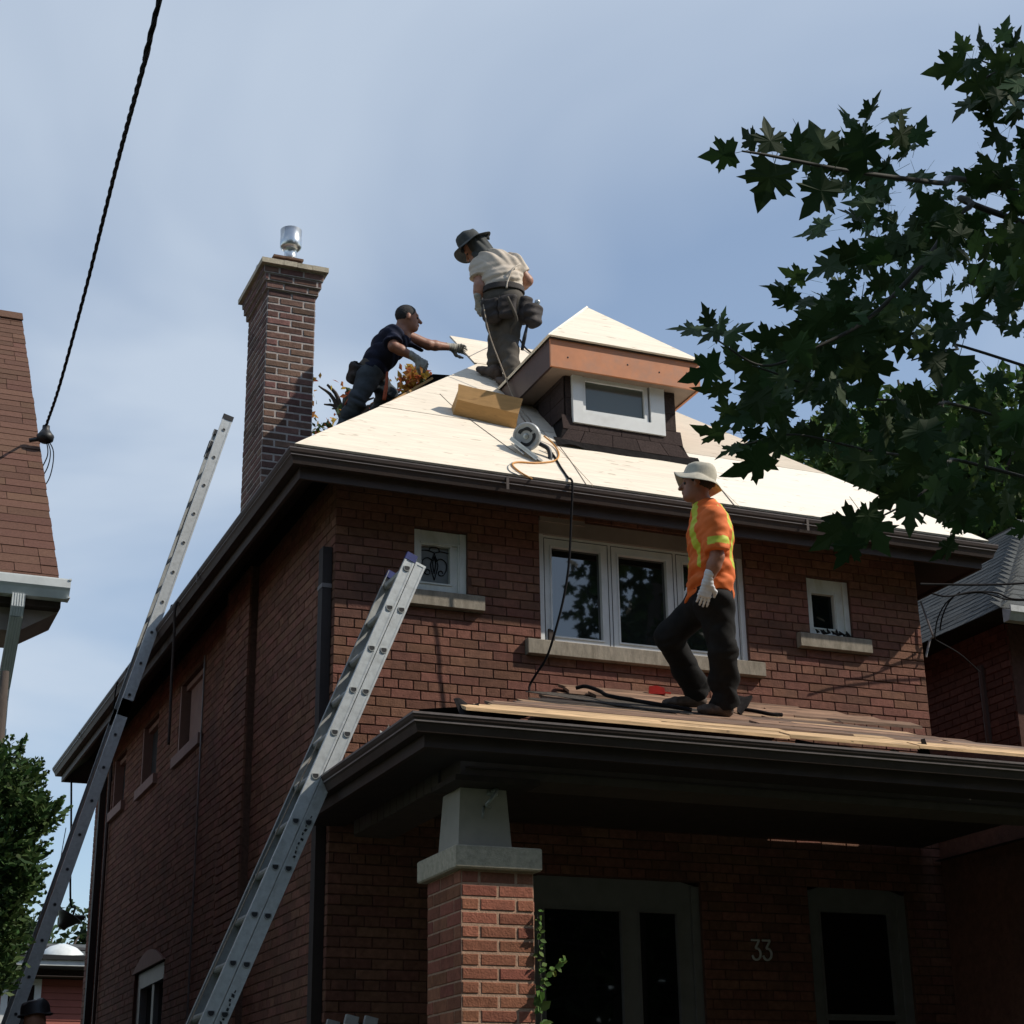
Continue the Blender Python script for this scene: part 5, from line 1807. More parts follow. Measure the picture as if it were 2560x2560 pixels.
MB().box(wA + .051, by - .01, 1.6, wB - .051, by + .0, wT - .09).build('pane', 'glass_dark', fw_)
MB().box(x0_, by - .36, z_g0, x1_, by + .1, z_g1).build('white_fascia', 'white_metal', bh)
MB().box(x0_, by - .34, z_g0 - .16, x1_, by + .02, z_g0 - .15).build('eave_soffit', 'dark_wood', bh)
zr = at(100, 2358, by + 3.0)[2]
MB().add([(x0_, by - .38, z_g1 + .05), (x1_, by - .38, z_g1 + .05), (x1_, by + 3.0, zr), (x0_, by + 3.0, zr), (x0_, by + 6.4, z_g1), (x1_, by + 6.4, z_g1)], [(0, 1, 2, 3), (3, 2, 5, 4)]).build('roof', 'grey_shingle', bh)
MB().box(x0_, by - .40, z_g1 + .002, x1_, by - .36, z_g1 + .07).build('drip_edge', 'black_plastic', bh)
MB().tube([(x0_, by + 1.2, at(100, 2372, by + 1.2)[2] + .02), (x1_, by + 1.2, at(100, 2377, by + 1.2)[2] + .02)], .05, 6).build('roof_pipe', 'black_plastic', bh)
MB().lathe((at(155, 2398, by + .3)[0], by + .3, at(155, 2397, by + .3)[2]), (0, -.3, 1), [(0, .36), (.08, .33), (.17, .22), (.22, .08)], 16).build('skylight_dome', 'white_metal', bh, True)
for i, (px_, py_, rx) in enumerate(((40, 2345, 1.6), (110, 2342, 1.2), (165, 2352, 1.2))):
    c = att(px_, py_ + 25, 36)
    tree('leafy_tree', ['round green treetop behind the red house, beside the cedar', 'green treetop behind the red house, just right of the ladder', 'green treetop behind the red house, touching the brick wall edge'][i],
         (c[0], c[1], 0), 6, c, (rx, 1.2, .75), 2600, .2, 'dark_leaf', 60 + i, 'trees behind the red house')
# ------------------------------------------------------------------ people: smooth signed-distance bodies and clothes, meshed by surface nets
def v3(*a):
    return np.array(a, float)


def unit(v):
    v = np.array(v, float)
    return v / np.linalg.norm(v)


def d_cone(P, a, b, r1, r2):
    ab = b - a
    t = np.clip(((P - a) @ ab) / (ab @ ab + 1e-12), 0, 1)
    return np.linalg.norm(P - a - t[:, None] * ab, axis=1) - (r1 + (r2 - r1) * t)


def d_ell(P, c, ax, r):
    q = (P - c) @ np.array(ax).T
    r = np.array(r)
    k0 = np.linalg.norm(q / r, axis=1)
    k1 = np.linalg.norm(q / r ** 2, axis=1) + 1e-9
    return k0 * (k0 - 1) / k1


def d_flat(P, a, b, wdir, w1, w2, t1, t2):
    """a cone squashed across wdir: half width w, half thickness t at both ends"""
    ab = b - a
    L2 = ab @ ab
    t = np.clip(((P - a) @ ab) / L2, 0, 1)
    q = P - a - t[:, None] * ab
    wd = unit(wdir - ab * (wdir @ ab) / L2)
    x = q @ wd
    rest = q - x[:, None] * wd
    w = w1 + (w2 - w1) * t
    th = t1 + (t2 - t1) * t
    k = np.sqrt((x / w) ** 2 + (np.linalg.norm(rest, axis=1) / th) ** 2)
    return (k - 1) * np.minimum(w, th)


def smin(a, b, k):
    h = np.clip(0.5 + 0.5 * (b - a) / k, 0, 1)
    return b + (a - b) * h - k * h * (1 - h)


def surface_nets(fn, lo, hi, h):
    lo, hi = np.array(lo, float), np.array(hi, float)
    n = np.ceil((hi - lo) / h).astype(int) + 1
    ax = [lo[i] + h * np.arange(n[i]) for i in range(3)]
    G = np.stack(np.meshgrid(*ax, indexing='ij'), -1)
    # coarse pass first; the fine samples only near the surface
    q = 4
    nc = (n + q - 1) // q + 1
    axc = [lo[i] + h * q * np.arange(nc[i]) for i in range(3)]
    Gc = np.stack(np.meshgrid(*axc, indexing='ij'), -1)
    Vc = fn(Gc.reshape(-1, 3)).reshape(nc)
    ii = [np.minimum((np.arange(n[i]) + q // 2) // q, nc[i] - 1) for i in range(3)]
    V = Vc[np.ix_(*ii)].copy()
    m = np.abs(V) < h * q * 1.25 + .012
    V[m] = fn(G[m])
    S = V < 0
    c = [S[i:n[0] - 1 + i, j:n[1] - 1 + j, k:n[2] - 1 + k] for i in (0, 1) for j in (0, 1) for k in (0, 1)]
    cnt = sum(x.astype(np.int8) for x in c)
    act = (cnt > 0) & (cnt < 8)
    idx = -np.ones(act.shape, int)
    cells = np.argwhere(act)
    idx[act] = np.arange(len(cells))
    acc = np.zeros((len(cells), 3))
    num = np.zeros(len(cells))
    corners = [(i, j, k) for i in (0, 1) for j in (0, 1) for k in (0, 1)]
    for a in corners:
        for dim in range(3):
            if a[dim]:
                continue
            b = list(a); b[dim] = 1
            ia, ib = cells + a, cells + np.array(b)
            va, vb = V[tuple(ia.T)], V[tuple(ib.T)]
            m = (va < 0) != (vb < 0)
            t = np.where(m, va / np.where(va - vb == 0, 1, va - vb), 0)
            p = np.array(a, float) + np.eye(3)[dim] * t[:, None]
            acc += np.where(m[:, None], p, 0)
            num += m
    pts = lo + h * (cells + acc / num[:, None])
    faces = []
    for dim in range(3):
        u, w = [(1, 2), (2, 0), (0, 1)][dim]
        sl = [slice(1, -1)] * 3
        sl[dim] = slice(0, -1)
        sh = [slice(1, -1)] * 3
        sh[dim] = slice(1, None)
        A, B = S[tuple(sl)], S[tuple(sh)]
        e = np.argwhere(A != B)
        sg = A[A != B]
        base = e.copy()
        for q in range(3):
            if q != dim:
                base[:, q] += 1
        def cell(du, dw):
            r = base.copy(); r[:, u] -= du; r[:, w] -= dw
            return idx[tuple(r.T)]
        q0, q1, q2, q3 = cell(0, 0), cell(1, 0), cell(1, 1), cell(0, 1)
        f = np.stack([q0, q1, q2, q3], 1)
        f[~sg] = f[~sg][:, ::-1]
        faces.append(f)
    F = np.concatenate(faces)
    F = F[(F >= 0).all(1)]
    return pts, F


def sdf_part(name, fn, lo, hi, h, mats, parent, paint=None, label=None):
    pts, F = surface_nets(fn, lo, hi, h)
    me = bpy.data.meshes.new(name)
    me.vertices.add(len(pts)); me.vertices.foreach_set('co', pts.ravel())
    me.loops.add(len(F) * 4); me.loops.foreach_set('vertex_index', F.ravel())
    me.polygons.add(len(F)); me.polygons.foreach_set('loop_start', np.arange(len(F)) * 4)
    if not isinstance(mats, (list, tuple)):
        mats = [mats]
    for m in mats:
        me.materials.append(MAT[m])
    me.polygons.foreach_set('use_smooth', [True] * len(F))
    if paint is not None:
        cen = pts[F].mean(1)
        me.polygons.foreach_set('material_index', paint(cen).astype(int))
    me.update(calc_edges=True)
    me.validate()
    return link(name, me, parent, label=label)


def bounds(pts, pad):
    P = np.array(pts)
    return P.min(0) - pad, P.max(0) + pad


def folds(P, dirv, freq, amp, seed=0.0):
    """creases lying across dirv: broad swells with narrow valleys"""
    d = unit(dirv)
    s = P @ d
    o = np.cross(d, [.31, .87, .4]); o = unit(o)
    q = P @ o
    w = np.cross(d, o)
    r = P @ w
    ph = freq * s + 9 * q + 3 * np.sin(7 * r + seed) + seed
    ph2 = freq * 1.7 * s - 14 * q + 11 * r + 2 * seed
    m = .6 + .6 * np.sin(6.1 * q + 4.3 * s + seed * 3) * np.sin(5.2 * r + seed)
    return 3.5 * amp * m * ((1 - 2 * np.abs(np.sin(ph * .5)) ** .8) * .65 + np.sin(ph2) * .35)


MAT['skin'] = mat('skin', (0.36, 0.175, 0.115), 0.5, 0.15, 25, 0.1, 120, coords='World', spec=0.4)
MAT['skin_dark'] = mat('skin_dark', (0.30, 0.135, 0.085), 0.5, 0.15, 25, 0.1, 120, coords='World', spec=0.4)
MAT['hair_dark'] = mat('hair_dark', (0.018, 0.015, 0.014), 0.75, 0.4, 120, 0.6, 300, coords='World')
MAT['navy'] = mat('navy', (0.018, 0.021, 0.042), 0.85, 0.2, 20, 0.15, 150, coords='World', spec=.2)
MAT['jeans'] = mat('jeans', (0.045, 0.055, 0.068), 0.85, 0.3, 18, 0.2, 200, coords='World', stain=.5, stain_col=(.12, .135, .13), stain_scale=5)
MAT['shirt_beige'] = mat('shirt_beige', (0.56, 0.48, 0.39), 0.85, 0.12, 14, 0.15, 120, coords='World', stain=.3, stain_col=(.40, .33, .26), stain_scale=4)
MAT['trouser_khaki'] = mat('trouser_khaki', (0.075, 0.062, 0.048), 0.85, 0.25, 16, 0.2, 160, coords='World')
MAT['trouser_black'] = mat('trouser_black', (0.0135, 0.0128, 0.0125), 0.9, 0.3, 16, 0.2, 160, coords='World', spec=.2)
MAT['pouch'] = mat('pouch', (0.030, 0.023, 0.021), 0.8, 0.35, 20, 0.3, 120, coords='World', stain=.5, stain_col=(.085, .065, .055), stain_scale=9)
MAT['hi_vis'] = mat('hi_vis', (0.72, 0.155, 0.028), 0.8, 0.1, 14, 0.12, 120, coords='World')
MAT['hi_vis_band'] = mat('hi_vis_band', (0.52, 0.58, 0.045), 0.6, 0.1, 30, coords='World')
MAT['glove_white'] = mat('glove_white', (0.66, 0.66, 0.67), 0.85, 0.1, 40, 0.2, 200, coords='World')
MAT['glove_grey'] = mat('glove_grey', (0.34, 0.33, 0.29), 0.85, 0.25, 30, 0.2, 200, coords='World', stain=.6, stain_col=(.10, .10, .10), stain_scale=12)
MAT['boot'] = mat('boot', (0.080, 0.053, 0.038), 0.7, 0.35, 30, 0.3, 120, coords='World', stain=.5, stain_col=(.12, .09, .07), stain_scale=14)
MAT['hat_dark'] = mat('hat_dark', (0.060, 0.064, 0.062), 0.9, 0.25, 25, 0.2, 150, coords='World')
MAT['hat_khaki'] = mat('hat_khaki', (0.50, 0.46, 0.37), 0.9, 0.15, 25, 0.2, 150, coords='World', stain=.4, stain_col=(.30, .26, .2), stain_scale=10)
MAT['red_plastic'] = mat('red_plastic', (0.55, 0.030, 0.018), 0.4, 0.15, 20, coords='World')
MAT['teal_plastic'] = mat('teal_plastic', (0.012, 0.135, 0.15), 0.4, 0.15, 20, coords='World')
MAT['orange_hose'] = mat('orange_hose', (0.62, 0.28, 0.06), 0.5, 0.15, 20, coords='World')
MAT['steel'] = mat('steel', (0.52, 0.53, 0.52), 0.35, 0.15, 20, metal=.7, coords='World')
MAT['saw_grey'] = mat('saw_grey', (0.42, 0.43, 0.43), 0.45, 0.12, 30, metal=.3, coords='World')
MAT['strap_orange'] = mat('strap_orange', (0.42, 0.095, 0.045), 0.8, 0.2, 30, coords='World')


def make_head(root, c, fwd, up, skin, s=1.0, body_extra=None, hair=None, beard=False):
    """returns a distance function for the head, plus eyes and hair as meshes"""
    f, u = unit(fwd), np.array(up, float)
    u = unit(u - f * (u @ f))
    r = np.cross(f, u)
    ax = np.stack([r, f, u])
    X = lambda a, b, d: c + (r * a + f * b + u * d) * s

    def fn(P):
        d = d_ell(P, X(0, -.012, .030), ax, np.array([.074, .094, .088]) * s)
        d = smin(d, d_ell(P, X(0, .022, -.045), ax, np.array([.055, .066, .070]) * s), .035 * s)       # face
        d = smin(d, d_ell(P, X(0, .052, -.092), ax, np.array([.036, .034, .026]) * s), .03 * s)        # chin
        d = smin(d, d_cone(P, X(0, .085, .012), X(0, .112, -.030), .010 * s, .015 * s), .016 * s)      # nose
        d = smin(d, d_cone(P, X(-.03, .076, .022), X(.03, .076, .022), .013 * s, .013 * s), .018 * s)  # brow
        d = smin(d, d_cone(P, X(-.018, .088, -.062), X(.018, .088, -.062), .009 * s, .009 * s), .012 * s)   # lips
        for sg in (-1, 1):
            d = -smin(-d, d_ell(P, X(sg * .031, .092, -.002), ax, np.array([.015, .012, .010]) * s), .010 * s)   # eye sockets
            d = smin(d, d_ell(P, X(sg * .077, -.008, -.012), ax, np.array([.009, .020, .032]) * s), .008 * s)    # ears
        return d
    for sg in (-1, 1):
        MB().lathe(X(sg * .031, .077, -.002), f, [(-.01, .001), (-.007, .008), (0, .011), (.006, .008), (.010, .001)], 10).build('eye', 'black_plastic', root, True)
    if hair:
        def hf(P):
            q = (P - c) @ ax.T / s
            d = d_ell(P, X(0, -.016, .036), ax, np.array([.079, .098, .092]) * s)
            cut = q[:, 2] - (-.085 + 1.5 * np.maximum(q[:, 1] + .025, 0) + .10 * np.abs(q[:, 0]))      # hairline
            cut2 = .062 - q[:, 1] + (q[:, 2] - .06) * .2
            d = np.maximum(d, -cut * s)
            d = np.maximum(d, -cut2 * s)
            return d + .0015 * np.sin(P[:, 0] * 300) * np.sin(P[:, 2] * 260 + P[:, 1] * 200)
        sdf_part('hair', hf, c - .16 * s, c + .16 * s, .005, hair, root)
    return fn


def make_hand(root, wrist, dirv, palm_n, side, mat_, curl=.6, spread=.10, S=1.0, name='glove', cuff=.05, h=.004):
    """a hand with four unequal fingers and a thumb. dirv: wrist -> knuckles; palm_n: way the palm faces; side: thumb side sign along cross(dirv, palm_n)"""
    d, n = unit(dirv), np.array(palm_n, float)
    n = unit(n - d * (n @ d))
    w = np.cross(d, n) * side
    pr_ = []
    K = wrist + d * .088 * S
    lens = [.070, .078, .073, .058]
    for i in range(4):
        o = (1.5 - i) / 1.5
        a = K + w * o * .030 * S + n * .002
        dd = unit(d + w * o * spread)
        ang = curl * (1 + .1 * i)
        segs = [.45, .32, .23]
        p = a
        ca = ang * .55
        for j, sg in enumerate(segs):
            dj = unit(dd * math.cos(ca) + n * math.sin(ca))
            q = p + dj * lens[i] * sg * S
            r0 = (.0098 - .0011 * j) * S
            pr_.append((p, q, r0, r0 - .0009))
            p = q
            ca += ang * .8
    # thumb leaves the side of the palm
    t0 = wrist + d * .030 * S + w * .030 * S
    t1 = t0 + unit(d * .7 + w * .75 + n * .35) * .042 * S
    t2 = t1 + unit(d * .95 + w * .12 + n * .45 * (1 + curl)) * .034 * S
    t3 = t2 + unit(d * .9 - w * .12 + n * .6 * (1 + curl)) * .026 * S
    thumb = [(t0, t1, .0155 * S, .0125 * S), (t1, t2, .012 * S, .0108 * S), (t2, t3, .0108 * S, .009 * S)]
    cw = wrist - d * cuff

    def fn(P):
        dd_ = d_flat(P, wrist + d * .012 * S, K, w, .030 * S, .043 * S, .019 * S, .0155 * S)
        dd_ = smin(dd_, d_cone(P, cw, wrist + d * .01, .0335 * S, .029 * S), .02 * S)
        for q in thumb:
            dd_ = smin(dd_, d_cone(P, *q), .012 * S)
        fd = None
        for q in pr_:
            e = d_cone(P, *q)
            fd = e if fd is None else np.minimum(fd, e)
        return smin(dd_, fd, .006 * S) + .0009 * np.sin(P @ d * 260)
    allp = [p for q in pr_ + thumb for p in q[:2]] + [cw]
    lo, hi = bounds(allp, .05)
    return sdf_part(name, fn, lo, hi, h, mat_, root)


def make_boot(root, ankle, heel, toe, up, mat_='boot', h=.007):
    f = unit(toe - heel)
    L_ = np.linalg.norm(toe - heel)
    u = unit(np.array(up, float) - f * (np.array(up, float) @ f))
    s = np.cross(f, u)
    ball = heel + f * L_ * .68

    def fn(P):
        d = d_flat(P, heel + f * .035 + u * .045, ball + u * .038, s, .040, .050, .046, .034)
        d = smin(d, d_flat(P, ball + u * .036, toe - f * .035 + u * .034, s, .049, .040, .036, .028), .02)
        d = smin(d, d_cone(P, ankle, heel + f * .075 + u * .075, .050, .047), .03)
        sole = (P - heel) @ u
        d = np.maximum(d, -sole)                                  # flat sole
        groove = np.abs(sole - .022) - .003
        d = np.where((groove < 0) & (d > -.006), d + .003, d)
        return d + .0014 * np.sin(P @ f * 140) * np.clip((sole - .03) * 30, 0, 1)
    lo, hi = bounds([ankle, heel, toe], .09)
    return sdf_part('boot', fn, lo, hi, h, mat_, root)


def make_hat(root, c, up, fwd, mat_, R=.098, brim=.062, H_=.10, tilt_noise=.02, droop=.35, seed=0, flap=None):
    u = unit(up)
    f = unit(np.array(fwd, float) - u * (np.array(fwd, float) @ u))
    r = np.cross(f, u)
    rr = random.Random(seed)
    ph = [rr.uniform(0, 6.28) for _ in range(4)]
    rings = []
    prof = [(H_ * 1.0, .02), (H_ * 1.02, R * .45), (H_ * .98, R * .72), (H_ * .86, R * .90), (H_ * .55, R * .985), (H_ * .1, R * 1.02), (0, R * 1.03), (-.004, R * 1.06)]
    for k in range(1, 7):
        t = k / 6
        prof.append((-droop * brim * t ** 1.3, R * 1.05 + brim * t))
    n = 40
    for j, (z, rad) in enumerate(prof):
        ring_ = []
        for i in range(n):
            a = 2 * math.pi * i / n
            tb = max(0, (j - 7) / 6)
            wv_ = tilt_noise * tb * (math.sin(2 * a + ph[0]) + .6 * math.sin(3 * a + ph[1])) + .004 * math.sin(5 * a + ph[2] + z * 40)
            rad2 = rad * (1 + .03 * math.sin(3 * a + ph[3]))
            dent = -.010 * math.exp(-((j - 2) / 1.5) ** 2) * (1 + math.sin(2 * a + ph[2]))
            ring_.append(c + u * (z + wv_ + dent) + (f * math.cos(a) * 1.10 + r * math.sin(a)) * rad2)
        rings.append(ring_)
    inner = [[p - u * .004 for p in q] for q in rings[::-1]]
    mb = MB().sweep(rings + inner, None)
    return mb.build('hat', mat_, root, True)


# ---------- worker in the orange high-visibility shirt, on the porch roof
TO = 11.35
J = lambda x, y, dt=0.0: att(x, y, TO + dt)
lat = unit(v3(CF[0], CF[1], 0))                     # away from the viewer, level
left = unit(-v3(CR[0], CR[1], 0))                   # the way he faces
UPV = v3(0, 0, 1)


def deck_hit(px, py, y0=-1.5, y1=-.45):
    best = None
    for y in np.linspace(y0, y1, 60):
        p = at(px, py, y)
        e = abs(p[2] - pz(y) - .006)
        if best is None or e < best[0]:
            best = (e, p)
    p = best[1].copy()
    p[2] = pz(p[1]) + .006
    return p


op = thing('person', 'roofer in orange high-visibility shirt and pale sun hat standing on the porch roof', 'person', at(1780, 1785, -1.2))
n_heel, n_toe = at(1828, 1786, -1.22), at(1738, 1782, -1.16)
for q in (n_heel, n_toe):
    q[2] = pz(q[1]) + .008
f_heel, f_toe = at(1762, 1741, -.86), at(1652, 1744, -.80)
f_heel[2] = pz(f_heel[1]) + .045; f_toe[2] = pz(f_toe[1]) + .008
nk_, nh_, na_ = J(1806, 1622, -.10), J(1788, 1505, -.09), n_heel + v3(-.03, .02, .10)
fk_, fh_ = J(1672, 1592, .12), J(1762, 1505, .09)
fa_ = f_heel + v3(-.05, .0, .10)
pel, wai, che, nek = J(1775, 1492), J(1778, 1425), J(1776, 1335), J(1757, 1262)
shN, shF = J(1784, 1297, -.17), J(1762, 1297, .17)
elN, wrN = J(1793, 1392, -.24), J(1770, 1452, -.25)
elF, wrF = J(1757, 1395, .26), J(1735, 1450, .25)
hc = J(1743, 1212, .0)
hf_ = unit(left + lat * .25 + UPV * .12)
hd = make_head(op, hc, hf_, UPV + left * -.1, 'skin_dark', hair='hair_dark')


def body_fn(P):
    d = hd(P)
    d = smin(d, d_cone(P, hc + v3(.015, 0, -.06), nek, .058, .062), .02)
    d = smin(d, d_flat(P, nek + v3(.01, 0, -.10), pel, lat, .11, .12, .05, .08), .03)
    for s, e, w in ((shN, elN, wrN), (shF, elF, wrF)):
        d = smin(d, d_cone(P, s, e, .052, .045), .03)
        d = smin(d, d_cone(P, e, e + (w - e) * .35, .044, .046), .02)
        d = smin(d, d_cone(P, e + (w - e) * .35, w, .046, .031), .02)
    for h_, k, a in ((nh_, nk_, na_), (fh_, fk_, fa_)):
        d = smin(d, d_cone(P, h_, k, .07, .05), .03)
        d = smin(d, d_cone(P, k, a, .05, .04), .03)
    return d


lo, hi = bounds([hc, n_toe, f_toe, wrF, wrN, n_heel], .16)
sdf_part('body', body_fn, lo, hi, .0085, 'skin_dark', op)
slN, slF = shN + (elN - shN) * .86, shF + (elF - shF) * .86
hemc = pel + v3(.0, 0, -.01)


def shirt_fn(P):
    d = d_flat(P, che + v3(0, 0, .09), che + v3(0, 0, -.03), lat, .185, .190, .120, .140)
    d = smin(d, d_flat(P, che, wai, lat, .190, .170, .140, .136), .05)
    d = smin(d, d_flat(P, wai, pel + v3(0, 0, -.10), lat, .170, .182, .136, .146), .05)
    d = smin(d, d_cone(P, nek + v3(0, 0, -.012), che + v3(0, 0, .06), .072, .10), .05)
    for s, e in ((shN, slN), (shF, slF)):
        sd_ = d_cone(P, s, e, .084, .084)
        sd_ = np.maximum(sd_, (P - e) @ unit(e - s))
        d = smin(d, sd_, .035)
    z = P[:, 2] - hemc[2]
    d = np.maximum(d, -(z + .012 * np.sin(P @ left * 25) + .03 * ((P - hemc) @ left)))
    d = np.maximum(d, (P - nek) @ unit(UPV + left * .12) - .020)
    low = np.clip((wai[2] - P[:, 2] + .12) * 6, .25, 1.3)
    return d + folds(P, v3(.3, .2, 1), 55, .0042, 1.0) * low + folds(P, UPV + left * .8, 34, .0045, 2.2) * low + folds(P, v3(-.4, .3, 1), 90, .0015, .4)


ctrS = che


def shirt_paint(c):
    """x-shaped and vertical bands front and back, a band round each sleeve"""
    q = c - ctrS
    f = q @ left
    l_ = q @ lat
    z = q[:, 2]
    out = np.zeros(len(c))
    onarm = (np.abs((c - shN) @ lat) < .09) & (np.linalg.norm(np.cross(c - shN, unit(elN - shN)), axis=1) < .10) & ((c - shN) @ unit(elN - shN) > .05) & ((c - shN) @ lat < .045)
    sl_ = (c - shN) @ unit(elN - shN)
    Ls = np.linalg.norm(slN - shN)
    band_ = onarm & (sl_ > Ls - .085) & (sl_ < Ls - .035) & (f < .055)
    torso = ~onarm | (z < -.06)
    back = f < -.035
    front = f > .045
    xb = np.abs(np.abs(l_) - (.11 + z * .42)) < .024
    xb2 = np.abs(np.abs(l_) - (.11 - (z + .02) * .10)) < .02
    out[torso & back & (xb | (xb2 & (z > .0))) & (z > -.24)] = 1
    out[torso & (f > .085) & (np.abs(np.abs(l_) - .105) < .03) & (z > -.26)] = 1
    out[band_] = 1
    return out


lo, hi = bounds([nek, hemc, slN, slF, shN, shF], .17)
sdf_part('shirt', shirt_fn, lo, hi, .0065, ['hi_vis', 'hi_vis_band'], op, shirt_paint)


def trousers(fh, fk, fa, nh, nk, na, pl, latv, top, mat_, root, fat=1.0, h=.0075, seed=0.0, extra=None, ankle_r=.062):
    def fn(P):
        d = d_flat(P, top, pl, latv, .160 * fat, .165 * fat, .112 * fat, .122 * fat)
        for h_, k, a in ((fh, fk, fa), (nh, nk, na)):
            d = smin(d, d_cone(P, h_, k, .100 * fat, .078 * fat), .05)
            mid = k + (a - k) * .55
            d = smin(d, d_cone(P, k, mid, .078 * fat, .074 * fat), .03)
            d = smin(d, d_cone(P, mid, a, .074 * fat, ankle_r * fat), .03)
            ax_ = unit(a - k)
            near = np.clip(1 - np.linalg.norm(P - k, axis=1) / .14, 0, 1)
            d = d + folds(P, ax_, 70, .006, seed) * near
            nearA = np.clip(1 - np.linalg.norm(P - a, axis=1) / .20, 0, 1)
            d = d + folds(P, ax_ + v3(.2, .1, 0), 85, .009, seed + 1) * nearA
        d = d + folds(P, v3(.3, .1, 1), 32, .004, seed + 2)
        d = np.maximum(d, (P - top) @ UPV)
        for (k, a) in ((fk, fa), (nk, na)):
            cut = (P - a) @ unit(a - k) - .005
            reg = np.linalg.norm(P - a, axis=1) < .13
            d = np.where(reg, np.maximum(d, cut), d)
        if extra is not None:
            d = extra(P, d)
        return d
    lo, hi = bounds([top, pl, fh, fk, fa, nh, nk, na], .16)
    return sdf_part('trousers', fn, lo, hi, h, mat_, root)


trousers(fh_, fk_, fa_, nh_, nk_, na_, pel + v3(0, 0, -.03), lat, pel + v3(0, 0, .06), 'trouser_black', op, 1.18, seed=1.3, ankle_r=.078)
make_boot(op, na_ + v3(0, 0, .03), n_heel, n_toe, v3(0, -PK, 1))
make_boot(op, fa_ + v3(0, 0, .03), f_heel, f_toe, v3(0, -PK, 1) + left * .25)
make_hand(op, wrN, J(1755, 1515, -.24) - wrN, lat * .9 + left * .1, 1, 'glove_white', .32, .05, 1.08)
make_hand(op, wrF, J(1722, 1510, .24) - wrF, -lat, -1, 'glove_white', .3, .08, 1.05)
make_hat(op, hc + v3(.018, 0, .040), UPV + left * -.34, left, 'hat_khaki', .099, .050, .108, .030, .85, 4)

# ---------- tall worker with dark sun hat, beige shirt and tool belt, bending over on the roof
T1 = 14.72
K_ = lambda x, y, dt=0.0: att(x, y, T1 + dt)
tp = thing('person', 'roofer in beige t-shirt, dark sun hat and tool belt, stooping with his back turned', 'person', onroof(1260, 965))
rn = unit(v3(0, -KR, 1))
up_sl = unit(v3(0, 1, KR))
rgt = unit(v3(CR[0], CR[1], 0))                      # picture right, level
away = unit(v3(CF[0], CF[1], 0))
Rh = onroof(1292, 985) + rn * .004
Rt = Rh + unit(-rgt * .55 + up_sl * .8) * .27
Rt = Rt - rn * (((Rt - v3(0, -EO, ZE)) @ rn)) + rn * .006
Lh = onroof(1250, 955) + rn * .004
Lt = Lh + unit(-rgt * .8 + up_sl * .55) * .26
Lt = Lt - rn * (((Lt - v3(0, -EO, ZE)) @ rn)) + rn * .006
Ra, La = Rh + v3(-.02, .04, .10), Lh + v3(-.03, .04, .10)
Rk, Lk = K_(1272, 862, -.06), K_(1245, 850, .05)
Rhip, Lhip = K_(1283, 758, .04), K_(1237, 758, .14)
tpel, twai, tche, tnek = K_(1259, 742, .10), K_(1257, 705, .18), K_(1238, 668, .30), K_(1213, 645, .40)
tRs, tLs = K_(1286, 660, .30), K_(1197, 667, .33)
tRe, tRw = K_(1318, 702, .30), K_(1290, 728, .45)
tLe, tLw = K_(1199, 717, .14), K_(1197, 754, .12)
thc = K_(1187, 622, .46)
t_f = unit(-rgt * .75 + away * .45 - UPV * .55)
t_u = unit(UPV * .8 - rgt * .55)
thd = make_head(tp, thc, t_f, t_u, 'skin')


def tb_fn(P):
    d = thd(P)
    d = smin(d, d_cone(P, thc + (tnek - thc) * .4, tnek, .058, .064), .02)
    d = smin(d, d_flat(P, tnek, tpel, rgt, .10, .13, .08, .09), .04)
    for s, e, w in ((tRs, tRe, tRw), (tLs, tLe, tLw)):
        d = smin(d, d_cone(P, s, e, .056, .050), .03)
        d = smin(d, d_cone(P, e, e + (w - e) * .35, .050, .050), .02)
        d = smin(d, d_cone(P, e + (w - e) * .35, w, .050, .033), .02)
    for h_, k, a in ((Rhip, Rk, Ra), (Lhip, Lk, La)):
        d = smin(d, d_cone(P, h_, k, .07, .05), .03)
        d = smin(d, d_cone(P, k, a, .05, .04), .03)
    return d


lo, hi = bounds([thc, Rt, Lt, tRe, tLw, tRw, Rh], .15)
sdf_part('body', tb_fn, lo, hi, .009, 'skin', tp)
tRsl, tLsl = tRs + (tRe - tRs) * .62, tLs + (tLe - tLs) * .62
spine = unit(tnek - tpel)


def ts_fn(P):
    d = d_flat(P, tche + spine * .06, tche - spine * .04, rgt, .165, .175, .10, .120)
    d = smin(d, d_flat(P, tche, twai, rgt, .178, .158, .122, .118), .05)
    d = smin(d, d_flat(P, twai, tpel + v3(0, 0, .02), rgt, .158, .150, .118, .115), .05)
    d = smin(d, d_cone(P, tnek - spine * .02, tche + spine * .03, .075, .11), .05)
    for s, e in ((tRs, tRsl), (tLs, tLsl)):
        sd_ = d_cone(P, s, e, .082, .076)
        sd_ = np.maximum(sd_, (P - e) @ unit(e - s))
        d = smin(d, sd_, .035)
    d = np.maximum(d, -((P - tpel) @ UPV - .065))
    d = np.maximum(d, (P - tnek) @ spine - .02)
    return d + folds(P, v3(.8, .2, .6), 48, .005, .7) + folds(P, UPV - rgt * .3, 62, .004, 1.9) * np.clip((tche[2] - P[:, 2] + .02) * 8, 0, 1.4)


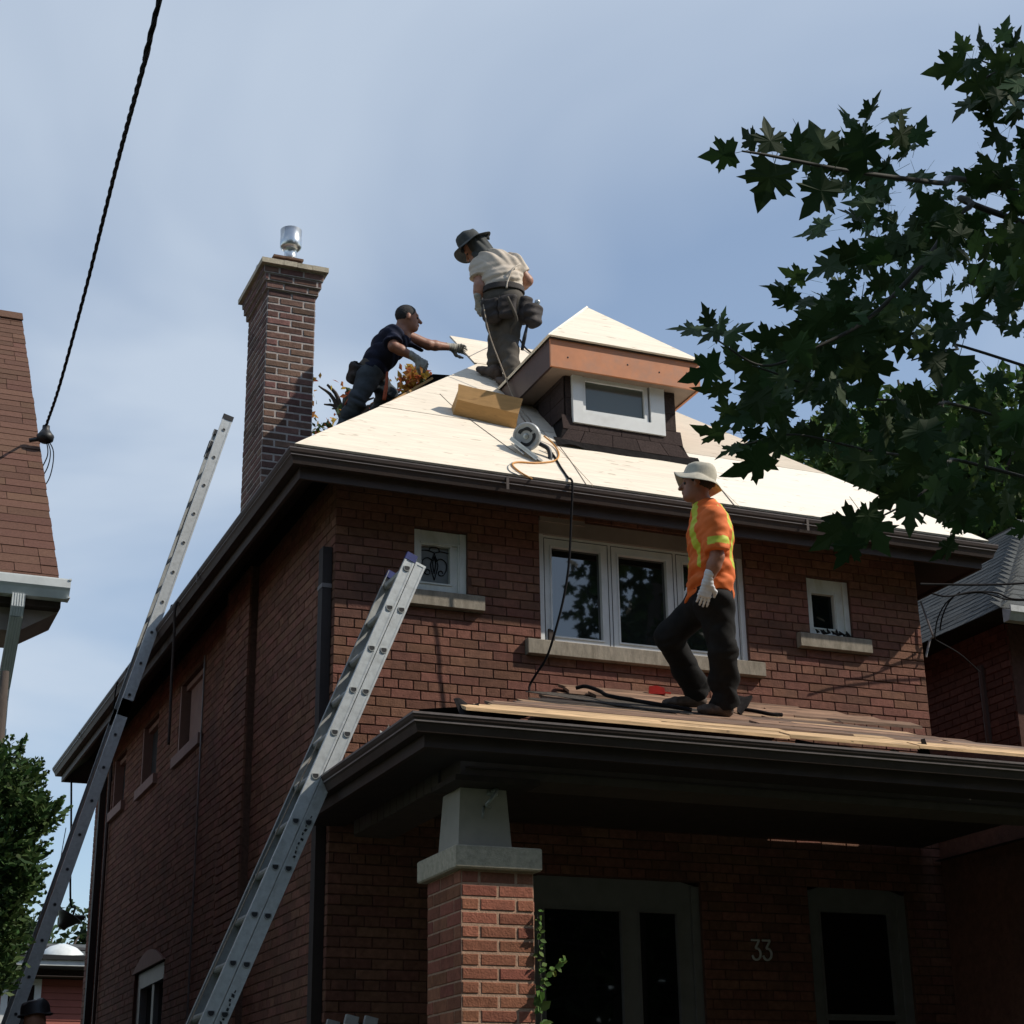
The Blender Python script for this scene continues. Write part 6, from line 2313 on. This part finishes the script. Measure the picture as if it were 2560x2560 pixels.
lo, hi = bounds([tnek, tpel, tRsl, tLsl, tRs, tLs, tche], .17)
sdf_part('shirt', ts_fn, lo, hi, .0075, 'shirt_beige', tp)
trousers(Lhip, Lk, La, Rhip, Rk, Ra, tpel + v3(0, 0, -.03), rgt, tpel + v3(0, 0, .075), 'trouser_khaki', tp, 1.0, .0085, 3.1)
make_boot(tp, Ra + v3(0, 0, .04), Rh, Rt, rn)
make_boot(tp, La + v3(0, 0, .04), Lh, Lt, rn)
make_hand(tp, tLw, K_(1202, 783, .14) - tLw, away * .6 + rgt * .6, -1, 'glove_grey', .9, .02, 1.08)
make_hand(tp, tRw, v3(-.05, .06, -.01), -rgt + away * .2, 1, 'glove_grey', .9, .02, 1.05)
make_hat(tp, thc + t_u * .062, t_u, t_f, 'hat_dark', .100, .070, .115, .020, .45, 9)


def flap_fn(P):      # neck flap of the sun hat
    a = thc + t_u * .05 - t_f * .085
    b = tnek - spine * .01
    d = d_flat(P, a, b, rgt + away * .4, .085, .105, .030, .075)
    d = smin(d, d_cone(P, thc + t_u * .02 - t_f * .03, tnek, .086, .088), .03)
    return np.maximum(d, (P - thc) @ unit(t_f) - .035) + folds(P, v3(.7, .3, .6), 60, .004, .2)


lo, hi = bounds([thc, tnek], .2)
sdf_part('neck_flap', flap_fn, lo, hi, .008, 'hat_dark', tp)
# tool belt and pouches (worn: parts of the figure)


def belt_fn(P):
    d = np.abs(d_flat(P, tpel + v3(0, 0, .085), tpel + v3(0, 0, .03), rgt, .170, .176, .124, .130)) - .006
    return np.maximum(d, np.abs((P - tpel - v3(0, 0, .055)) @ UPV) - .030)


lo, hi = bounds([tpel], .24)
sdf_part('tool_belt', belt_fn, lo, hi, .007, 'pouch', tp)


def pouch(c, w, hh, t, out, name='tool_pouch', tiltv=v3(0, 0, 1), seed=0):
    o = unit(out)
    uu = unit(tiltv - o * (tiltv @ o))
    ss = np.cross(o, uu)

    def fn(P):
        q = P - c
        x, y, z = q @ ss, q @ o, q @ uu
        ww = w * (1 - .18 * np.clip(-z / hh, -1, 1)) * .5
        rd = min(t, w) * .42
        dx, dy, dz = np.abs(x) - ww + rd, np.abs(y) - t / 2 + rd, np.abs(z) - hh / 2 + rd
        d = np.linalg.norm(np.maximum(np.stack([dx, dy, dz]), 0), axis=0) + np.minimum(np.maximum(dx, np.maximum(dy, dz)), 0) - rd
        open_ = np.maximum(np.maximum(np.abs(x) - ww + .016, np.abs(y) - t / 2 + .014), hh * .30 - z)
        return np.maximum(d, -open_) + folds(P, uu + ss * .4, 50, .004, seed)
    r = max(w, hh, t) * .75
    sdf_part(name, fn, c - r, c + r, .0085, 'pouch', tp)


pouch(K_(1331, 787, -.02), .18, .22, .13, rgt * .8 - away * .5, tiltv=v3(.25, 0, 1), seed=1)
pouch(K_(1309, 776, .0), .13, .27, .12, rgt * .7 - away * .7, tiltv=v3(.1, 0, 1), seed=2)
pouch(K_(1229, 776, -.04), .17, .23, .12, -rgt * .35 - away * .9, tiltv=v3(-.05, 0, 1), seed=3)
pouch(K_(1268, 765, -.10), .15, .22, .08, -away, tiltv=v3(.05, 0, 1), seed=4)
hm = MB()
hm.tube([K_(1318, 812, -.10), K_(1311, 845, -.11), K_(1305, 876, -.11)], [.010, .017, .014], 8)
hm.tube([K_(1320, 805, -.10), K_(1323, 760, -.06)], .007, 6)
hm.build('hammer_handle', 'black_plastic', tp, True)
MB().lathe(K_(1342, 758, -.04), (.3, -.2, .6), [(-.02, .012), (0, .022), (.02, .024), (.035, .010)], 10).build('tool_knob', 'steel', tp, True)
MB().tube(spline([K_(1268, 742, -.16), K_(1283, 775, -.17), K_(1291, 800, -.14), K_(1280, 820, -.12), K_(1278, 838, -.10)], 6), .014, 8).build('harness_strap', 'trouser_khaki', tp, True)
MB().tube(spline([K_(1300, 660, .16), K_(1282, 672, .07), K_(1270, 700, .02), K_(1266, 720, -.02)], 6), .008, 6).build('harness_strap', 'shirt_beige', tp, True)

# ---------- worker in the navy t-shirt, leaning over the left hip to a plywood sheet
T2 = 14.95
Q = lambda x, y, dt=0.0: att(x, y, T2 + dt)
np_ = thing('person', 'bare-headed roofer in navy t-shirt leaning across the hip to hold a plywood sheet', 'person', (.62, 1.9, 7.2))
nF = unit(rgt + away * .35)                           # facing
nLat = unit(np.cross(UPV, nF))                        # to the far side
if nLat @ away < 0:
    nLat = -nLat
n_hc = Q(1020, 797, -.0)
n_nek, n_che, n_wai, n_pel = Q(1003, 836, .0), Q(978, 858, .0), Q(944, 905, .0), Q(922, 938, .0)
nsN, nsF = Q(984, 836, -.17), Q(1018, 840, .17)
neN, nwN = Q(984, 866, -.27), Q(1038, 895, -.24)
neF, nwF = Q(1070, 862, .24), Q(1128, 868, .38)
nhN, nhF = Q(925, 938, -.09), Q(935, 935, .09)
nkN, naN = Q(893, 1000, -.16), Q(858, 1072, -.10)
nkF, naF = Q(968, 985, .12), Q(940, 1040, .22)


def lz(p):           # height above the left slope
    return p[2] - (ZE + KR * (p[0] + EO))


n_f = unit(nF * 1.0 + UPV * .02 - away * .12)
nhd = make_head(np_, n_hc, n_f, UPV - nF * .05, 'skin_dark', 1.0, hair='hair_dark')


def nb_fn(P):
    d = nhd(P)
    d = smin(d, d_cone(P, n_hc + (n_nek - n_hc) * .35 - nF * .02, n_nek, .058, .064), .02)
    d = smin(d, d_flat(P, n_nek, n_pel, nLat, .10, .13, .08, .09), .04)
    for s, e, w in ((nsN, neN, nwN), (nsF, neF, nwF)):
        d = smin(d, d_cone(P, s, e, .052, .046), .03)
        d = smin(d, d_cone(P, e, e + (w - e) * .3, .046, .045), .02)
        d = smin(d, d_cone(P, e + (w - e) * .3, w, .045, .030), .02)
    for h_, k, a in ((nhN, nkN, naN), (nhF, nkF, naF)):
        d = smin(d, d_cone(P, h_, k, .07, .05), .03)
        d = smin(d, d_cone(P, k, a, .05, .04), .03)
    return d


lo, hi = bounds([n_hc, nwF, nwN, naN, naF, n_pel], .15)
sdf_part('body', nb_fn, lo, hi, .009, 'skin_dark', np_)
nslN, nslF = nsN + (neN - nsN) * .70, nsF + (neF - nsF) * .80
nsp = unit(n_nek - n_pel)


def ns_fn(P):
    d = d_flat(P, n_che + nsp * .06, n_che - nsp * .05, nLat, .180, .190, .112, .130)
    d = smin(d, d_flat(P, n_che, n_wai, nLat, .190, .160, .132, .120), .05)
    d = smin(d, d_flat(P, n_wai, n_pel, nLat, .155, .150, .112, .112), .05)
    d = smin(d, d_cone(P, n_nek - nsp * .015, n_che + nsp * .03, .072, .105), .05)
    for s, e in ((nsN, nslN), (nsF, nslF)):
        sd_ = d_cone(P, s, e, .080, .072)
        sd_ = np.maximum(sd_, (P - e) @ unit(e - s))
        d = smin(d, sd_, .035)
    d = np.maximum(d, -((P - n_pel) @ nsp - .07))
    d = np.maximum(d, (P - n_nek) @ nsp - .015)
    return d + folds(P, v3(.5, .2, .8), 45, .0045, 1.1)


lo, hi = bounds([n_nek, n_pel, nslN, nslF, nsN, nsF], .17)
sdf_part('shirt', ns_fn, lo, hi, .0075, 'navy', np_)
trousers(nhF, nkF, naF, nhN, nkN, naN, n_pel - nsp * .03, nLat, n_pel + nsp * .075, 'jeans', np_, .98, .0085, 5.2)


def foot(a, fd):
    b = a.copy()
    b[2] = ZE + KR * (b[0] + EO) + .01
    t = b + unit(v3(fd[0], fd[1], KR * fd[0])) * .26
    return b, t


ln = unit(v3(-KR, 0, 1))
for a in (naN, naF):
    b, t = foot(a - v3(0, 0, .08), nF)
    make_boot(np_, a, b, t, ln)
make_hand(np_, nwN, Q(1068, 915, -.22) - nwN, -UPV * .3 + nF * .1 + away * .8, -1, 'glove_grey', 1.0, .02, 1.12)
make_hand(np_, nwF, Q(1156, 872, .44) - nwF, -UPV * .6 - away * .7, 1, 'glove_grey', .75, .08, 1.08)


def nbelt(P):
    d = np.abs(d_flat(P, n_pel + nsp * .10, n_pel + nsp * .03, nLat, .165, .172, .122, .126)) - .006
    return np.maximum(d, np.abs((P - n_pel - nsp * .065) @ nsp) - .035)


lo, hi = bounds([n_pel], .26)
sdf_part('tool_belt', nbelt, lo, hi, .007, 'trouser_khaki', np_)
tp_save, tp = tp, np_
pouch(Q(888, 932, -.05), .16, .20, .10, -nF * .9 - away * .3, tiltv=nsp, seed=6)
tp = tp_save
MB().tube(spline([Q(968, 930, -.14), Q(966, 962, -.17), Q(960, 1000, -.18)], 6), [.012] * 3 + [.014] * 4 + [.018] * 6, 8).build('orange_strap', 'strap_orange', np_, True)
MB().tube(spline([Q(893, 945, -.1), Q(880, 980, -.16), Q(862, 1012, -.2)], 6), .008, 6).build('tool_strap', 'strap_orange', np_, True)

# ---------- fourth worker at the foot of the left ladder, only the cap in view
T3 = 12.0
c4 = att(88, 2556, T3)
p4 = thing('person', 'worker in dark cap at the foot of the left ladder, mostly out of view', 'person', (c4[0], c4[1], .77))
h4 = make_head(p4, c4 - v3(0, 0, .02), unit(v3(.5, 1, 0)), UPV, 'skin')
g4 = .77
hipz = c4[2] - .80


def p4_fn(P):
    d = h4(P)
    nk4 = c4 - v3(0, 0, .19)
    d = smin(d, d_cone(P, c4 - v3(0, 0, .08), nk4, .057, .062), .02)
    d = smin(d, d_flat(P, nk4 - v3(0, 0, .08), v3(c4[0], c4[1], hipz + .1), rgt, .17, .14, .09, .10), .05)
    for s in (-1, 1):
        sh = nk4 + rgt * .19 * s - v3(0, 0, .07)
        el = sh + rgt * .05 * s - v3(0, 0, .28)
        wr4 = el + away * .12 - v3(0, 0, .22)
        d = smin(d, d_cone(P, sh, el, .055, .046), .03)
        d = smin(d, d_cone(P, el, wr4, .046, .032), .02)
        hp_ = v3(c4[0], c4[1], hipz) + rgt * .09 * s
        kn_ = hp_ - v3(0, 0, (hipz - g4) * .5)
        d = smin(d, d_cone(P, hp_, kn_, .085, .06), .04)
        an_ = v3(kn_[0], kn_[1], g4 + .07)
        d = smin(d, d_cone(P, kn_, an_, .06, .045), .03)
        d = smin(d, d_cone(P, an_ - v3(0, 0, .03), an_ + unit(v3(.5, 1, 0)) * .17 - v3(0, 0, .035), .04, .035), .02)
    return d


def p4_paint(c):
    z = c[:, 2]
    out = np.where(z < hipz + .08, 1, np.where(z < c4[2] - .18, 2, 0))
    arm = (np.abs((c - c4) @ rgt) > .20) & (z < c4[2] - .48) & (z > hipz - .1)
    return np.where(arm, 0, out)


sdf_part('body', p4_fn, v3(c4[0] - .42, c4[1] - .4, g4 - .02), v3(c4[0] + .42, c4[1] + .45, c4[2] + .2), .012, ['skin', 'trouser_black', 'navy'], p4, p4_paint)
cp = make_hat(p4, c4 + v3(0, 0, .052), UPV + v3(-.1, .05, 0), v3(.5, 1, 0), 'black_plastic', .100, .015, .10, .004, .3, 2)
# ------------------------------------------------------------------ tools and loose material on the roofs
def rp_(x, y, off=0.0):               # a point on the front slope, off metres proud of it
    return v3(x, y, rz(y)) + rn * off


# notched timber block used as a foothold
bl_ = onroof(1132.5, 1037)
br_ = onroof(1288.7, 1072.5)
bx = unit(br_ - bl_)
bs = np.cross(rn, bx)
if bs @ up_sl < 0:
    bs = -bs
LB = np.linalg.norm(br_ - bl_)
prof = [(0, 0.003), (.004, .125), (.105, .222), (.21, .16), (.18, 0.003)]
blk = MB()
n_ = 9
rings = []
for i in range(n_ + 1):
    t = i / n_
    rings.append([bl_ + bx * (LB * t + (.012 * math.sin(9 * j + 3 * t) if i in (0, n_) else 0)) + bs * a + rn * (b_ + (.002 * math.sin(11 * t + j) if b_ > .01 else 0)) for j, (a, b_) in enumerate(prof)])
blk.sweep(rings, None)
o = blk.build('timber_block', 'timber')
tag(o, 'thick tan timber block lying on the roof below the stooping roofer', 'timber')

# circular saw standing on its base plate
sw_ = thing('circular_saw', 'grey circular saw with teal motor lying on the roof near the dormer', 'circular saw', rp_(1.5, .02))
sc0 = onroof(1319, 1092, .14)
sax = unit(-away * .75 - rgt * .25 - UPV * .25)              # axle, towards the viewer
su = unit(UPV - sax * (UPV @ sax))
ss_ = np.cross(sax, su)


def disc(c, r, t, m, name, prof=None, n=32):
    MB().lathe(c, sax, prof or [(0, r * .98), (t * .15, r), (t * .85, r), (t, r * .97)], n).build(name, m, sw_, False)


disc(sc0, .108, .035, 'saw_grey', 'blade_guard')
MB().lathe(sc0 + sax * .036, sax, [(0, .104), (.004, .100), (.004, .086), (.001, .082), (.001, .03)], 32).build('guard_rim', 'saw_grey', sw_)
gr = MB()
for a0, a1, r0, r1 in ((.5, 2.6, .045, .068), (2.9, 5.6, .050, .072)):
    pts_o, pts_i = [], []
    for k in range(13):
        a = a0 + (a1 - a0) * k / 12
        pts_o.append(sc0 + sax * .0385 + (ss_ * math.cos(a) + su * math.sin(a)) * (r1 + .004 * math.sin(k)))
        pts_i.append(sc0 + sax * .0385 + (ss_ * math.cos(a) + su * math.sin(a)) * r0)
    gr.prism(pts_o + pts_i[::-1], sax * .002)
gr.build('guard_slot', 'black_plastic', sw_)
MB().lathe(sc0 + sax * .037, sax, [(0, .022), (.010, .020), (.012, .009), (.016, .009)], 16).build('arbor', 'steel', sw_)
MB().lathe(sc0 - sax * .01, -sax, [(0, .055), (.03, .060), (.12, .058), (.15, .045), (.155, .01)], 20).build('motor', 'teal_plastic', sw_, True)
bd = unit(ss_ * .72 - su * .70)
if bd @ rgt < 0:
    bd = -bd
bd = unit(rgt * .62 - UPV * .62 - away * .2)
bn = unit(np.cross(bd, sax))
bc = onroof(1318, 1124, .055)
MB().bar(bc - bd * .15, bc + bd * .15, sax * .13, bn * .004).build('base_plate', 'steel', sw_)
MB().bar(bc - bd * .15 + sax * .062, bc + bd * .13 + sax * .062, sax * .006, bn * .03).build('base_plate_edge', 'steel', sw_)
MB().tube(spline([sc0 + rgt * .07 - UPV * .05 - sax * .05, sc0 + rgt * .14 - UPV * .10 - sax * .05, sc0 + rgt * .15 - UPV * .19 - sax * .04, sc0 + rgt * .10 - UPV * .22 - sax * .03], 5), .018, 8).build('handle', 'black_plastic', sw_, True)
MB().tube([bc - bd * .12 + bn * .03 + sax * .05, bc + bd * .02 + bn * .035 + sax * .06], .006, 6).build('lock_lever', 'steel', sw_)


def cord(name, label, cat, pts, r, m, n=10):
    o = MB().tube(spline(pts, n), r, 8).build(name, m, None, True)
    return tag(o, label, cat)


# black power cord: from the saw, over the gutter, down past the window to the porch roof
hz_ = at(1429, 1206, -EO - .012)
cord('power_cord', 'black power cord hanging from the saw over the gutter past the wide window', 'cord',
     [onroof(1362, 1112, .06), onroof(1385, 1140, .012), onroof(1402, 1168, .010), onroof(1420, 1194, .012), hz_ + v3(0, .012, .03), hz_ + v3(.004, -.004, -.03), at(1428, 1300, -.47), at(1423, 1400, -.45), at(1412, 1480, -.42), at(1393, 1560, -.38), at(1368, 1640, -.30),
      at(1340, 1686, -.22), at(1325, 1712, -.18), at(1323, 1730, -.2)], .0085, 'cable')
# orange air hose in loops
cord('air_hose', 'orange air hose looping on the roof sheets beside the saw', 'hose',
     [onroof(1360, 1090, .05), onroof(1385, 1112, .02), onroof(1397, 1136, .012), onroof(1385, 1152, .012), onroof(1340, 1157, .012), onroof(1295, 1155, .012), onroof(1281, 1162, .012), onroof(1300, 1180, .012), onroof(1330, 1197, .012)], .0065, 'orange_hose')
cord('thin_line', 'thin grey line lying on the roof sheets left of the hose', 'rope', [onroof(1281, 1156, .006), onroof(1270, 1166, .006), onroof(1275, 1178, .006), onroof(1296, 1188, .006)], .004, 'alu_dull_shade')
# ropes from the stooping worker down across the roof
cord('safety_rope', 'long thin rope from the stooping roofer down behind the timber block', 'rope',
     [K_(1206, 745, .02), K_(1215, 800, -.20), K_(1228, 850, -.28), K_(1255, 920, -.45), onroof(1280, 985, .10), onroof(1300, 1035, .06), onroof(1320, 1062, .03), onroof(1322, 1075, .02)], .006, 'rope')
cord('safety_rope', 'doubled rope ending beside the saw below the dormer cheek', 'rope', [onroof(1290, 978, .05), onroof(1302, 1020, .05), onroof(1325, 1050, .04), onroof(1330, 1068, .03), onroof(1318, 1075, .05)], .006, 'rope')
cord('chalk_string', 'thin string stretched down the roof sheets to the saw', 'string', [onroof(1100, 985, .004), onroof(1135, 1018, .004), onroof(1181, 1053, .004), onroof(1267, 1116, .004), onroof(1290, 1132, .004)], .0028, 'rope', 4)
cord('chalk_string', 'thin string running from beside the dormer down to the front gutter', 'string', [onroof(1395, 1110, .004), onroof(1425, 1150, .004), onroof(1452, 1190, .004), onroof(1466, 1212, .004)], .0028, 'rope', 4)
cord('chalk_string', 'short dark string crossing the roof sheets behind the orange-shirted roofer', 'string', [onroof(1785, 1200, .004), onroof(1815, 1238, .004), onroof(1838, 1266, .004)], .004, 'eave_brown', 4)
cord('hip_line', 'dark string along the edge of the overhanging plywood sheet', 'string', [onroof(1172, 892, .006), onroof(1200, 878, .006), onroof(1227, 866, .006)], .004, 'gutter_edge', 4)
cord('nail_gun_hose', 'dark hose end with fitting lying near the ridge behind the roofer', 'hose', [onroof(1290, 840, .03), onroof(1300, 850, .05), onroof(1312, 868, .03), onroof(1325, 880, .02), onroof(1340, 890, .012)], .008, 'cable')
for i, (px_, py_) in enumerate(((1300, 850), (1318, 872))):
    pass

# boards and stripped roofing behind the left hip
def lp_(x, y, off=0.0):
    return v3(x, y, ZE + KR * (x + EO)) + unit(v3(-KR, 0, 1)) * off


o = MB().bar(att(958, 1018, 14.45), att(1058, 960, 14.85), unit(v3(0, 1, .2)) * .5, unit(v3(-KR, 0, 1)) * .02).build('tan_board', 'timber')
tag(o, 'tan board propped behind the left hip at the navy-shirted roofer’s feet'.replace('’', "'"), 'board')
o = MB().prism([att(1062, 965, 14.9), att(1068, 945, 14.9), att(1082, 935, 14.9), att(1130, 938, 14.9), att(1112, 965, 14.9), att(1070, 990, 14.9)], v3(.03, .25, -.05)).build('felt_bundle', 'black_felt')
tag(o, 'black folded roofing felt behind the left hip', 'roofing felt')
rs_ = random.Random(17)
for i, (y, w, h_, lab) in enumerate(((2.9, .45, .10, 'dark curled shingle scrap on the left eave nearest the chimney'), (3.7, .5, .16, 'dark stack of old shingles on the left eave above the ladder contact'),
                                     (5.0, .5, .13, 'dark curled shingle scrap on the left eave just behind the ladder'), (6.1, .55, .09, 'torn felt edge at the middle of the left eave'), (7.6, .6, .07, 'pale torn strip near the far end of the left eave'))):
    pts = []
    for k in range(7):
        t = k / 6
        pts.append(v3(-.36, y + w * t, ZE + .06 + h_ * (math.sin(math.pi * t) ** .5) * rs_.uniform(.55, 1.1)))
    poly = [v3(-.36, y, ZE + .02)] + pts + [v3(-.36, y + w, ZE + .02)]
    o = MB().prism(poly, v3(.22, .05, .10)).build('shingle_scrap' if i < 4 else 'torn_strip', 'black_felt' if i < 4 else 'deck_old')
    tag(o, lab, 'shingle scrap')
cord('tie_rope', 'brown rope hanging from the left gutter down the side wall', 'rope', [(-.44, 3.1, 6.24), (-.485, 3.1, 6.12), (-.48, 3.1, 5.9), (-.48, 3.1, 5.5), (-.475, 3.1, 5.2), (-.475, 3.1, 4.95)], .012, 'dark_wood')
cord('tie_rope', 'thin cord hanging from the far left gutter', 'rope', [(-.47, 5.9, 6.2), (-.485, 5.9, 6.0), (-.47, 5.92, 5.6), (-.46, 5.9, 5.2)], .007, 'cable')
cord('drop_wire', 'black wire dropping past the rear corner of the house to the lamp', 'wire', [(-.30, 9.75, 6.0), (-.25, 9.8, 5.4), (-.2, 9.78, 4.6), pL + v3(0, 0, .15), pL + v3(-.02, 0, .04)], .012, 'cable')
cord('drop_wire', 'thin wire slanting past the rear corner of the house beside the ladder', 'wire', [(-.34, 9.6, 5.4), (-.42, 9.65, 4.6), (-.6, 9.7, 3.7)], .005, 'cable')


# torn felt, shingle remains and debris on the porch roof
def dp(x, y, off=0.0):
    return v3(x, y, pz(y) + off)


o = MB()
prof = []
for k in range(9):
    t = k / 8
    a = at(1135 + 62 * t, 1748 + 14 * t, -2.3)
    b_ = at(1150 + 58 * t + 8 * math.sin(5 * t), 1786 + 5 * t, -2.42)
    prof.append([a + v3(0, 0, .012 * math.sin(7 * t)), b_, b_ + v3(0, .01, .006), a + v3(0, .012, .006 + .012 * math.sin(7 * t))])
o.sweep(prof, None)
tag(o.build('felt_flap', 'black_felt'), 'black felt flap standing up at the left end of the plank deck', 'roofing felt')
pt = MB()
poly = [dp(1.25, -.40, .012), dp(1.5, -.9, .012), dp(1.75, -1.25, .012), dp(2.0, -1.32, .012), dp(2.35, -1.05, .012), dp(2.55, -.75, .012), dp(2.2, -.52, .012), dp(1.95, -.25, .012), dp(1.5, -.22, .012)]
pt.prism(poly, v3(0, 0, .006))
tag(pt.build('shingle_patch', 'old_shingle'), 'patch of old grey shingles left on the plank deck', 'shingles')
cord('tar_strip', 'wavy black tar strip peeling off the planks behind the shingle patch', 'tar strip', [at(1440, 1720, -.35), at(1465, 1716, -.4), at(1500, 1728, -.6), at(1520, 1739, -.8), at(1580, 1750, -1.0), at(1640, 1760, -1.2), at(1730, 1775, -1.3)], .014, 'black_felt')
cord('tar_strip', 'ragged black tar strip behind the heel of the orange-shirted roofer', 'tar strip', [at(1850, 1772, -.9), at(1890, 1778, -.95), at(1925, 1785, -1.0), at(1955, 1787, -1.0)], .014, 'black_felt')
o = MB().prism([at(1845, 1738, -.9), at(1862, 1742, -.9), at(1880, 1737, -.9), at(1868, 1760, -.95), at(1850, 1783, -1.0), at(1842, 1778, -1.0)], v3(.04, .06, .0)).build('felt_scrap', 'black_felt')
tag(o, 'black felt scrap standing up just behind the roofer on the porch roof', 'roofing felt')
o = MB().prism([at(2300, 1888, -2.36), at(2293, 1870, -2.36), at(2308, 1874, -2.36), at(2302, 1848, -2.36), at(2312, 1846, -2.36), at(2320, 1868, -2.36), at(2328, 1892, -2.36)], v3(.02, .03, .0)).build('felt_scrap', 'black_felt')
tag(o, 'upright black felt scrap on the porch gutter at the right', 'roofing felt')
o = MB().prism([at(2345, 1896, -2.38), at(2368, 1884, -2.38), at(2362, 1899, -2.38)], v3(.02, .03, .0)).build('felt_scrap', 'black_felt')
tag(o, 'small flat black felt scrap at the right end of the porch gutter', 'roofing felt')
o = MB().prism([at(2217, 1883, -2.37), at(2233, 1871, -2.37), at(2252, 1884, -2.37)], v3(.02, .05, .0)).build('metal_scrap', 'alu_dull_shade')
tag(o, 'bent grey metal scrap on the porch gutter', 'metal scrap')
cord('tar_strip', 'ragged black tar stuck along the porch gutter edge', 'tar strip', [at(1990, 1853, -2.40), at(2060, 1866, -2.41), at(2110, 1871, -2.41), at(2150, 1878, -2.40)], .013, 'black_felt')
tl2 = thing('tape_measure', 'small red tape measure on the planks by the raised boot', 'tape measure', at(1640, 1718, -.12))
ctm = at(1642, 1718, -.12)
ctm[2] = pz(-.12) + .105
MB().prism([ctm - rgt * .06 + v3(0, 0, -.03), ctm + rgt * .06 + v3(0, 0, -.035), ctm + rgt * .055 + v3(0, 0, .012), ctm + rgt * .0 + v3(0, 0, .03), ctm - rgt * .055 + v3(0, 0, .026)], away * .05).build('case', 'red_plastic', tl2)
MB().bar(ctm + rgt * .06 + v3(0, 0, -.025), ctm + rgt * .10 + v3(0, 0, -.03), away * .02, v3(0, 0, .01)).build('tab', 'red_plastic', tl2)
# torn roofing where the porch eave meets the wall, behind the ladder
for i, (x, z_, lab) in enumerate(((.32, 4.33, 'crumpled grey flashing where the porch eave meets the wall'), (.22, 4.22, 'second crumpled grey flashing piece lower on the porch eave'))):
    rr_ = random.Random(40 + i)
    c_ = v3(x, -.07, z_)
    m_ = MB()
    for k in range(6):
        a = c_ + v3(rr_.uniform(-.08, .08), rr_.uniform(-.05, .02), rr_.uniform(-.05, .05))
        m_.prism([a, a + v3(rr_.uniform(.03, .07), rr_.uniform(-.03, .03), rr_.uniform(-.03, .04)), a + v3(rr_.uniform(-.02, .03), rr_.uniform(-.03, .03), rr_.uniform(.03, .07))], v3(.003, .004, .002))
    tag(m_.build('crumpled_flashing', 'alu_dull_shade'), lab, 'flashing')
# dark rag on the sill of the small right window
m_ = MB()
rr_ = random.Random(9)
for k in range(14):
    a = v3(3.86 + .26 * k / 13 + rr_.uniform(-.02, .02), -.03 + rr_.uniform(-.015, .015), 5.462)
    m_.prism([a, a + v3(rr_.uniform(.02, .05), 0, rr_.uniform(0, .01)), a + v3(rr_.uniform(-.01, .03), .005, rr_.uniform(.015, .05))], v3(.0, .012, .0))
tag(m_.build('rag', 'black_felt'), 'dark twigs and rag lying on the sill of the small right window', 'rag')
